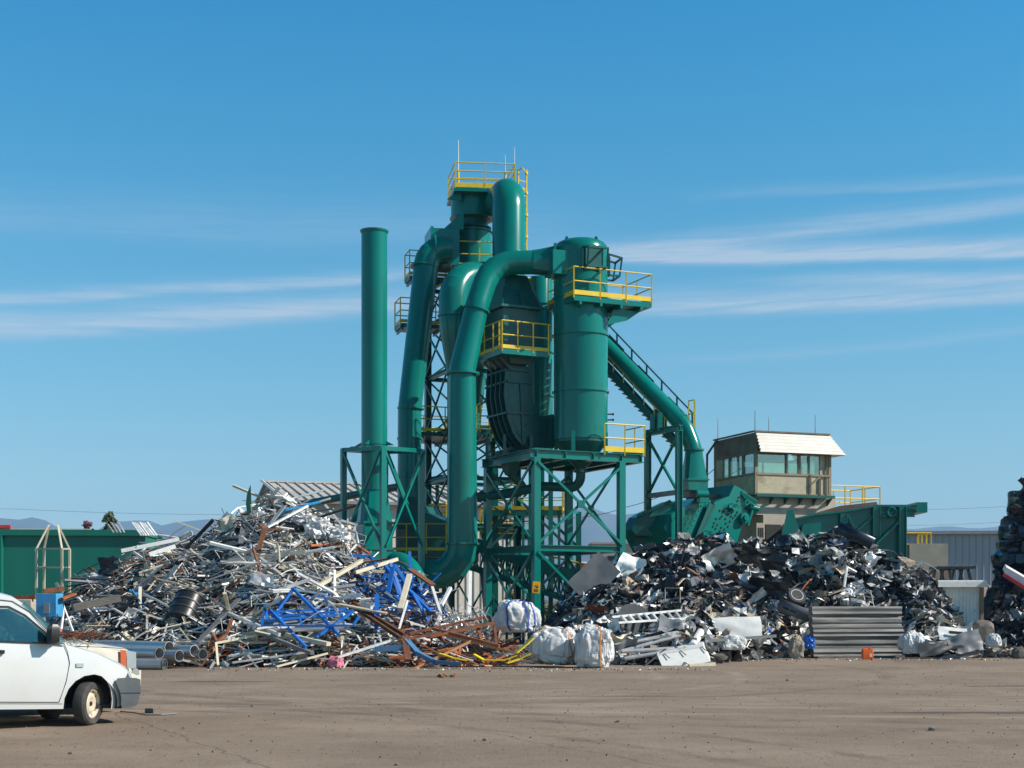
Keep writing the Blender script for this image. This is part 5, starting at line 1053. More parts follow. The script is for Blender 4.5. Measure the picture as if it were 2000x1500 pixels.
mb = MB(); c = Vector((-.62, yl(1.15) - .16, 1.24)); mb.loft([[c + Vector((dx * k, dy * k2, dz)) for dx, dy in ((-.05, -.1), (.06, -.1), (.09, 0), (.06, .1), (-.05, .1))] for dz, k, k2 in ((-.13, .6, .7), (-.10, 1, 1), (.08, 1, .95), (.13, .6, .7))]); mb.beam(Vector((-.55, yl(1.12), 1.14)), c - Z * .08, .07); local(mb, 'mirror', 'black', VAN, ang=50)
spanel('bumper', [(.435, .30), (.435, .38), (.40, .48), (.33, .60), (.36, .655), (.50, .665), (.66, .66), (.74, .64), (.755, .46), (.71, .28), (.60, .235), (.46, .235)], 'bumper', .012, .014)
mb = MB(); 
for k in range(9):
    pass
rings = []
for y_ in [hv * f for f in (-.80, -.7, -.5, -.25, 0, .25, .5, .7, .80)]:
    s_ = abs(y_ / hv); x_ = .81 - s_ ** 3 * .22; rings.append([(x_ - .1, y_, .25), (x_ - .02, y_, .27), (x_ + .02, y_, .45), (x_ + .01, y_, .62), (x_ - .08, y_, .65)])
mb.loft(rings); local(mb, 'bumper', 'bumper', VAN)
spanel('headlight', [(.58, .735), (.68, .70), (.72, .70), (.715, .77), (.64, .815)], 'lampglass', .004, .012)
spanel('indicator', [(-.24, .80), (-.14, .80), (-.14, .85), (-.24, .85)], 'lampglass', .004, .012)
sline('sill_seam', [(-.40, .30), (-2.2, .30)], 'grey', .008); pass
sline('bumper_seam', [(.42, .45), (.755, .45)], 'ink', .012, .027)
mb = MB(); mb.add([(-.40, y_, 1.165) for y_ in (-.70, .70)] + [(-.93, y_, 1.668) for y_ in (.62, -.62)], [(0, 1, 2, 3)]); mb.v = [p + Vector((.012, 0, .012)) for p in mb.v]; local(mb, 'windscreen', 'glass', VAN, smooth=False)
mb = MB(); mb.box((-1.5, 0, .78), 3.2, 1.3, .9); pass
mb = MB(); mb.box((-1.3, -.35, 1.02), .3, .42, .5); mb.box((-1.35, -.35, 1.38), .14, .26, .2); local(mb, 'seat', 'dark', VAN, smooth=False)
mb = MB(); mb.tube([Vector((-.85, .35, 1.1)) + Vector((math.cos(a * .3927) * .06, math.sin(a * .3927) * .18, math.cos(a * .3927) * .16)) for a in range(17)], .014, 8); local(mb, 'steering_wheel', 'black', VAN)
for s_, sd_ in ((-1, -1), (1, 1)):
    wheel(VAN, (0, s_ * .70, .30), 40, side=sd_); wheel(VAN, (-2.69, s_ * .72, .30), 0, side=sd_)
mb = MB(); mb.box((0, 0, .42), .7, 1.15, .3); mb.box((-2.69, 0, .42), .7, 1.15, .3); mb.box((-1.35, 0, .26), 4, 1.3, .06); local(mb, 'underbody', 'ink', VAN, smooth=False)
for cx in (0, -2.69):
    mb = MB(); ri = [(cx + math.cos(R(a)) * .372, .30 + math.sin(R(a)) * .372) for a in range(-10, 191, 10)]
    for s_ in (-1, 1):
        vs = []; 
        for x, z in ri: vs += [(x, s_ * (hv * .985), z), (x, s_ * .5, z)]
        mb.add(vs, [(2 * i, 2 * i + 2, 2 * i + 3, 2 * i + 1) for i in range(len(ri) - 1)])
    local(mb, 'wheel_arch_liner', 'ink', VAN)
f_ = Vector((math.cos(R(38)), math.sin(R(38)), 0)); l_ = Vector((-f_.y, f_.x, 0))
CAR = thing('car', 'faded beige car with an orange indicator parked behind the white van', 'car'); place(CAR, Vector((-6.27, 20.25, 0.05)) + l_ * 1.95 + f_ * .80, 35, .5); hv = .80
ar = arch(0, .30, .36, .23); rr_ = arch(-2.5, .30, .36, .23)
prof = [(.78, .28), (.86, .36), (.86, .60), (.80, .64), (.80, .90), (.74, .94), (.3, 1.01), (-.6, 1.12), (-.75, 1.15), (-1.4, 1.45), (-1.9, 1.48), (-2.8, 1.46), (-3.3, 1.1), (-3.4, 1.0), (-3.4, .4), (-3.2, .25)] + rr_ + [(-1.4, .22)] + ar + [(.45, .25)]
carbody('body', prof, hv, .98, .3, .86, 'carbeige', CAR, None)
spanel('indicator', [(.50, .66), (.60, .66), (.60, .91), (.50, .92)], 'orangelamp', .004, .012, CAR)
spanel('headlight', [(.61, .64), (.78, .62), (.78, .88), (.61, .91)], 'lampglass', .002, .015, CAR)
sline('bonnet_seam', [(-.6, 1.0), (.3, .96), (.72, .92)], 'ink', .008, .003, CAR)
spanel('bumper', [(.42, .30), (.45, .58), (.86, .60), (.86, .36), (.78, .27)], 'carbeige', .02, .03, CAR); spanel('window', [(-.9, 1.1), (-1.9, 1.1), (-1.9, 1.42), (-1.42, 1.42)], 'glass', .004, .006, CAR)
spanel('bumper_skirt', [(.42, .24), (.42, .32), (.84, .38), (.78, .24)], 'ink', .03, .03, CAR)
for s_ in (-1, 1): wheel(CAR, (0, s_ * .68, .30), 0, side=s_); wheel(CAR, (-2.5, s_ * .68, .30), 0, side=s_)
mb = MB(); mb.tube([(.05, -.3, 1.06), (.12, -.45, 1.10), (.2, -.6, .95)], .012, 6); local(mb, 'loose_wire', 'cable', CAR)
# ================================================================== scrap heaps
class Heap:
    def __init__(s, sil, yr, foot, back, low=.12):
        s.yr, s.foot, s.back, s.low = yr, foot, back, low
        s.p = [((px - 1000) * yr / F, max(.05, HC + (HY - py) * yr / F - .22)) for px, py in sil]
    def ridge(s, X):
        if X <= s.p[0][0] or X >= s.p[-1][0]: return 0
        for (a, h), (b, k) in zip(s.p, s.p[1:]):
            if a <= X <= b: return h + (k - h) * (X - a) / (b - a)
    def z(s, X, Y):
        Xr = X * s.yr / Y; h = s.ridge(Xr if Y < s.yr else X); ft = s.foot(X)
        if Y <= ft or Y >= s.back or h <= 0: return 0
        if Y < s.yr: f = (Y - ft) / (s.yr - ft); q = s.low * min(1, f * 6) + (1 - s.low) * f ** .95 * (1.0 if h > 1 else 1)
        else: f = (s.back - Y) / (s.back - s.yr); q = f ** .7
        return max(0, h * q + (noise.noise(Vector((X * .9, Y * .9, 0))) * .25 + noise.noise(Vector((X * 2.6, Y * 2.6, 4))) * .10) * min(1, h) * min(1, q * 3))
    def nrm(s, X, Y):
        e = .25; return Vector((s.z(X - e, Y) - s.z(X + e, Y), s.z(X, Y - e) - s.z(X, Y + e), 2 * e)).normalized()
    def base(s, name, lab, x0, x1):
        mb = MB(); nx, ny = 110, 46; y0, y1 = min(s.foot(x0), s.foot(x1), s.foot((x0 + x1) / 2)) - .5, s.back + .3; vs = []
        for i in range(nx + 1):
            X = x0 + (x1 - x0) * i / nx
            for j in range(ny + 1):
                Y = y0 + (y1 - y0) * j / ny; vs.append((X, Y, s.z(X, Y) - .30 + noise.noise(Vector((X * 5, Y * 5, 9))) * .07))
        mb.add(vs, [(i * (ny + 1) + j, (i + 1) * (ny + 1) + j, (i + 1) * (ny + 1) + j + 1, i * (ny + 1) + j + 1) for i in range(nx) for j in range(ny)])
        return mb
LH = Heap([(20, 1240), (75, 1215), (105, 1195), (150, 1135), (200, 1105), (250, 1075), (300, 1056), (345, 1046), (400, 1040), (425, 1012), (455, 990), (500, 968), (555, 968), (605, 985), (655, 1008), (690, 1045), (705, 1083), (760, 1098), (800, 1110), (845, 1160), (880, 1190), (920, 1215), (960, 1250), (1020, 1275), (1060, 1300)], 47, lambda X: 38.0 if X > -8 else 38.0 + (-8 - X) * .15, 52.5, .10)
RH = Heap([(1010, 1280), (1055, 1255), (1085, 1210), (1115, 1150), (1150, 1112), (1190, 1088), (1250, 1085), (1290, 1062), (1330, 1046), (1400, 1044), (1500, 1048), (1560, 1044), (1600, 1031), (1645, 1026), (1690, 1056), (1740, 1085), (1800, 1108), (1840, 1148), (1868, 1188), (1895, 1226), (1950, 1250), (2010, 1262), (2100, 1262)], 50.5, lambda X: 39.4 if X < 5.0 else min(45.9, 39.4 + (X - 5.0) * 1.6) if X < 13.2 else 44.4, 54.5, .10)
RND = random.Random(11)
def rvec(r): return Vector((r.gauss(0, 1), r.gauss(0, 1), r.gauss(0, 1))).normalized()
# -- shapes a scrap piece can have, laid along x, centred, length 1 scaled by ln
def bar_shape(mb, kind, ln, w, pos, d, up, r):
    d = d.normalized(); s_ = d.cross(up).normalized(); up = s_.cross(d); a, b = pos - d * ln / 2, pos + d * ln / 2
    if kind == 'box': mb.beam(a, b, w, w * .8, up)
    elif kind == 'flat': mb.beam(a, b, w * 1.5, .012, up)
    elif kind == 'angle': mb.beam(a, b, w, .01, up); mb.beam(a + s_ * w / 2 + up * w / 2, b + s_ * w / 2 + up * w / 2, .01, w, up)
    elif kind == 'channel':
        mb.beam(a, b, w, .01, up)
        for k in (-1, 1): mb.beam(a + s_ * w / 2 * k + up * w * .25, b + s_ * w / 2 * k + up * w * .25, .01, w * .5, up)
    elif kind == 'tube': mb.tube([a, b], w * .42, 8)
    elif kind == 'bent':
        m = a.lerp(b, r.uniform(.3, .7)) + up * ln * r.uniform(.05, .22) + s_ * ln * r.uniform(-.1, .1); mb.beam(a, m, w, w * .5, up); mb.beam(m, b, w, w * .5, up)
    elif kind == 'bow': mb.tube([a, a.lerp(b, .25) + up * ln * .10, a.lerp(b, .5) + up * ln * .15, a.lerp(b, .75) + up * ln * .11, b], w * .35, 7)
    elif kind == 'frame':
        h = ln * r.uniform(.3, .6)
        for p, q in ((a, b), (a + up * h, b + up * h), (a, a + up * h), (b, b + up * h)): mb.beam(p, q, w * .6, w * .4, s_)
def crumple(mb, pos, X, Y, lx, ly, r, n=6, amp=.25, th=.006, jit=.12):
    X = X.normalized(); N = X.cross(Y).normalized(); Y = N.cross(X); folds = [(r.uniform(0, 6.28), r.uniform(-.3, .3), r.uniform(-1, 1) * amp) for _ in range(3)]; sd_ = r.uniform(0, 50); vs = []
    for i in range(n + 1):
        for j in range(n + 1):
            a, b = i / n - .5, j / n - .5; z = sum(k * abs(a * math.cos(t) + b * math.sin(t) - o) for t, o, k in folds) + noise.noise(Vector((a * 3 + sd_, b * 3, 0))) * amp * .4
            ja, jb = (noise.noise(Vector((a * 4, b * 4, sd_))) * jit, noise.noise(Vector((a * 4, b * 4, sd_ + 9))) * jit)
            vs.append(pos + X * (a + ja) * lx + Y * (b + jb) * ly + N * z * (lx + ly) / 2)
    m = len(vs); top = [(i * (n + 1) + j, (i + 1) * (n + 1) + j, (i + 1) * (n + 1) + j + 1, i * (n + 1) + j + 1) for i in range(n) for j in range(n)]
    mb.add(vs, top)
    if th:
        b0 = len(mb.v) - m; mb.add([v - N * th for v in vs], [f[::-1] for f in top])
        edge = [(i, 0) for i in range(n)] + [(n, j) for j in range(n)] + [(i, n) for i in range(n, 0, -1)] + [(0, j) for j in range(n, 0, -1)]; ids = [i * (n + 1) + j for i, j in edge]
        for p, q in zip(ids, ids[1:] + ids[:1]): mb.f.append((b0 + p, b0 + q, b0 + m + q, b0 + m + p)); mb.m.append(mb.mi)
def shard(mb, p, s_, r):
    a, b = rvec(r), rvec(r); n = a.cross(b).normalized(); b = n.cross(a); q = [p + a * s_ * r.uniform(.5, 1), p + b * s_ * r.uniform(.3, .9), p - a * s_ * r.uniform(.4, 1), p - b * s_ * r.uniform(.2, .8)]
    q[2] = q[2] + n * s_ * r.uniform(-.5, .5); mb.add(q + [v - n * .012 for v in q], [(0, 1, 2), (0, 2, 3), (6, 5, 4), (7, 6, 4), (0, 4, 5, 1), (1, 5, 6, 2), (2, 6, 7, 3), (3, 7, 4, 0)])
def pick(r, tab):
    t = r.random() * sum(w for _, w in tab)
    for k, w in tab:
        t -= w
        if t <= 0: return k
    return tab[-1][0]
LT = [('alu', 36), ('white', 20), ('cream', 14), ('grey', 9), ('dark', 12), ('steel', 6), ('rust', 3), ('orange', 1.5), ('blue', .8), ('navy', .7), ('lblue', .3), ('greenbit', .4)]
RT = [('black', 28), ('navy', 11), ('dark', 18), ('grey', 17), ('beige', 6), ('white', 7), ('alu', 10), ('steel', 4), ('rust', 3), ('bluebag', .8), ('red', .6), ('orange', .5)]
KB = [('box', 26), ('flat', 14), ('angle', 16), ('channel', 16), ('tube', 14), ('bent', 9), ('bow', 4), ('frame', 2)]
MATS = ['alu', 'white', 'cream', 'grey', 'dark', 'steel', 'rust', 'orange', 'blue', 'navy', 'lblue', 'greenbit', 'black', 'beige', 'bluebag', 'red', 'foil', 'mass', 'copper', 'pink']
def spot(H, r, x0, x1, ylo=None):
    for _ in range(400):
        X = r.uniform(x0, x1); Y = r.uniform(37.8, H.yr + .7); X2 = X * Y / H.yr
        if Y > H.foot(X2) + .1 and H.z(X2, Y) > .03: return X2, Y
    return X2, Y
def mcol(px, py, r, left):
    if left:
        b = math.exp(-((px - 775) / 70) ** 2 - ((py - 1150) / 50) ** 2)
        if r.random() < b * .85: return 'blue'
        if 760 < px < 1010 and py > 1225 and r.random() < .62: return pick(r, [('rust', 4), ('orange', 5), ('copper', 3), ('dark', 2)])
        if 400 < px < 760 and py > 1250 and r.random() < .22: return pick(r, [('rust', 3), ('orange', 3), ('copper', 1)])
        if px < 330 and py > 1120 and r.random() < .4: return pick(r, [('navy', 3), ('dark', 3), ('grey', 2), ('rust', 1)])
        return pick(r, LT)
    if 1560 < px and r.random() < .35: return pick(r, [('white', 4), ('alu', 4), ('grey', 4), ('beige', 3), ('steel', 3)])
    if py > 1200 and r.random() < .45: return pick(r, [('alu', 4), ('white', 4), ('grey', 3), ('beige', 2), ('cream', 2)])
    return pick(r, RT)
def topix(p): return 1000 + p.x * F / p.y, HY - (p.z - HC) * F / p.y
def stuffheap(H, name, label, x0, x1, nb, left, seed):
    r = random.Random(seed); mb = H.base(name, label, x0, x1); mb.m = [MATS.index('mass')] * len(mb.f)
    for i in range(nb):
        X, Y = spot(H, r, x0, x1); z = H.z(X, Y); n = H.nrm(X, Y); p = Vector((X, Y, z + r.uniform(-.34, .13))); px, py = topix(p); c = mcol(px, py, r, left); mb.mi = MATS.index(c)
        az = r.uniform(0, 6.283); d = Vector((math.cos(az), math.sin(az) * .7, r.gauss(0, .3))); d = (d - n * d.dot(n) * .7 + n * r.gauss(0, .25)).normalized()
        if left and r.random() < .74 or not left and r.random() < .22: bar_shape(mb, pick(r, KB), r.uniform(.35, 1.4) if left else r.uniform(.2, .8), r.uniform(.018, .06), p, d, (n + rvec(r) * .6).normalized(), r)
        elif r.random() < (.45 if left else .5): shard(mb, p, r.uniform(.06, .2) if left else r.uniform(.06, .26), r)
        else: crumple(mb, p, d, rvec(r), r.uniform(.15, .5) if left else r.uniform(.2, .75), r.uniform(.1, .35) if left else r.uniform(.15, .55), r, 3 if left else 4, .5, .004)
    mb.mi = 0
    return tag(mb.build(name, MATS, smooth=False), label, 'scrap', kind='stuff')
stuffheap(LH, 'scrap_metal_heap', 'dense mass of small metal scrap filling the left heap', -17.0, 1.2, 5600, True, 21)
stuffheap(RH, 'shredded_scrap_heap', 'dense mass of dark shredded scrap filling the right heap', .4, 20.0, 9500, False, 22)
# -- individual pieces: a few shapes per colour, copied
CN = {'alu': 'silver aluminium', 'white': 'white painted', 'cream': 'cream painted', 'grey': 'grey painted', 'dark': 'dark blackened', 'steel': 'bright polished', 'rust': 'rusty brown', 'orange': 'orange primed', 'blue': 'bright blue', 'navy': 'dark blue', 'lblue': 'light blue', 'greenbit': 'dark green', 'black': 'black', 'beige': 'beige', 'copper': 'copper toned', 'red': 'red', 'bluebag': 'vivid blue'}
KN = {'box': ('scrap_box_section', 'box section'), 'flat': ('scrap_strip', 'flat strip'), 'angle': ('scrap_angle_bar', 'angle bar'), 'channel': ('scrap_channel', 'channel profile'), 'tube': ('scrap_tube', 'tube'), 'bent': ('bent_scrap_bar', 'bent bar'), 'bow': ('bowed_scrap_tube', 'bowed tube'), 'frame': ('welded_scrap', 'open frame'), 'sheet': ('crumpled_sheet', 'crumpled sheet'), 'panel': ('buckled_plate', 'buckled panel'), 'cover': ('plastic_cover', 'moulded car trim')}
LIB = {}
def zone(px, py, left):
    if left:
        if py < 1060: return 'near the top of the left heap'
        if px < 330: return 'on the left slope of the left heap'
        if py > 1255: return 'in the bottom fringe of the left heap'
        if px > 690: return 'on the right end of the left heap'
        return 'halfway up the left heap'
    if py < 1090: return 'near the top of the right heap'
    if py > 1225: return 'in the bottom fringe of the right heap'
    if px < 1330: return 'on the left part of the right heap'
    if px > 1640: return 'on the right part of the right heap'
    return 'in the middle of the right heap'
def piece(kind, c, pos, d, up, ln, r, left, width=None):
    v_ = r.randrange(3); key = (kind, c, v_)
    if key not in LIB:
        q = random.Random(hash((kind, v_)) % 1000 if 0 else sum(map(ord, kind)) * 7 + v_); mb = MB(); O = Vector(); X_, Y_ = Vector((1, 0, 0)), Vector((0, 1, 0))
        if kind == 'sheet': crumple(mb, O, X_, Y_, 1, q.uniform(.55, .95), q, 9, .55, .008)
        elif kind == 'panel': crumple(mb, O, X_, Y_, 1, q.uniform(.35, .6), q, 7, .3, .02)
        elif kind == 'cover':
            rings = []; w = q.uniform(.14, .2); k = q.uniform(.1, .3)
            for i in range(13):
                f = i / 12 - .5; cz = -k * f * f * 4 + noise.noise(Vector((f * 4, v_, 2))) * .05; t = w * (1 - .5 * abs(f)); o = Vector((f, noise.noise(Vector((f * 3, v_, 7))) * .07, cz))
                rings.append([o + Vector((0, y, z)) for y, z in ((-t, 0), (-t * .8, t * .5), (-t * .1, t * .8), (t * .7, t * .5), (t, 0), (t * .6, t * .35), (-t * .1, t * .6), (-t * .7, t * .35))])
            mb.loft(rings)
        else: bar_shape(mb, kind, 1.0, (.03, .045, .065)[v_], O, X_, Z, q)
        LIB[key] = mb.mesh(KN[kind][0], c, smooth=kind in ('tube', 'bow', 'cover', 'sheet'), ang=28)
    o = bpy.data.objects.new(KN[kind][0], LIB[key]); COL.objects.link(o)
    d = d.normalized(); s_ = up.cross(d).normalized(); u_ = d.cross(s_); sc = ln
    Mx = Matrix((d, s_, u_)).transposed().to_4x4(); o.matrix_world = Matrix.Translation(pos) @ Mx @ Matrix.Diagonal((sc, max(.8, min(1.5, sc)) if kind not in ('sheet', 'panel', 'cover') else sc, max(.8, min(1.5, sc)) if kind not in ('sheet', 'panel', 'cover') else sc, 1))
    px, py = topix(pos); zn = zone(px, py, left); lab = f'{CN[c]} {KN[kind][1]} lying {zn}'
    return tag(o, lab, 'scrap piece', f'{CN[c]} {KN[kind][1]} pieces {zn}')
def scatter(H, n, x0, x1, left, seed, kinds, lens):
    r = random.Random(seed)
    for i in range(n):
        X, Y = spot(H, r, x0, x1); z = H.z(X, Y); nn = H.nrm(X, Y); kind = pick(r, kinds); p = Vector((X, Y, z + r.uniform(.0, .13))); px, py = topix(p); c = mcol(px, py, r, left)
        if py > 1285 and left and px < 330: continue
        if kind == 'cover' and c not in ('black', 'navy', 'dark', 'grey'): c = 'black'
        if kind in ('sheet', 'panel') and c in ('rust', 'orange', 'bluebag', 'red') and r.random() < .7: c = 'grey'
        ln = r.uniform(*lens.get(kind, lens['bar'])); az = r.gauss(0, .9) + (0 if r.random() < .7 else 1.3); d = Vector((math.cos(az), math.sin(az) * .6, r.gauss(0, .5)))
        if py > 1250 and left: d.z *= .3
        d = (d - nn * d.dot(nn) * .6 + nn * r.gauss(0, .2)).normalized(); up = (nn + rvec(r) * (.45 if kind not in ('sheet', 'panel', 'cover') else .7)).normalized()
        if kind in ('sheet', 'panel', 'cover'): p = p + nn * .05
        lo = p.z - abs(d.z) * ln / 2
        if lo < .03: p.z += .05 - lo
        piece(kind, c, p, d, up, ln, r, left)
scatter(LH, 285, -16.2, .9, True, 31, [('box', 24), ('flat', 10), ('angle', 14), ('channel', 16), ('tube', 14), ('bent', 10), ('bow', 4), ('frame', 2), ('panel', 4), ('sheet', 3)], {'bar': (1.0, 2.9), 'frame': (.7, 1.3), 'panel': (.4, .9), 'sheet': (.4, .8)})
scatter(RH, 285, 1.6, 17.0, False, 32, [('sheet', 36), ('panel', 26), ('cover', 13), ('box', 5), ('flat', 4), ('angle', 5), ('tube', 6), ('bent', 6), ('bow', 6), ('frame', 2)], {'bar': (.5, 1.5), 'frame': (.5, .9), 'panel': (.4, .9), 'sheet': (.35, .85), 'cover': (.5, 1.0)})

# ================================================================== pieces one can single out: left heap
def onheap(px, py, Y):                        # depth at which the ray through this point meets a heap's surface, if nearer than Y
    yy = 37.0
    while yy < Y:
        p = A(px, py, yy)
        if p.z <= max(LH.z(p.x, yy) if yy > LH.foot(p.x) else 0, RH.z(p.x, yy) if yy > RH.foot(p.x) else 0) + .10 and p.z > .12: return yy - .05
        yy += .1
    return Y
def bars(name, label, cat, segs, w, m, h=None, tube=False, group=None):
    mb = MB(); sh = 0
    for s_ in segs:
        for p, q in zip(s_, s_[1:]):
            for k in range(7): f = k / 6; m_ = [p[i] + (q[i] - p[i]) * f for i in range(3)]; sh = min(sh, onheap(*m_) - m_[2])
    sh = max(sh, -2.5)
    for s_ in segs:
        P_ = [A(p[0], p[1], p[2] + sh - w * .5 - .12) for p in s_]
        if tube: mb.tube(P_, w, 10)
        else:
            for a, b in zip(P_, P_[1:]): mb.beam(a, b, w, h or w)
    return tag(mb.build(name, m), label, cat, group)
bars('blue_trestle', 'large bright blue A-shaped steel frame lying on the left heap', 'frame', [[(540, 1195, 40.6), (573, 1150, 41), (662, 1240, 39.6)], [(528, 1192, 40.4), (598, 1264, 38.9)], [(520, 1196, 40.4), (676, 1188, 41)], [(530, 1204, 40.2), (690, 1193, 40.8)], [(517, 1212, 40), (670, 1200, 40.6)], [(520, 1192, 40.4), (522, 1212, 40), (545, 1212, 40), (540, 1195, 40.6)], [(690, 1193, 40.8), (650, 1222, 40), (618, 1244, 39.4)]], .07, 'blue')
bars('blue_rack', 'blue rack with grey mesh panels below the blue A-frame', 'rack', [[(510, 1208, 39.9), (512, 1222, 39.6), (690, 1222, 39.8), (700, 1205, 40.3)], [(585, 1206, 40), (590, 1222, 39.7)], [(668, 1200, 40.3), (672, 1222, 39.8)], [(517, 1182, 41), (575, 1170, 41.4), (632, 1164, 41.6), (646, 1186, 41)], [(517, 1182, 41), (512, 1222, 39.6)]], .05, 'blue')
for i, (a, b, lab) in enumerate((((514, 1209), (584, 1206), 'left'), ((592, 1206), (664, 1202), 'right'))): 
    mb = MB(); mb.prism([A(*a, onheap(*a, 40) - .12), A(*b, onheap(*b, 40) - .12), A(b[0], 1222, onheap(b[0], 1222, 40) - .12), A(a[0], 1223, onheap(a[0], 1223, 40) - .12)], (0, .02, 0)); tag(mb.build('mesh_sheet', 'grey', smooth=False), f'{"longer" if 0 else lab} one of two dull grey sheets inside the blue rack', 'panel')
r5 = random.Random(55)
for i in range(16):
    px, py = r5.uniform(725, 845), r5.uniform(1105, 1200); a = r5.gauss(1.1, .5); ln = r5.uniform(30, 75); Yd = 47 - (py - 1100) / 190 * 8.2 - .5
    bars('blue_bar', 'bright blue steel bar leaning in the blue cluster of the left heap', 'bar', [[(px - math.cos(a) * ln / 2, py - math.sin(a) * ln / 2, Yd + .3), (px + math.cos(a) * ln / 2, py + math.sin(a) * ln / 2, Yd - .3)]], r5.uniform(.08, .14), 'blue', .06, group='blue bars at the right end of the left heap')
bars('cream_bar', 'long cream box section standing steeply amid the blue bars', 'bar', [[(800, 1123, 42.5), (782, 1190, 41)]], .15, 'cream', .1)
bars('cream_bar', 'long cream bar slanting up just left of the blue cluster', 'bar', [[(612, 1150, 41.6), (706, 1095, 44)]], .12, 'cream', .1)
bars('cream_bar', 'cream bar pointing at the green chimney base', 'bar', [[(694, 1118, 43.6), (776, 1092, 44.6)]], .1, 'cream', .1)
bars('white_bar', 'slim white bar bent at its foot at the right end of the blue bars', 'bar', [[(844, 1147, 43), (861, 1200, 41.5), (852, 1222, 41)]], .08, 'white')
bars('white_bar', 'white bar leaning in front of the big duct elbow', 'bar', [[(880, 1148, 44), (862, 1182, 43.4)]], .09, 'white')
bars('white_post', 'upright white post left of the tower legs', 'post', [[(919, 1118, 46), (917, 1208, 44.5)]], .1, 'white')
bars('brown_beam', 'dark brown pair of steel rails slanting across the lower left heap', 'beam', [[(690, 1178, 41.2), (790, 1240, 39)], [(687, 1183, 41), (782, 1246, 38.9)]], .09, 'rust')
bars('grey_bar', 'long grey flat bar leaning in the lower middle of the left heap', 'bar', [[(466, 1170, 41), (385, 1256, 38.6)]], .13, 'grey', .05)
bars('silver_bar', 'long silver bar sloping to the right above the fringe of the left heap', 'bar', [[(441, 1196, 40.4), (546, 1240, 39.2)]], .09, 'alu')
bars('grey_beam', 'long grey beam lying on the ground fringe below the blue rack', 'beam', [[(492, 1230, 39.4), (610, 1276, 38.3)]], .16, 'grey', .08)
bars('cream_beam', 'short wide cream beam under the blue A-frame', 'beam', [[(560, 1240, 39.3), (642, 1258, 38.8)]], .24, 'cream', .1)
bars('silver_tube', 'long silver tubes lying along the foot of the left heap below the blue frame', 'tube', [[(486, 1226, 39.3), (668, 1222, 39.5)], [(500, 1232, 39.1), (676, 1228, 39.3)]], .06, 'steel', tube=True)
bars('copper_strip', 'longest copper coloured strip crossing the rusty frames in the fringe', 'strip', [[(797, 1312, 37.4), (922, 1251, 38.6)]], .07, 'copper')
bars('copper_strip', 'copper coloured strip running right towards the yellow strips', 'strip', [[(845, 1228, 39.2), (975, 1262, 38.2)]], .08, 'orange')
bars('copper_strip', 'dull copper strip ending by the white sacks', 'strip', [[(860, 1238, 39), (1022, 1279, 37.9)]], .06, 'copper')
bars('rusty_gate', 'larger rusty steel door frame standing in the fringe', 'frame', [[(786, 1250, 38.6), (965, 1216, 39.6), (970, 1262, 39.2)], [(838, 1244, 38.7), (965, 1217, 39.5)]], .07, 'rust')
bars('rusty_gate', 'smaller rusty frame leaning inside the larger rusty frame', 'frame', [[(800, 1237, 39.2), (955, 1204, 40), (958, 1218, 39.9)], [(930, 1215, 39.7), (941, 1254, 39)]], .07, 'rust')
bars('rusty_post', 'squat rusty column at the left side of the rusty frames', 'post', [[(791, 1244, 38.5), (797, 1290, 37.7)]], .18, 'rust', .08)
bars('orange_post', 'bent orange steel bar near the stainless pipes', 'bar', [[(455, 1204, 39.8), (443, 1238, 39), (424, 1254, 38.7), (414, 1236, 39)]], .07, 'rust')
bars('cream_angle', 'thin cream pole frame standing by the stainless pipes', 'frame', [[(505, 1240, 38.8), (422, 1256, 38.3), (426, 1300, 37.5)]], .06, 'cream')
bars('long_profile', 'long white profile lying along the very foot of the left heap', 'profile', [[(700, 1308, 37.5), (995, 1309, 37.5)]], .06, 'white')
bars('long_profile', 'pale grey profile stretching from the fringe up to the rusty column', 'profile', [[(655, 1285, 38), (782, 1245, 38.8)]], .13, 'alu', .06)
bars('long_profile', 'pale long profile low in the fringe below the grey beam', 'profile', [[(454, 1294, 37.9), (612, 1272, 38.3)]], .12, 'alu', .05)
bars('long_profile', 'thin pale profile slanting up to the right in the fringe', 'profile', [[(540, 1302, 37.6), (640, 1276, 38.2)]], .07, 'cream', .05)
bars('light_blue_beam', 'broad light blue beam lying in the fringe by the rusty column', 'beam', [[(735, 1268, 38.3), (800, 1264, 38.3)]], .26, 'mblue', .14)
bars('light_blue_beam', 'curved light blue beam dipping under the yellow strips', 'beam', [[(793, 1250, 38.4), (815, 1275, 38), (850, 1293, 37.7), (900, 1297, 37.6)]], .16, 'mblue', .1)
for pts, lab in (([(858, 1276, 37.6), (885, 1285, 37.5), (912, 1290, 37.5)], 'left yellow curved strip under the copper strips'), ([(926, 1278, 37.6), (945, 1289, 37.5), (985, 1289, 37.5), (1010, 1280, 37.5)], 'longest yellow curved strip in the fringe'), ([(1008, 1275, 37.5), (1026, 1260, 37.6), (1040, 1246, 37.7)], 'yellow strip curling up beside the white sacks'), ([(990, 1295, 37.4), (1015, 1287, 37.5), (1038, 1276, 37.5)], 'dull yellow strip lowest beside the white sacks')):
    bars('yellow_strip', lab, 'strip', [pts], .17, 'yellow2', .03)
mb = MB(); mb.prism([A(483, 1004, 46), A(480, 985, 46), (A(482, 966, 46)), A(489, 947, 46), A(490, 966, 46), A(491, 1000, 46)], (0, .06, 0)); tag(mb.build('green_blade', 'greenbit', smooth=False), 'dark green pointed blade sticking up from the peak of the left heap', 'blade')
bars('bent_tube', 'bent white tube like a hairpin at the left foot of the left heap', 'tube', [[(119, 1229, 40), (126, 1187, 40.3), (142, 1234, 40)]], .045, 'white', tube=True)
bars('white_pole', 'short upright cream pole on the left slope', 'pole', [[(274, 1148, 42), (273, 1196, 41.2)]], .09, 'cream')
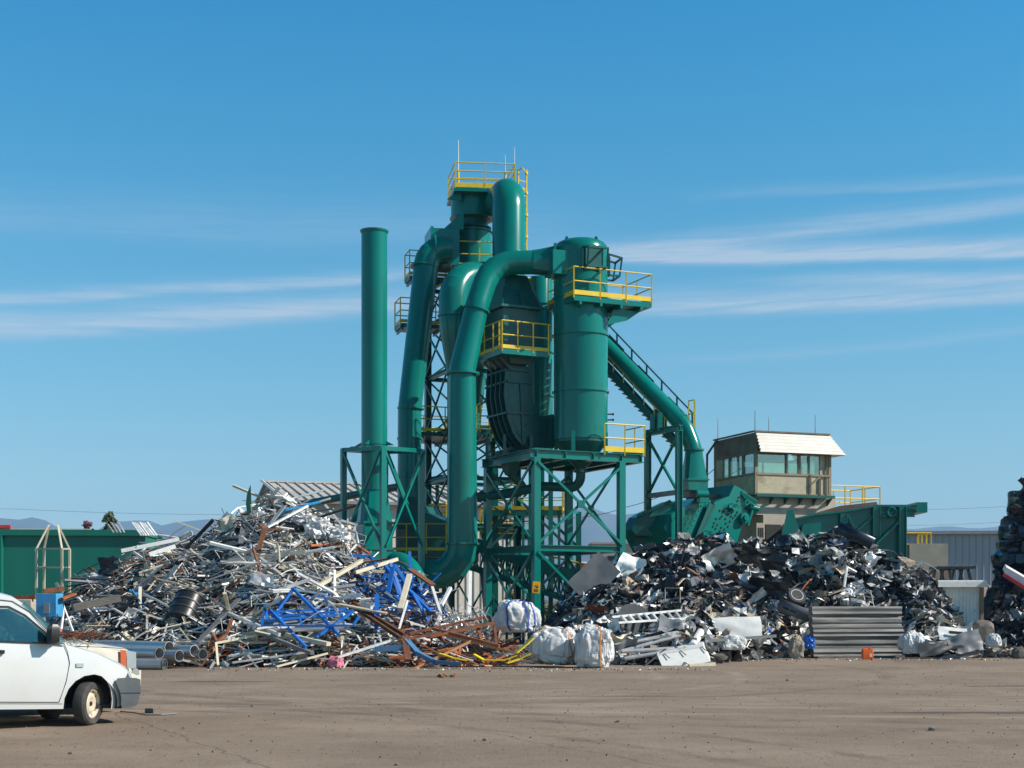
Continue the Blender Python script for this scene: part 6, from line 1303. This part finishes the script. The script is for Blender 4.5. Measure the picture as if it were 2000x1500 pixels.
bars('white_bar', 'long white bar jutting from the upper left slope', 'bar', [[(237, 1076, 45.6), (350, 1053, 46)]], .12, 'white')
bars('white_bar', 'white bar lying parallel below the highest white bar of the upper left slope', 'bar', [[(291, 1083, 45), (342, 1067, 45.4)]], .13, 'white')
bars('grey_beam', 'weathered grey timber beam lying on the lower left slope', 'beam', [[(142, 1187, 40.6), (233, 1168, 41.2)]], .34, 'timber', .2)
bars('silver_bar', 'silver bar rising steeply across the summit of the left heap', 'bar', [[(521, 1032, 44.6), (556, 988, 45.6)]], .12, 'steel', .05)
bars('silver_bar', 'long silver bar reaching right from the summit of the left heap', 'bar', [[(522, 1030, 44.5), (600, 988, 45.6)]], .12, 'alu', .06)
bars('grey_bar', 'wide grey bar standing upright below the green blade', 'bar', [[(478, 1008, 45.4), (470, 1062, 44)]], .15, 'grey', .04)
bars('rusty_beam', 'rust red twisted beam near the top of the left heap', 'beam', [[(508, 1024, 45), (517, 1034, 44.8), (505, 1075, 43.6)], [(517, 1034, 44.8), (550, 1034, 45)]], .14, 'rust', .05)
bars('chrome_rail', 'bent chrome handrail at the right of the summit by the chimney base', 'handrail', [[(672, 1032, 46.2), (695, 1040, 46.2), (699, 1062, 46)]], .05, 'steel', tube=True)
bars('slat_bundle', 'bundle of parallel white slats poking up beside the green container', 'slats', [[(258 + i * 5, 1020 + (i % 3), 47), (276 + i * 5, 1046, 46.2)] for i in range(7)], .05, 'alu', .03)
bars('slat_bundle', 'small bundle of pale slats leaning on the container rim', 'slats', [[(211 + i * 7, 1024 - (i % 2) * 3, 48), (222 + i * 7, 1040, 47.4)] for i in range(4)], .045, 'grey', .03)
bars('orange_bar', 'orange angle bar at the upper right edge of the left heap', 'bar', [[(700, 1068, 45.8), (703, 1082, 45.6)], [(700, 1068, 45.8), (722, 1082, 45.4)]], .1, 'orange', .06)
bars('blue_tube', 'bright blue bent bar right of the cream bars', 'bar', [[(684, 1085, 44.8), (724, 1087, 45), (738, 1110, 44.4)]], .1, 'blue')
bars('maroon_plate', 'maroon steel plate edge above the blue bars', 'plate', [[(801, 1112, 44.8), (845, 1142, 44)]], .25, 'rust', .05)
# shiny foil bundles, mesh tangle, barrel, cloth, machine
def crease(p, seed, fr, v):
    q = Vector((p.x * fr, p.y * fr, p.z * fr * v)); return abs(noise.noise(q + Vector((seed, 0, 0)))) * 1.6 + abs(noise.noise(q * 2.6 + Vector((0, seed, 0)))) * .8 + abs(noise.noise(q * 5.5 + Vector((0, 0, seed)))) * .4 - .8
def blob(name, label, cat, c, sx_, sy_, sz_, m, seed, amp=.18, sub=4, flat=0, parent=None, sharp=28, fr=1.8, v=1.0, e=.72):
    bm = bmesh.new(); bmesh.ops.create_icosphere(bm, subdivisions=sub, radius=1)
    for vt in bm.verts:
        p = vt.co.copy(); k = 1 + amp * crease(p, seed, fr, v); q = Vector([math.copysign(abs(t) ** e, t) for t in p]) * k; sag = 1 + .10 * (-q.z) if v != 1 else 1
        vt.co = Vector((q.x * sx_ * sag, q.y * sy_ * sag, max(q.z * sz_, -sz_ * .92)))
    me = bpy.data.meshes.new(name); bm.to_mesh(me); bm.free(); me.materials.append(M[m]); me.polygons.foreach_set('use_smooth', [True] * len(me.polygons)); me.set_sharp_from_angle(angle=R(sharp))
    o = bpy.data.objects.new(name, me); COL.objects.link(o); o.location = c; o.parent = parent; return tag(o, label, cat) if label else o
blob('foil_bundle', 'crinkled silver foil bundle at the top right of the left heap', 'foil', A(622, 1035, 45.0), .42, .4, .38, 'foil', 3, .4, 4, 0, None, 12, 2.6)
blob('foil_bundle', 'smaller crinkled foil bundle beside the chimney base', 'foil', A(658, 1045, 45.0), .36, .3, .26, 'foil', 8, .4, 4, 0, None, 12, 2.6)
blob('foil_bundle', 'flattened foil bundle just below the summit of the left heap', 'foil', A(592, 1016, 45.3), .36, .3, .2, 'foil', 12, .4, 4, 0, None, 12, 2.6)
mb = MB(); rw = random.Random(9)
for i in range(150):
    c = A(rw.gauss(905, 34), rw.gauss(1225, 20), rw.uniform(39.6, 42)); d = rvec(rw) * rw.uniform(.15, .4); e = rvec(rw) * .15; mb.tube([c - d, c + e, c + d], .011, 4)
tag(mb.build('wire_tangle', 'steel'), 'tangle of shiny wire mesh behind the rusty frames', 'wire', kind='stuff')
mb = MB(); a, b = A(372, 1170, 41), A(352, 1216, 40.4); mb.tube([a, b], .42, 20); br = thing('black_drum', 'dented black drum tipped on the lower left heap', 'drum', (a + b) / 2); mb.build('body', 'black', br)
mb = MB()
for f in (.02, .35, .65, .98): mb.ring(a.lerp(b, f), b - a, .44, .04)
mb.build('hoop', 'dark', br)
blob('pink_cloth', 'crumpled pink cloth at the very foot of the left heap', 'cloth', A(655, 1294, 37.6), .2, .18, .17, 'pink', 5, .35, 3)
blob('pink_cloth', 'pink cloth bundle beside the windscreen of the white van', 'cloth', A(104, 1236, 39), .22, .2, .18, 'pink', 6, .35, 3)
bx = thing('blue_machine', 'light blue steel machine casing behind the white van', 'machine', G(100, 42)); mb = MB(); mb.box(A(97, 1182, 42), .62, .5, .68, U(-6), V(-6)); mb.build('casing', 'lblue', bx, smooth=False, bevel=.015)
mb = MB(); mb.box(A(91, 1188, 41.72), .17, .05, .3); mb.build('hatch', 'grey', bx, smooth=False)
mb = MB(); mb.box(A(50, 1190, 43), .55, .6, .6); tag(mb.build('concrete_block', 'concrete', smooth=False, bevel=.03), 'grey concrete block behind the white van', 'block')
bars('rusty_beam', 'rust coloured beam lying over the blue machine', 'beam', [[(20, 1168, 43), (70, 1166, 43)], [(85, 1155, 43.5), (125, 1150, 43.8)]], .14, 'rust')
bars('orange_bar', 'bright orange bar lying left of the cage foot', 'bar', [[(120, 1170, 42), (146, 1160, 42.6)]], .14, 'orange', .06)
cg = thing('rusty_cage', 'tall rusty open steel cage with a tapered top before the green container', 'cage', G(103, 48)); mb = MB(); B_ = {}
for k, (px, Yd, tp_) in {'a': (71, 48.0, 95), 'b': (86, 48.6, 96), 'c': (121, 47.7, 113), 'd': (136, 48.3, 114)}.items():
    s_ = A(px, 1072, Yd); B_[k] = s_; mb.beam(Vector((s_.x, s_.y, .6)), s_, .07); mb.beam(s_, A(tp_, 1026, 48.2), .06)
for py in (0, -.62):
    for i, j in (('a', 'c'), ('c', 'd'), ('d', 'b'), ('b', 'a')): mb.beam(B_[i] + Z * py, B_[j] + Z * py, .05)
mb.build('frame', 'cream', cg, smooth=False)
# stainless pipes stacked by the car
PR = .15
for i, (px, py, Yd, lab) in enumerate(((330, 1264, 37.6, 'upper left bright steel pipe on the small pipe stack'), (379, 1271, 37.4, 'upper right bright steel pipe on the small pipe stack'), (311, 1276, 37.0, 'middle left bright steel pipe of the small pipe stack'), (350, 1281, 37.2, 'middle bright steel pipe of the small pipe stack'), (396, 1278, 37.5, 'right-hand bright steel pipe of the small pipe stack'), (321, 1298, 36.6, 'lowest bright steel pipe lying on the ground beside the cars'))):
    p = A(px, py, Yd); d = Vector((-1, .18 if i != 5 else .02, 0)).normalized(); d = Vector((-1, .75, 0)).normalized() if i in (0, 1, 2, 3, 4) else Vector((-1, .25, 0)).normalized(); rt = thing('steel_pipe', lab, 'pipe', p); mb = MB(); mb.pipe(p, p + d * 3.2, PR, PR - .012, 28); mb.build('shell', 'steel', rt)
    mb = MB(); mb.pipe(p - d * .012, p + d * .025, PR + .006, PR - .012, 28); mb.build('collar', 'grey', rt)
# ================================================================== pieces one can single out: right heap and fringe
def sack(label, c, sx_, sy_, sz_, seed, strap=None, word=None, wpos=None, name='bulk_bag'):
    rt = thing(name, label, 'bag', Vector((c.x, c.y, c.z - sz_ * .92))); b = blob('bag', None, None, Vector((0, 0, sz_ * .92)), sx_, sy_, sz_, 'sack', seed, .22, 6, 0, rt, 50, 1.35, .5, .7)
    if strap:
        for a in strap[1]:
            mb = MB(); P_ = []
            for k in range(15):
                e = R(-55 + k * 10); x, z = math.sin(R(a)) * math.cos(e), math.sin(e); y = -math.cos(R(a)) * math.cos(e); p = Vector((x, y, z)); n_ = crease(p, seed, 1.35, .5)
                q = Vector([math.copysign(abs(t_) ** .7, t_) for t_ in p]) * (1.015 + .22 * n_); sag = 1 - .1 * q.z; P_.append(Vector((q.x * sx_ * sag, q.y * sy_ * sag, q.z * sz_ + sz_ * .92)))
            for p, q in zip(P_, P_[1:]): mb.beam(p, q, .05, .02, up=Vector((math.sin(R(a)), -math.cos(R(a)), 0)))
            local(mb, 'strap', strap[0], rt, smooth=False)
    if word: txt(word, .17, 'printed_word', 'ink', rt, axes(Vector(wpos), (1, .12, -.05), (.12, -1, 0.05)), .003)
    return rt
p = A(1012, 1200, 40.2); sack('white bulk bag with blue straps heaped beside the tower leg', A(1011, 1205, 40), .62, .48, .46, 2, ('strapb', (-20, 20, 48)))
sack('slumped white bulk bag with orange straps in the middle of three bags', A(1083, 1262, 38.4), .62, .46, .50, 7, ('strapo', (-65, 40)))
q = A(1160, 1264, 37.8); sack('upright white bulk bag printed with dark letters beside the ladder', q, .50, .45, .58, 14, ('strapo', (12,)), 'CIE', (q.x + .30, q.y - .485, q.z + .17))
sack('crumpled white sack lying right of the corrugated panel stack', A(1782, 1256, 44.5), .36, .35, .36, 17, name='white_sack')
sack('small white sack behind the dark bumper at the right end', A(1940, 1252, 45), .22, .3, .22, 19, name='white_sack')
sack('white plastic sack slumped in front of the grey panel on the ground fringe', A(1430, 1255, 41.5), .4, .3, .22, 23, name='white_sack')
blob('blue_bag', 'bright blue plastic bag squeezed beside the corrugated panel stack', 'bag', A(1581, 1255, 44.6), .2, .2, .22, 'bluebag', 4, .35, 4)
blob('brown_sack', 'brown cloth sack standing left of the bright blue bag', 'bag', A(1555, 1266, 43.8), .23, .2, .36, 'sackb', 9, .25, 4)
pn = thing('panel_stack', 'stack of weathered corrugated sheets leaning upright before the right heap', 'panels', G(1678, 44.4)); a, b = A(1590, 1284, 44.4), A(1766, 1284, 45.2); rows = 30; vs = []; d = (b - a); d.z = 0; nrm_ = Vector((d.y, -d.x, 0)).normalized(); 
pr = []
for i in range(rows * 2 + 1):
    f = i / (rows * 2); pr.append((.03 + f * 1.58, (.010 + .03 * abs(noise.noise(Vector((f * 7, 0, 3)))) * 2) * math.sin(f * 17 * math.pi + 4 * noise.noise(Vector((f * 4, 1, 0)))) + (.06 if .40 < f < .60 else 0) + (.05 if f > .84 else 0) - (.04 if .2 < f < .26 else 0)))
mb = MB(); n_ = 12; V_ = []
for j in range(n_ + 1):
    g = j / n_
    for z, o in pr: V_.append(a.xy.to_3d() + d * g + Z * z + nrm_ * (o + noise.noise(Vector((g * 3, z * 2, 1))) * .06) - nrm_ * z * .12)
k_ = len(pr); fs = [(j * k_ + i, (j + 1) * k_ + i, (j + 1) * k_ + i + 1, j * k_ + i + 1) for j in range(n_) for i in range(k_ - 1)]; m_ = len(V_)
mb.add(V_ + [v_ - nrm_ * .25 for v_ in V_], fs + [tuple(m_ + i for i in f[::-1]) for f in fs] + [(i, i + 1, m_ + i + 1, m_ + i) for i in range(k_ - 1)] + [(n_ * k_ + i + 1, n_ * k_ + i, m_ + n_ * k_ + i, m_ + n_ * k_ + i + 1) for i in range(k_ - 1)] + [(j * k_ + k_ - 1, (j + 1) * k_ + k_ - 1, m_ + (j + 1) * k_ + k_ - 1, m_ + j * k_ + k_ - 1) for j in range(n_)])
M['sheetgrey'] = mat('weathered_sheet', (.125, .12, .115), .6, metal=.1, var=.4, scale=2, stretch=(.4, .4, 6), dirt=(.30, .28, .26), damt=.7, dscale=3); mb.build('sheets', 'sheetgrey', pn, ang=50)
mb = MB(); mb.box(a.xy.to_3d() + d / 2 + Z * .03, d.length * .96, .3, .07, d.normalized(), nrm_); mb.build('base_plank', 'timber', pn, smooth=False)
jc = thing('jerry_can', 'small orange plastic jerry can on the ground before the corrugated panels', 'can', G(1694, 43.6)); p = G(1694, 43.6); mb = MB()
mb.loft([[p + Vector((x * .165 * k, y * .10 * k, z)) for x, y in ((-1, -.8), (-.85, -1), (.85, -1), (1, -.8), (1, .8), (.85, 1), (-.85, 1), (-1, .8))] for z, k in ((.0, .94), (.02, 1), (.26, 1), (.285, .96))])
for s_ in (-1, 1): mb.box(p + Vector((s_ * .09, 0, .305)), .11, .13, .05)
mb.tube([p + Vector((-.09, 0, .325)), p + Vector((.09, 0, .325))], .018, 8); mb.build('body', 'orangeplast', jc)
mb = MB(); mb.tube([p + Vector((.1, 0, .325)), p + Vector((.1, 0, .36))], .03, 12); mb.build('cap', 'orangeplast', jc); mb = MB(); mb.box(p + Vector((.08, -.102, .13)), .07, .006, .1); mb.build('sticker', 'white', jc, smooth=False)
bars('aluminium_ladder', 'short aluminium ladder lying across the lower right heap', 'ladder', [[(1195, 1205, 42), (1330, 1192, 43.5)], [(1208, 1216, 41.6), (1338, 1208, 42.8)]] + [[(1214 + i * 15, 1203 - i * 1.2, 42.2 + i * .15), (1224 + i * 15, 1215 - i, 41.8 + i * .15)] for i in range(8)], .06, 'alu')
mb = MB(); c = A(1240, 1216, 41.4); ax = Vector((.35, -.8, .5)).normalized(); mb.lathe([(.02, .0), (.4, .05), (.56, .10), (.575, .10), (.575, .07), (.4, .02), (.02, -.03)], c, 40, ax); tag(mb.build('dark_disc', 'disc'), 'dark grey dished disc leaning behind the printed bulk bag', 'disc')
tb = thing('white_trough', 'white sheet metal box tipped on the ground at the right of the bags', 'box', A(1335, 1285, 39)); c0_, c1_ = A(1283, 1279, 39.3), A(1374, 1262, 39.6); dn = Vector((.16, -.25, -.42)); mb = MB(); bk = Vector((.05, .45, .12))
mb.quadbox([c0_, c1_, c1_ + bk, c0_ + bk], [c0_ + dn, c1_ + dn, c1_ + dn + bk, c0_ + dn + bk]); mb.build('panel', 'white', tb, smooth=False, bevel=.01)
mb = MB(); mb.beam(c0_ - Z * .0, c1_, .04, .04); mb.build('rim', 'white', tb, smooth=False)
mb = MB()
for f in (.15, .5, .95): q = c0_.lerp(c1_, f) + Vector((0, -.03, .0)); mb.beam(q, q + dn * .3 + Vector((.1, -.02, 0)), .02)
mb.build('lug', 'dark', tb, smooth=False)
mb = MB(); crumple(mb, A(1440, 1224, 42.5), Vector((1, .1, .03)), Vector((0, .25, 1)), 1.5, .62, random.Random(3), 10, .06, .02, .03); tag(mb.build('white_sheet', 'white', ang=60), 'curved pale grey-white sheet panel standing in the lower right heap', 'panel')
mb = MB(); crumple(mb, A(1398, 1088, 47.8), Vector((1, .1, .45)), Vector((-.3, -.4, 1)), 1.05, .75, random.Random(5), 12, .4, .01); tag(mb.build('crumpled_sheet', 'foil', ang=40), 'largest crumpled silver sheet near the top of the right heap', 'sheet')
mb = MB(); crumple(mb, A(1232, 1112, 47.5), Vector((.4, .1, 1)), Vector((1, -.4, 0)), .9, .8, random.Random(8), 10, .4, .01); tag(mb.build('crumpled_sheet', 'white', ang=40), 'pale crumpled sheet high at the left end of the right heap', 'sheet')
mb = MB(); crumple(mb, A(1160, 1128, 46.5), Vector((.8, .2, .8)), Vector((-.5, .1, .6)), 1.5, 1.0, random.Random(12), 8, .08, .03, .03); tag(mb.build('grey_plate', 'grey', ang=40), 'broad dark grey plate tilted at the left end of the right heap', 'plate')
for i in range(6):
    bars('grey_tube', 'dull grey steel tube lying in the ground fringe right of the printed bulk bag', 'tube', [[(1195 + i * 6, 1262 + i * 6.2 - (i % 2) * 8, 40.6 - i * .2), (1310 + i * 9, 1240 + i * 8.5 - (i % 3) * 8, 41.4 - i * .3)]], .06, 'grey', tube=True, group='grey tubes between the bulk bag and the white box')
bars('white_tube', 'short white tube end lying by the grey tubes', 'tube', [[(1352, 1262, 40.6), (1368, 1235, 42)]], .12, 'white', tube=True)
bars('silver_tube', 'bent silver tube standing in the right part of the right heap', 'tube', [[(1648, 1148, 46.5), (1654, 1108, 47.4), (1672, 1118, 47.4)]], .05, 'alu', tube=True)
bars('fallen_bar', 'slim grey bar propped against the white box', 'bar', [[(1256, 1303, 38.9), (1300, 1268, 39.8)]], .04, 'dark')
bars('long_profile', 'cream profile lying on the ground below the white box', 'profile', [[(1345, 1301, 38.9), (1396, 1297, 39.2)]], .1, 'cream')
bars('long_profile', 'grey beam lying across the ground fringe behind the white box', 'profile', [[(1380, 1252, 41.6), (1515, 1242, 42.6)]], .08, 'grey')
def bumper(label, c, ln, m, az, tilt, seed, name='car_bumper'):
    rt = thing(name, label, 'bumper', c); d = (U(az) + Z * tilt).normalized(); s_ = d.cross(Z).normalized(); u_ = s_.cross(d); rings = []
    for i in range(15):
        f = i / 14 - .5; o = c + d * f * ln + s_ * (-.35 * (2 * f) ** 2) * .8 - u_ * abs(f) * .05; rings.append([o + s_ * y + u_ * z for y, z in ((0, -.2), (.07, -.12), (.09, .02), (.05, .14), (-.02, .2), (-.05, .19), (.01, .1), (.04, .0), (.03, -.1), (-.04, -.19))])
    mb = MB(); mb.loft(rings); mb.build('shell', m, rt, ang=40); mb = MB()
    for k in (-.12, .12): q = c + d * k * ln + s_ * .09; mb.box(q - u_ * .02, ln * .18, .03, .06, d, s_)
    mb.build('slot', 'ink', rt, smooth=False); return rt
bumper('dark blue car bumper perched on the peak of the right heap', A(1668, 1044, 48.5), 1.3, 'navy', -25, -.5, 1)
for px, py, Yd, m, lx, ly, lab in ((1835, 1262, 44.2, 'dark', 1.4, .5, 'long dark sheet metal skin lying on the ground right of the white sack'), (1885, 1258, 44.4, 'grey', 1.0, .7, 'bent grey car wing propped at the right end of the right heap'), (1862, 1282, 43.7, 'black', 1.8, .3, 'low black plastic trim flat on the ground at the right')):
    mb = MB(); q = random.Random(px); crumple(mb, A(px, py, Yd), Vector((1, .2, q.uniform(-.05, .2))), Vector((.1, .5, .6)), lx, ly, q, 10, .3, .015, .05); tag(mb.build('car_wing', m, ang=30), lab, 'car wing')
bumper('grey car bumper in the middle of the right heap above the corrugated panels', A(1545, 1190, 45.5), 1.2, 'grey', -40, -.35, 4)
dp = thing('white_tailgate', 'white car tailgate panel with a dark slot at the foot of the right heap', 'tailgate', A(1862, 1238, 45)); c = A(1862, 1238, 45); X_ = Vector((1, .15, -.08)).normalized(); mb = MB(); crumple(mb, c, X_, Vector((0, .45, 1)), 1.0, .45, random.Random(4), 8, .07, .03, .04); mb.build('panel', 'vanwhite', dp, ang=50)
mb = MB(); mb.box(c + Vector((.05, -.09, .04)), .45, .04, .09, X_); mb.build('slot', 'ink', dp, smooth=False)
wh = thing('car_wheel', 'car wheel with a bright spoked rim in the middle of the right heap', 'wheel', A(1555, 1165, 46.2)); c = A(1555, 1165, 46.2); ax = Vector((.2, -.75, .55)).normalized(); mb = MB(); mb.lathe([(.2, -.09), (.29, -.09), (.32, -.04), (.32, .04), (.29, .09), (.2, .09)], c, 32, ax); mb.build('tyre', 'tyre', wh)
mb = MB(); mb.pipe(c - ax * .06, c + ax * .1, .215, .185); mb.lathe([(.05, -.02), (.05, .08), (.01, .085)], c, 16, ax); x, y = mb.frame(ax)
for k in range(5): e = x * math.cos(k * 1.2566) + y * math.sin(k * 1.2566); mb.beam(c + ax * .06 + e * .04, c + ax * .06 + e * .19, .05, .02, up=ax)
mb.build('rim', 'steel', wh)
for px, py, Yd, m, lab in ((1490, 1093, 48, 'black', 'long glossy black car wing in the upper middle of the right heap'), (1500, 1142, 46.6, 'black', 'glossy black moulded trim left of the spoked wheel'), (1430, 1150, 46.5, 'navy', 'wide dark blue bent car door skin in the middle of the right heap'), (1360, 1165, 46, 'black', 'broad black sheet lying low on the left of the right heap'), (1320, 1120, 47.5, 'black', 'black curled sheet below the shredder')):
    mb = MB(); q = random.Random(px); crumple(mb, A(px, py, Yd), Vector((1, q.uniform(-.2, .2), q.uniform(-.5, -.2))), Vector((.2, -.5, 1)), q.uniform(1.1, 1.5), q.uniform(.5, .75), q, 12, .42, .015); tag(mb.build('car_wing', m, ang=30), lab, 'car wing')
bars('copper_tubes', 'bundle of thin copper brown tubes in the middle of the right heap', 'tubes', [[(1340 + i * 4, 1108 + i * 2, 46.6), (1385 + i * 4, 1140 + i * 2.5, 46)] for i in range(4)], .022, 'copper', tube=True)
for px, py, Yd, s_, lab in ((1920, 1232, 46.5, .36, 'large pale boulder behind the white hut post'), (1990, 1277, 44.3, .2, 'brown stone at the right edge of the ground')):
    blob('boulder', lab, 'stone', A(px, py, Yd), s_, s_, s_, 'rock', px, .2, 3)
# small things on the open ground
rs = random.Random(77)
for i, (px, py, s_, lab) in enumerate(((1207, 1411, .035, 'small dark stone alone in the middle of the open ground'), (947, 1447, .04, 'flat dark stone in the foreground below the duct'), (1820, 1427, .06, 'dark clod at the right foreground'), (138, 1473, .035, 'small dark stone before the van'), (296, 1466, .025, 'tiny stone right of the van wheel in the foreground'), (775, 1495, .03, 'stone at the bottom edge of the foreground'), (492, 1380, .03, 'pale pebble right of the van'), (1104, 1393, .02, 'white fleck of litter on the open ground'), (1538, 1330, .05, 'pale pebble below the corrugated panels'))):
    Y = HC * F / (py - HY); blob('stone', lab, 'stone', G(px, Y, s_ * .3), s_ * .8, s_ * .6, s_ * .6, 'rock', i + 2.5, .25, 2)
lm = thing('broken_lamp', 'small dark broken part lying on the ground right of the van wheel', 'litter', G(291, 21.9)); p = G(291, 21.9, .04); mb = MB(); mb.box(p, .12, .09, .07, U(20), V(20)); mb.build('casing', 'black', lm, smooth=False, bevel=.01); mb = MB(); mb.box(p + U(20) * .075, .03, .08, .05, U(20), V(20)); mb.build('lens', 'lampglass', lm, smooth=False)
mb = MB(); mb.tube([G(235, 22, .02), G(262, 21.6, .03), G(285, 21.4, .015), G(315, 21.4, .015), G(345, 21.6, .02)], .012, 6); tag(mb.build('ground_cable', 'cable'), 'thin black cable lying on the ground right of the van', 'cable')
mb = MB()
for i in range(10): c = G(865 + rs.gauss(0, 10), HC * F / (1323 - HY) + rs.gauss(0, .15), .02); shard(mb, c, .09, rs)
tag(mb.build('wood_splinters', 'rust', smooth=False), 'brown splinters scattered on the ground before the rusty frames', 'litter', kind='stuff')
mb = MB()
for i in range(1500):
    Y = 15 + 24 * rs.random() ** .8; X = rs.uniform(-.37, .37) * Y; mb.mi = rs.choice((0, 0, 0, 0, 2, 2)); s_ = rs.uniform(.005, .018); shard(mb, Vector((X, Y, s_ * .4)), s_, rs)
for i in range(420):
    px = rs.uniform(400, 1990); Y = (37.2 if px < 1400 else 43.6) - abs(rs.gauss(0, .7)); mb.mi = rs.choice((0, 0, 1, 2, 2, 3)); s_ = rs.uniform(.015, .05); shard(mb, G(px, Y, s_ * .4), s_, rs)
tag(mb.build('ground_grit', ['rock', 'white', 'dark', 'alu'], smooth=False), 'loose grit and tiny scrap flecks on the yard', 'grit', kind='stuff')
mb = MB(); rw = random.Random(41)
for i in range(60):
    c = Vector((-6.55, 21.75, 1.17)) + Vector((rw.gauss(0, .18), rw.gauss(0, .2), rw.uniform(0, .06))); d = Vector((rw.gauss(0, 1), rw.gauss(0, 1), rw.gauss(0, .15))).normalized() * .16; mb.tube([c - d, c + rvec(rw) * .03, c + d], .007, 4)
tag(mb.build('brown_wire', 'rust'), 'tangle of thin brown wire lying on the bonnet of the beige car', 'wire', kind='stuff')

FH = Heap([(1890, 1275), (1915, 1240), (1935, 1205), (1955, 1178), (1975, 1158), (2010, 1135), (2060, 1110), (2200, 1090), (2300, 1200)], 52.2, lambda X: 47.5, 57, .1)
_m = mcol
def mcol(px, py, r, left): return pick(r, [('black', 34), ('navy', 24), ('dark', 26), ('grey', 9), ('alu', 3), ('white', 1)])  # dark colour table puts shade at the stack's foot into the scrap
stuffheap(FH, 'dark_scrap_heap', 'heap of loose scrap coloured dark for shade round the foot of the crushed car stack', 15.5, 22.5, 2600, False, 61)
mb = MB(); rw = random.Random(62)
for i in range(260):
    z = rw.uniform(2.2, 6.1); e = 1992 - 26 * max(0, (3.6 - z)) / 1.4 + (z - 3.6) * 9; p = G(e + rw.uniform(-18, 40), 52.6 + rw.uniform(-.1, .6), z); mb.mi = rw.choice((0, 0, 1, 1, 2)); crumple(mb, p, rvec(rw) + Vector((.8, 0, 0)), rvec(rw), rw.uniform(.3, .8), rw.uniform(.15, .5), rw, 4, .5, .01)
tag(mb.build('torn_metal', ['black', 'dark', 'navy'], smooth=False), 'torn dark sheet edges jutting from the crushed car stack', 'scrap', kind='stuff')
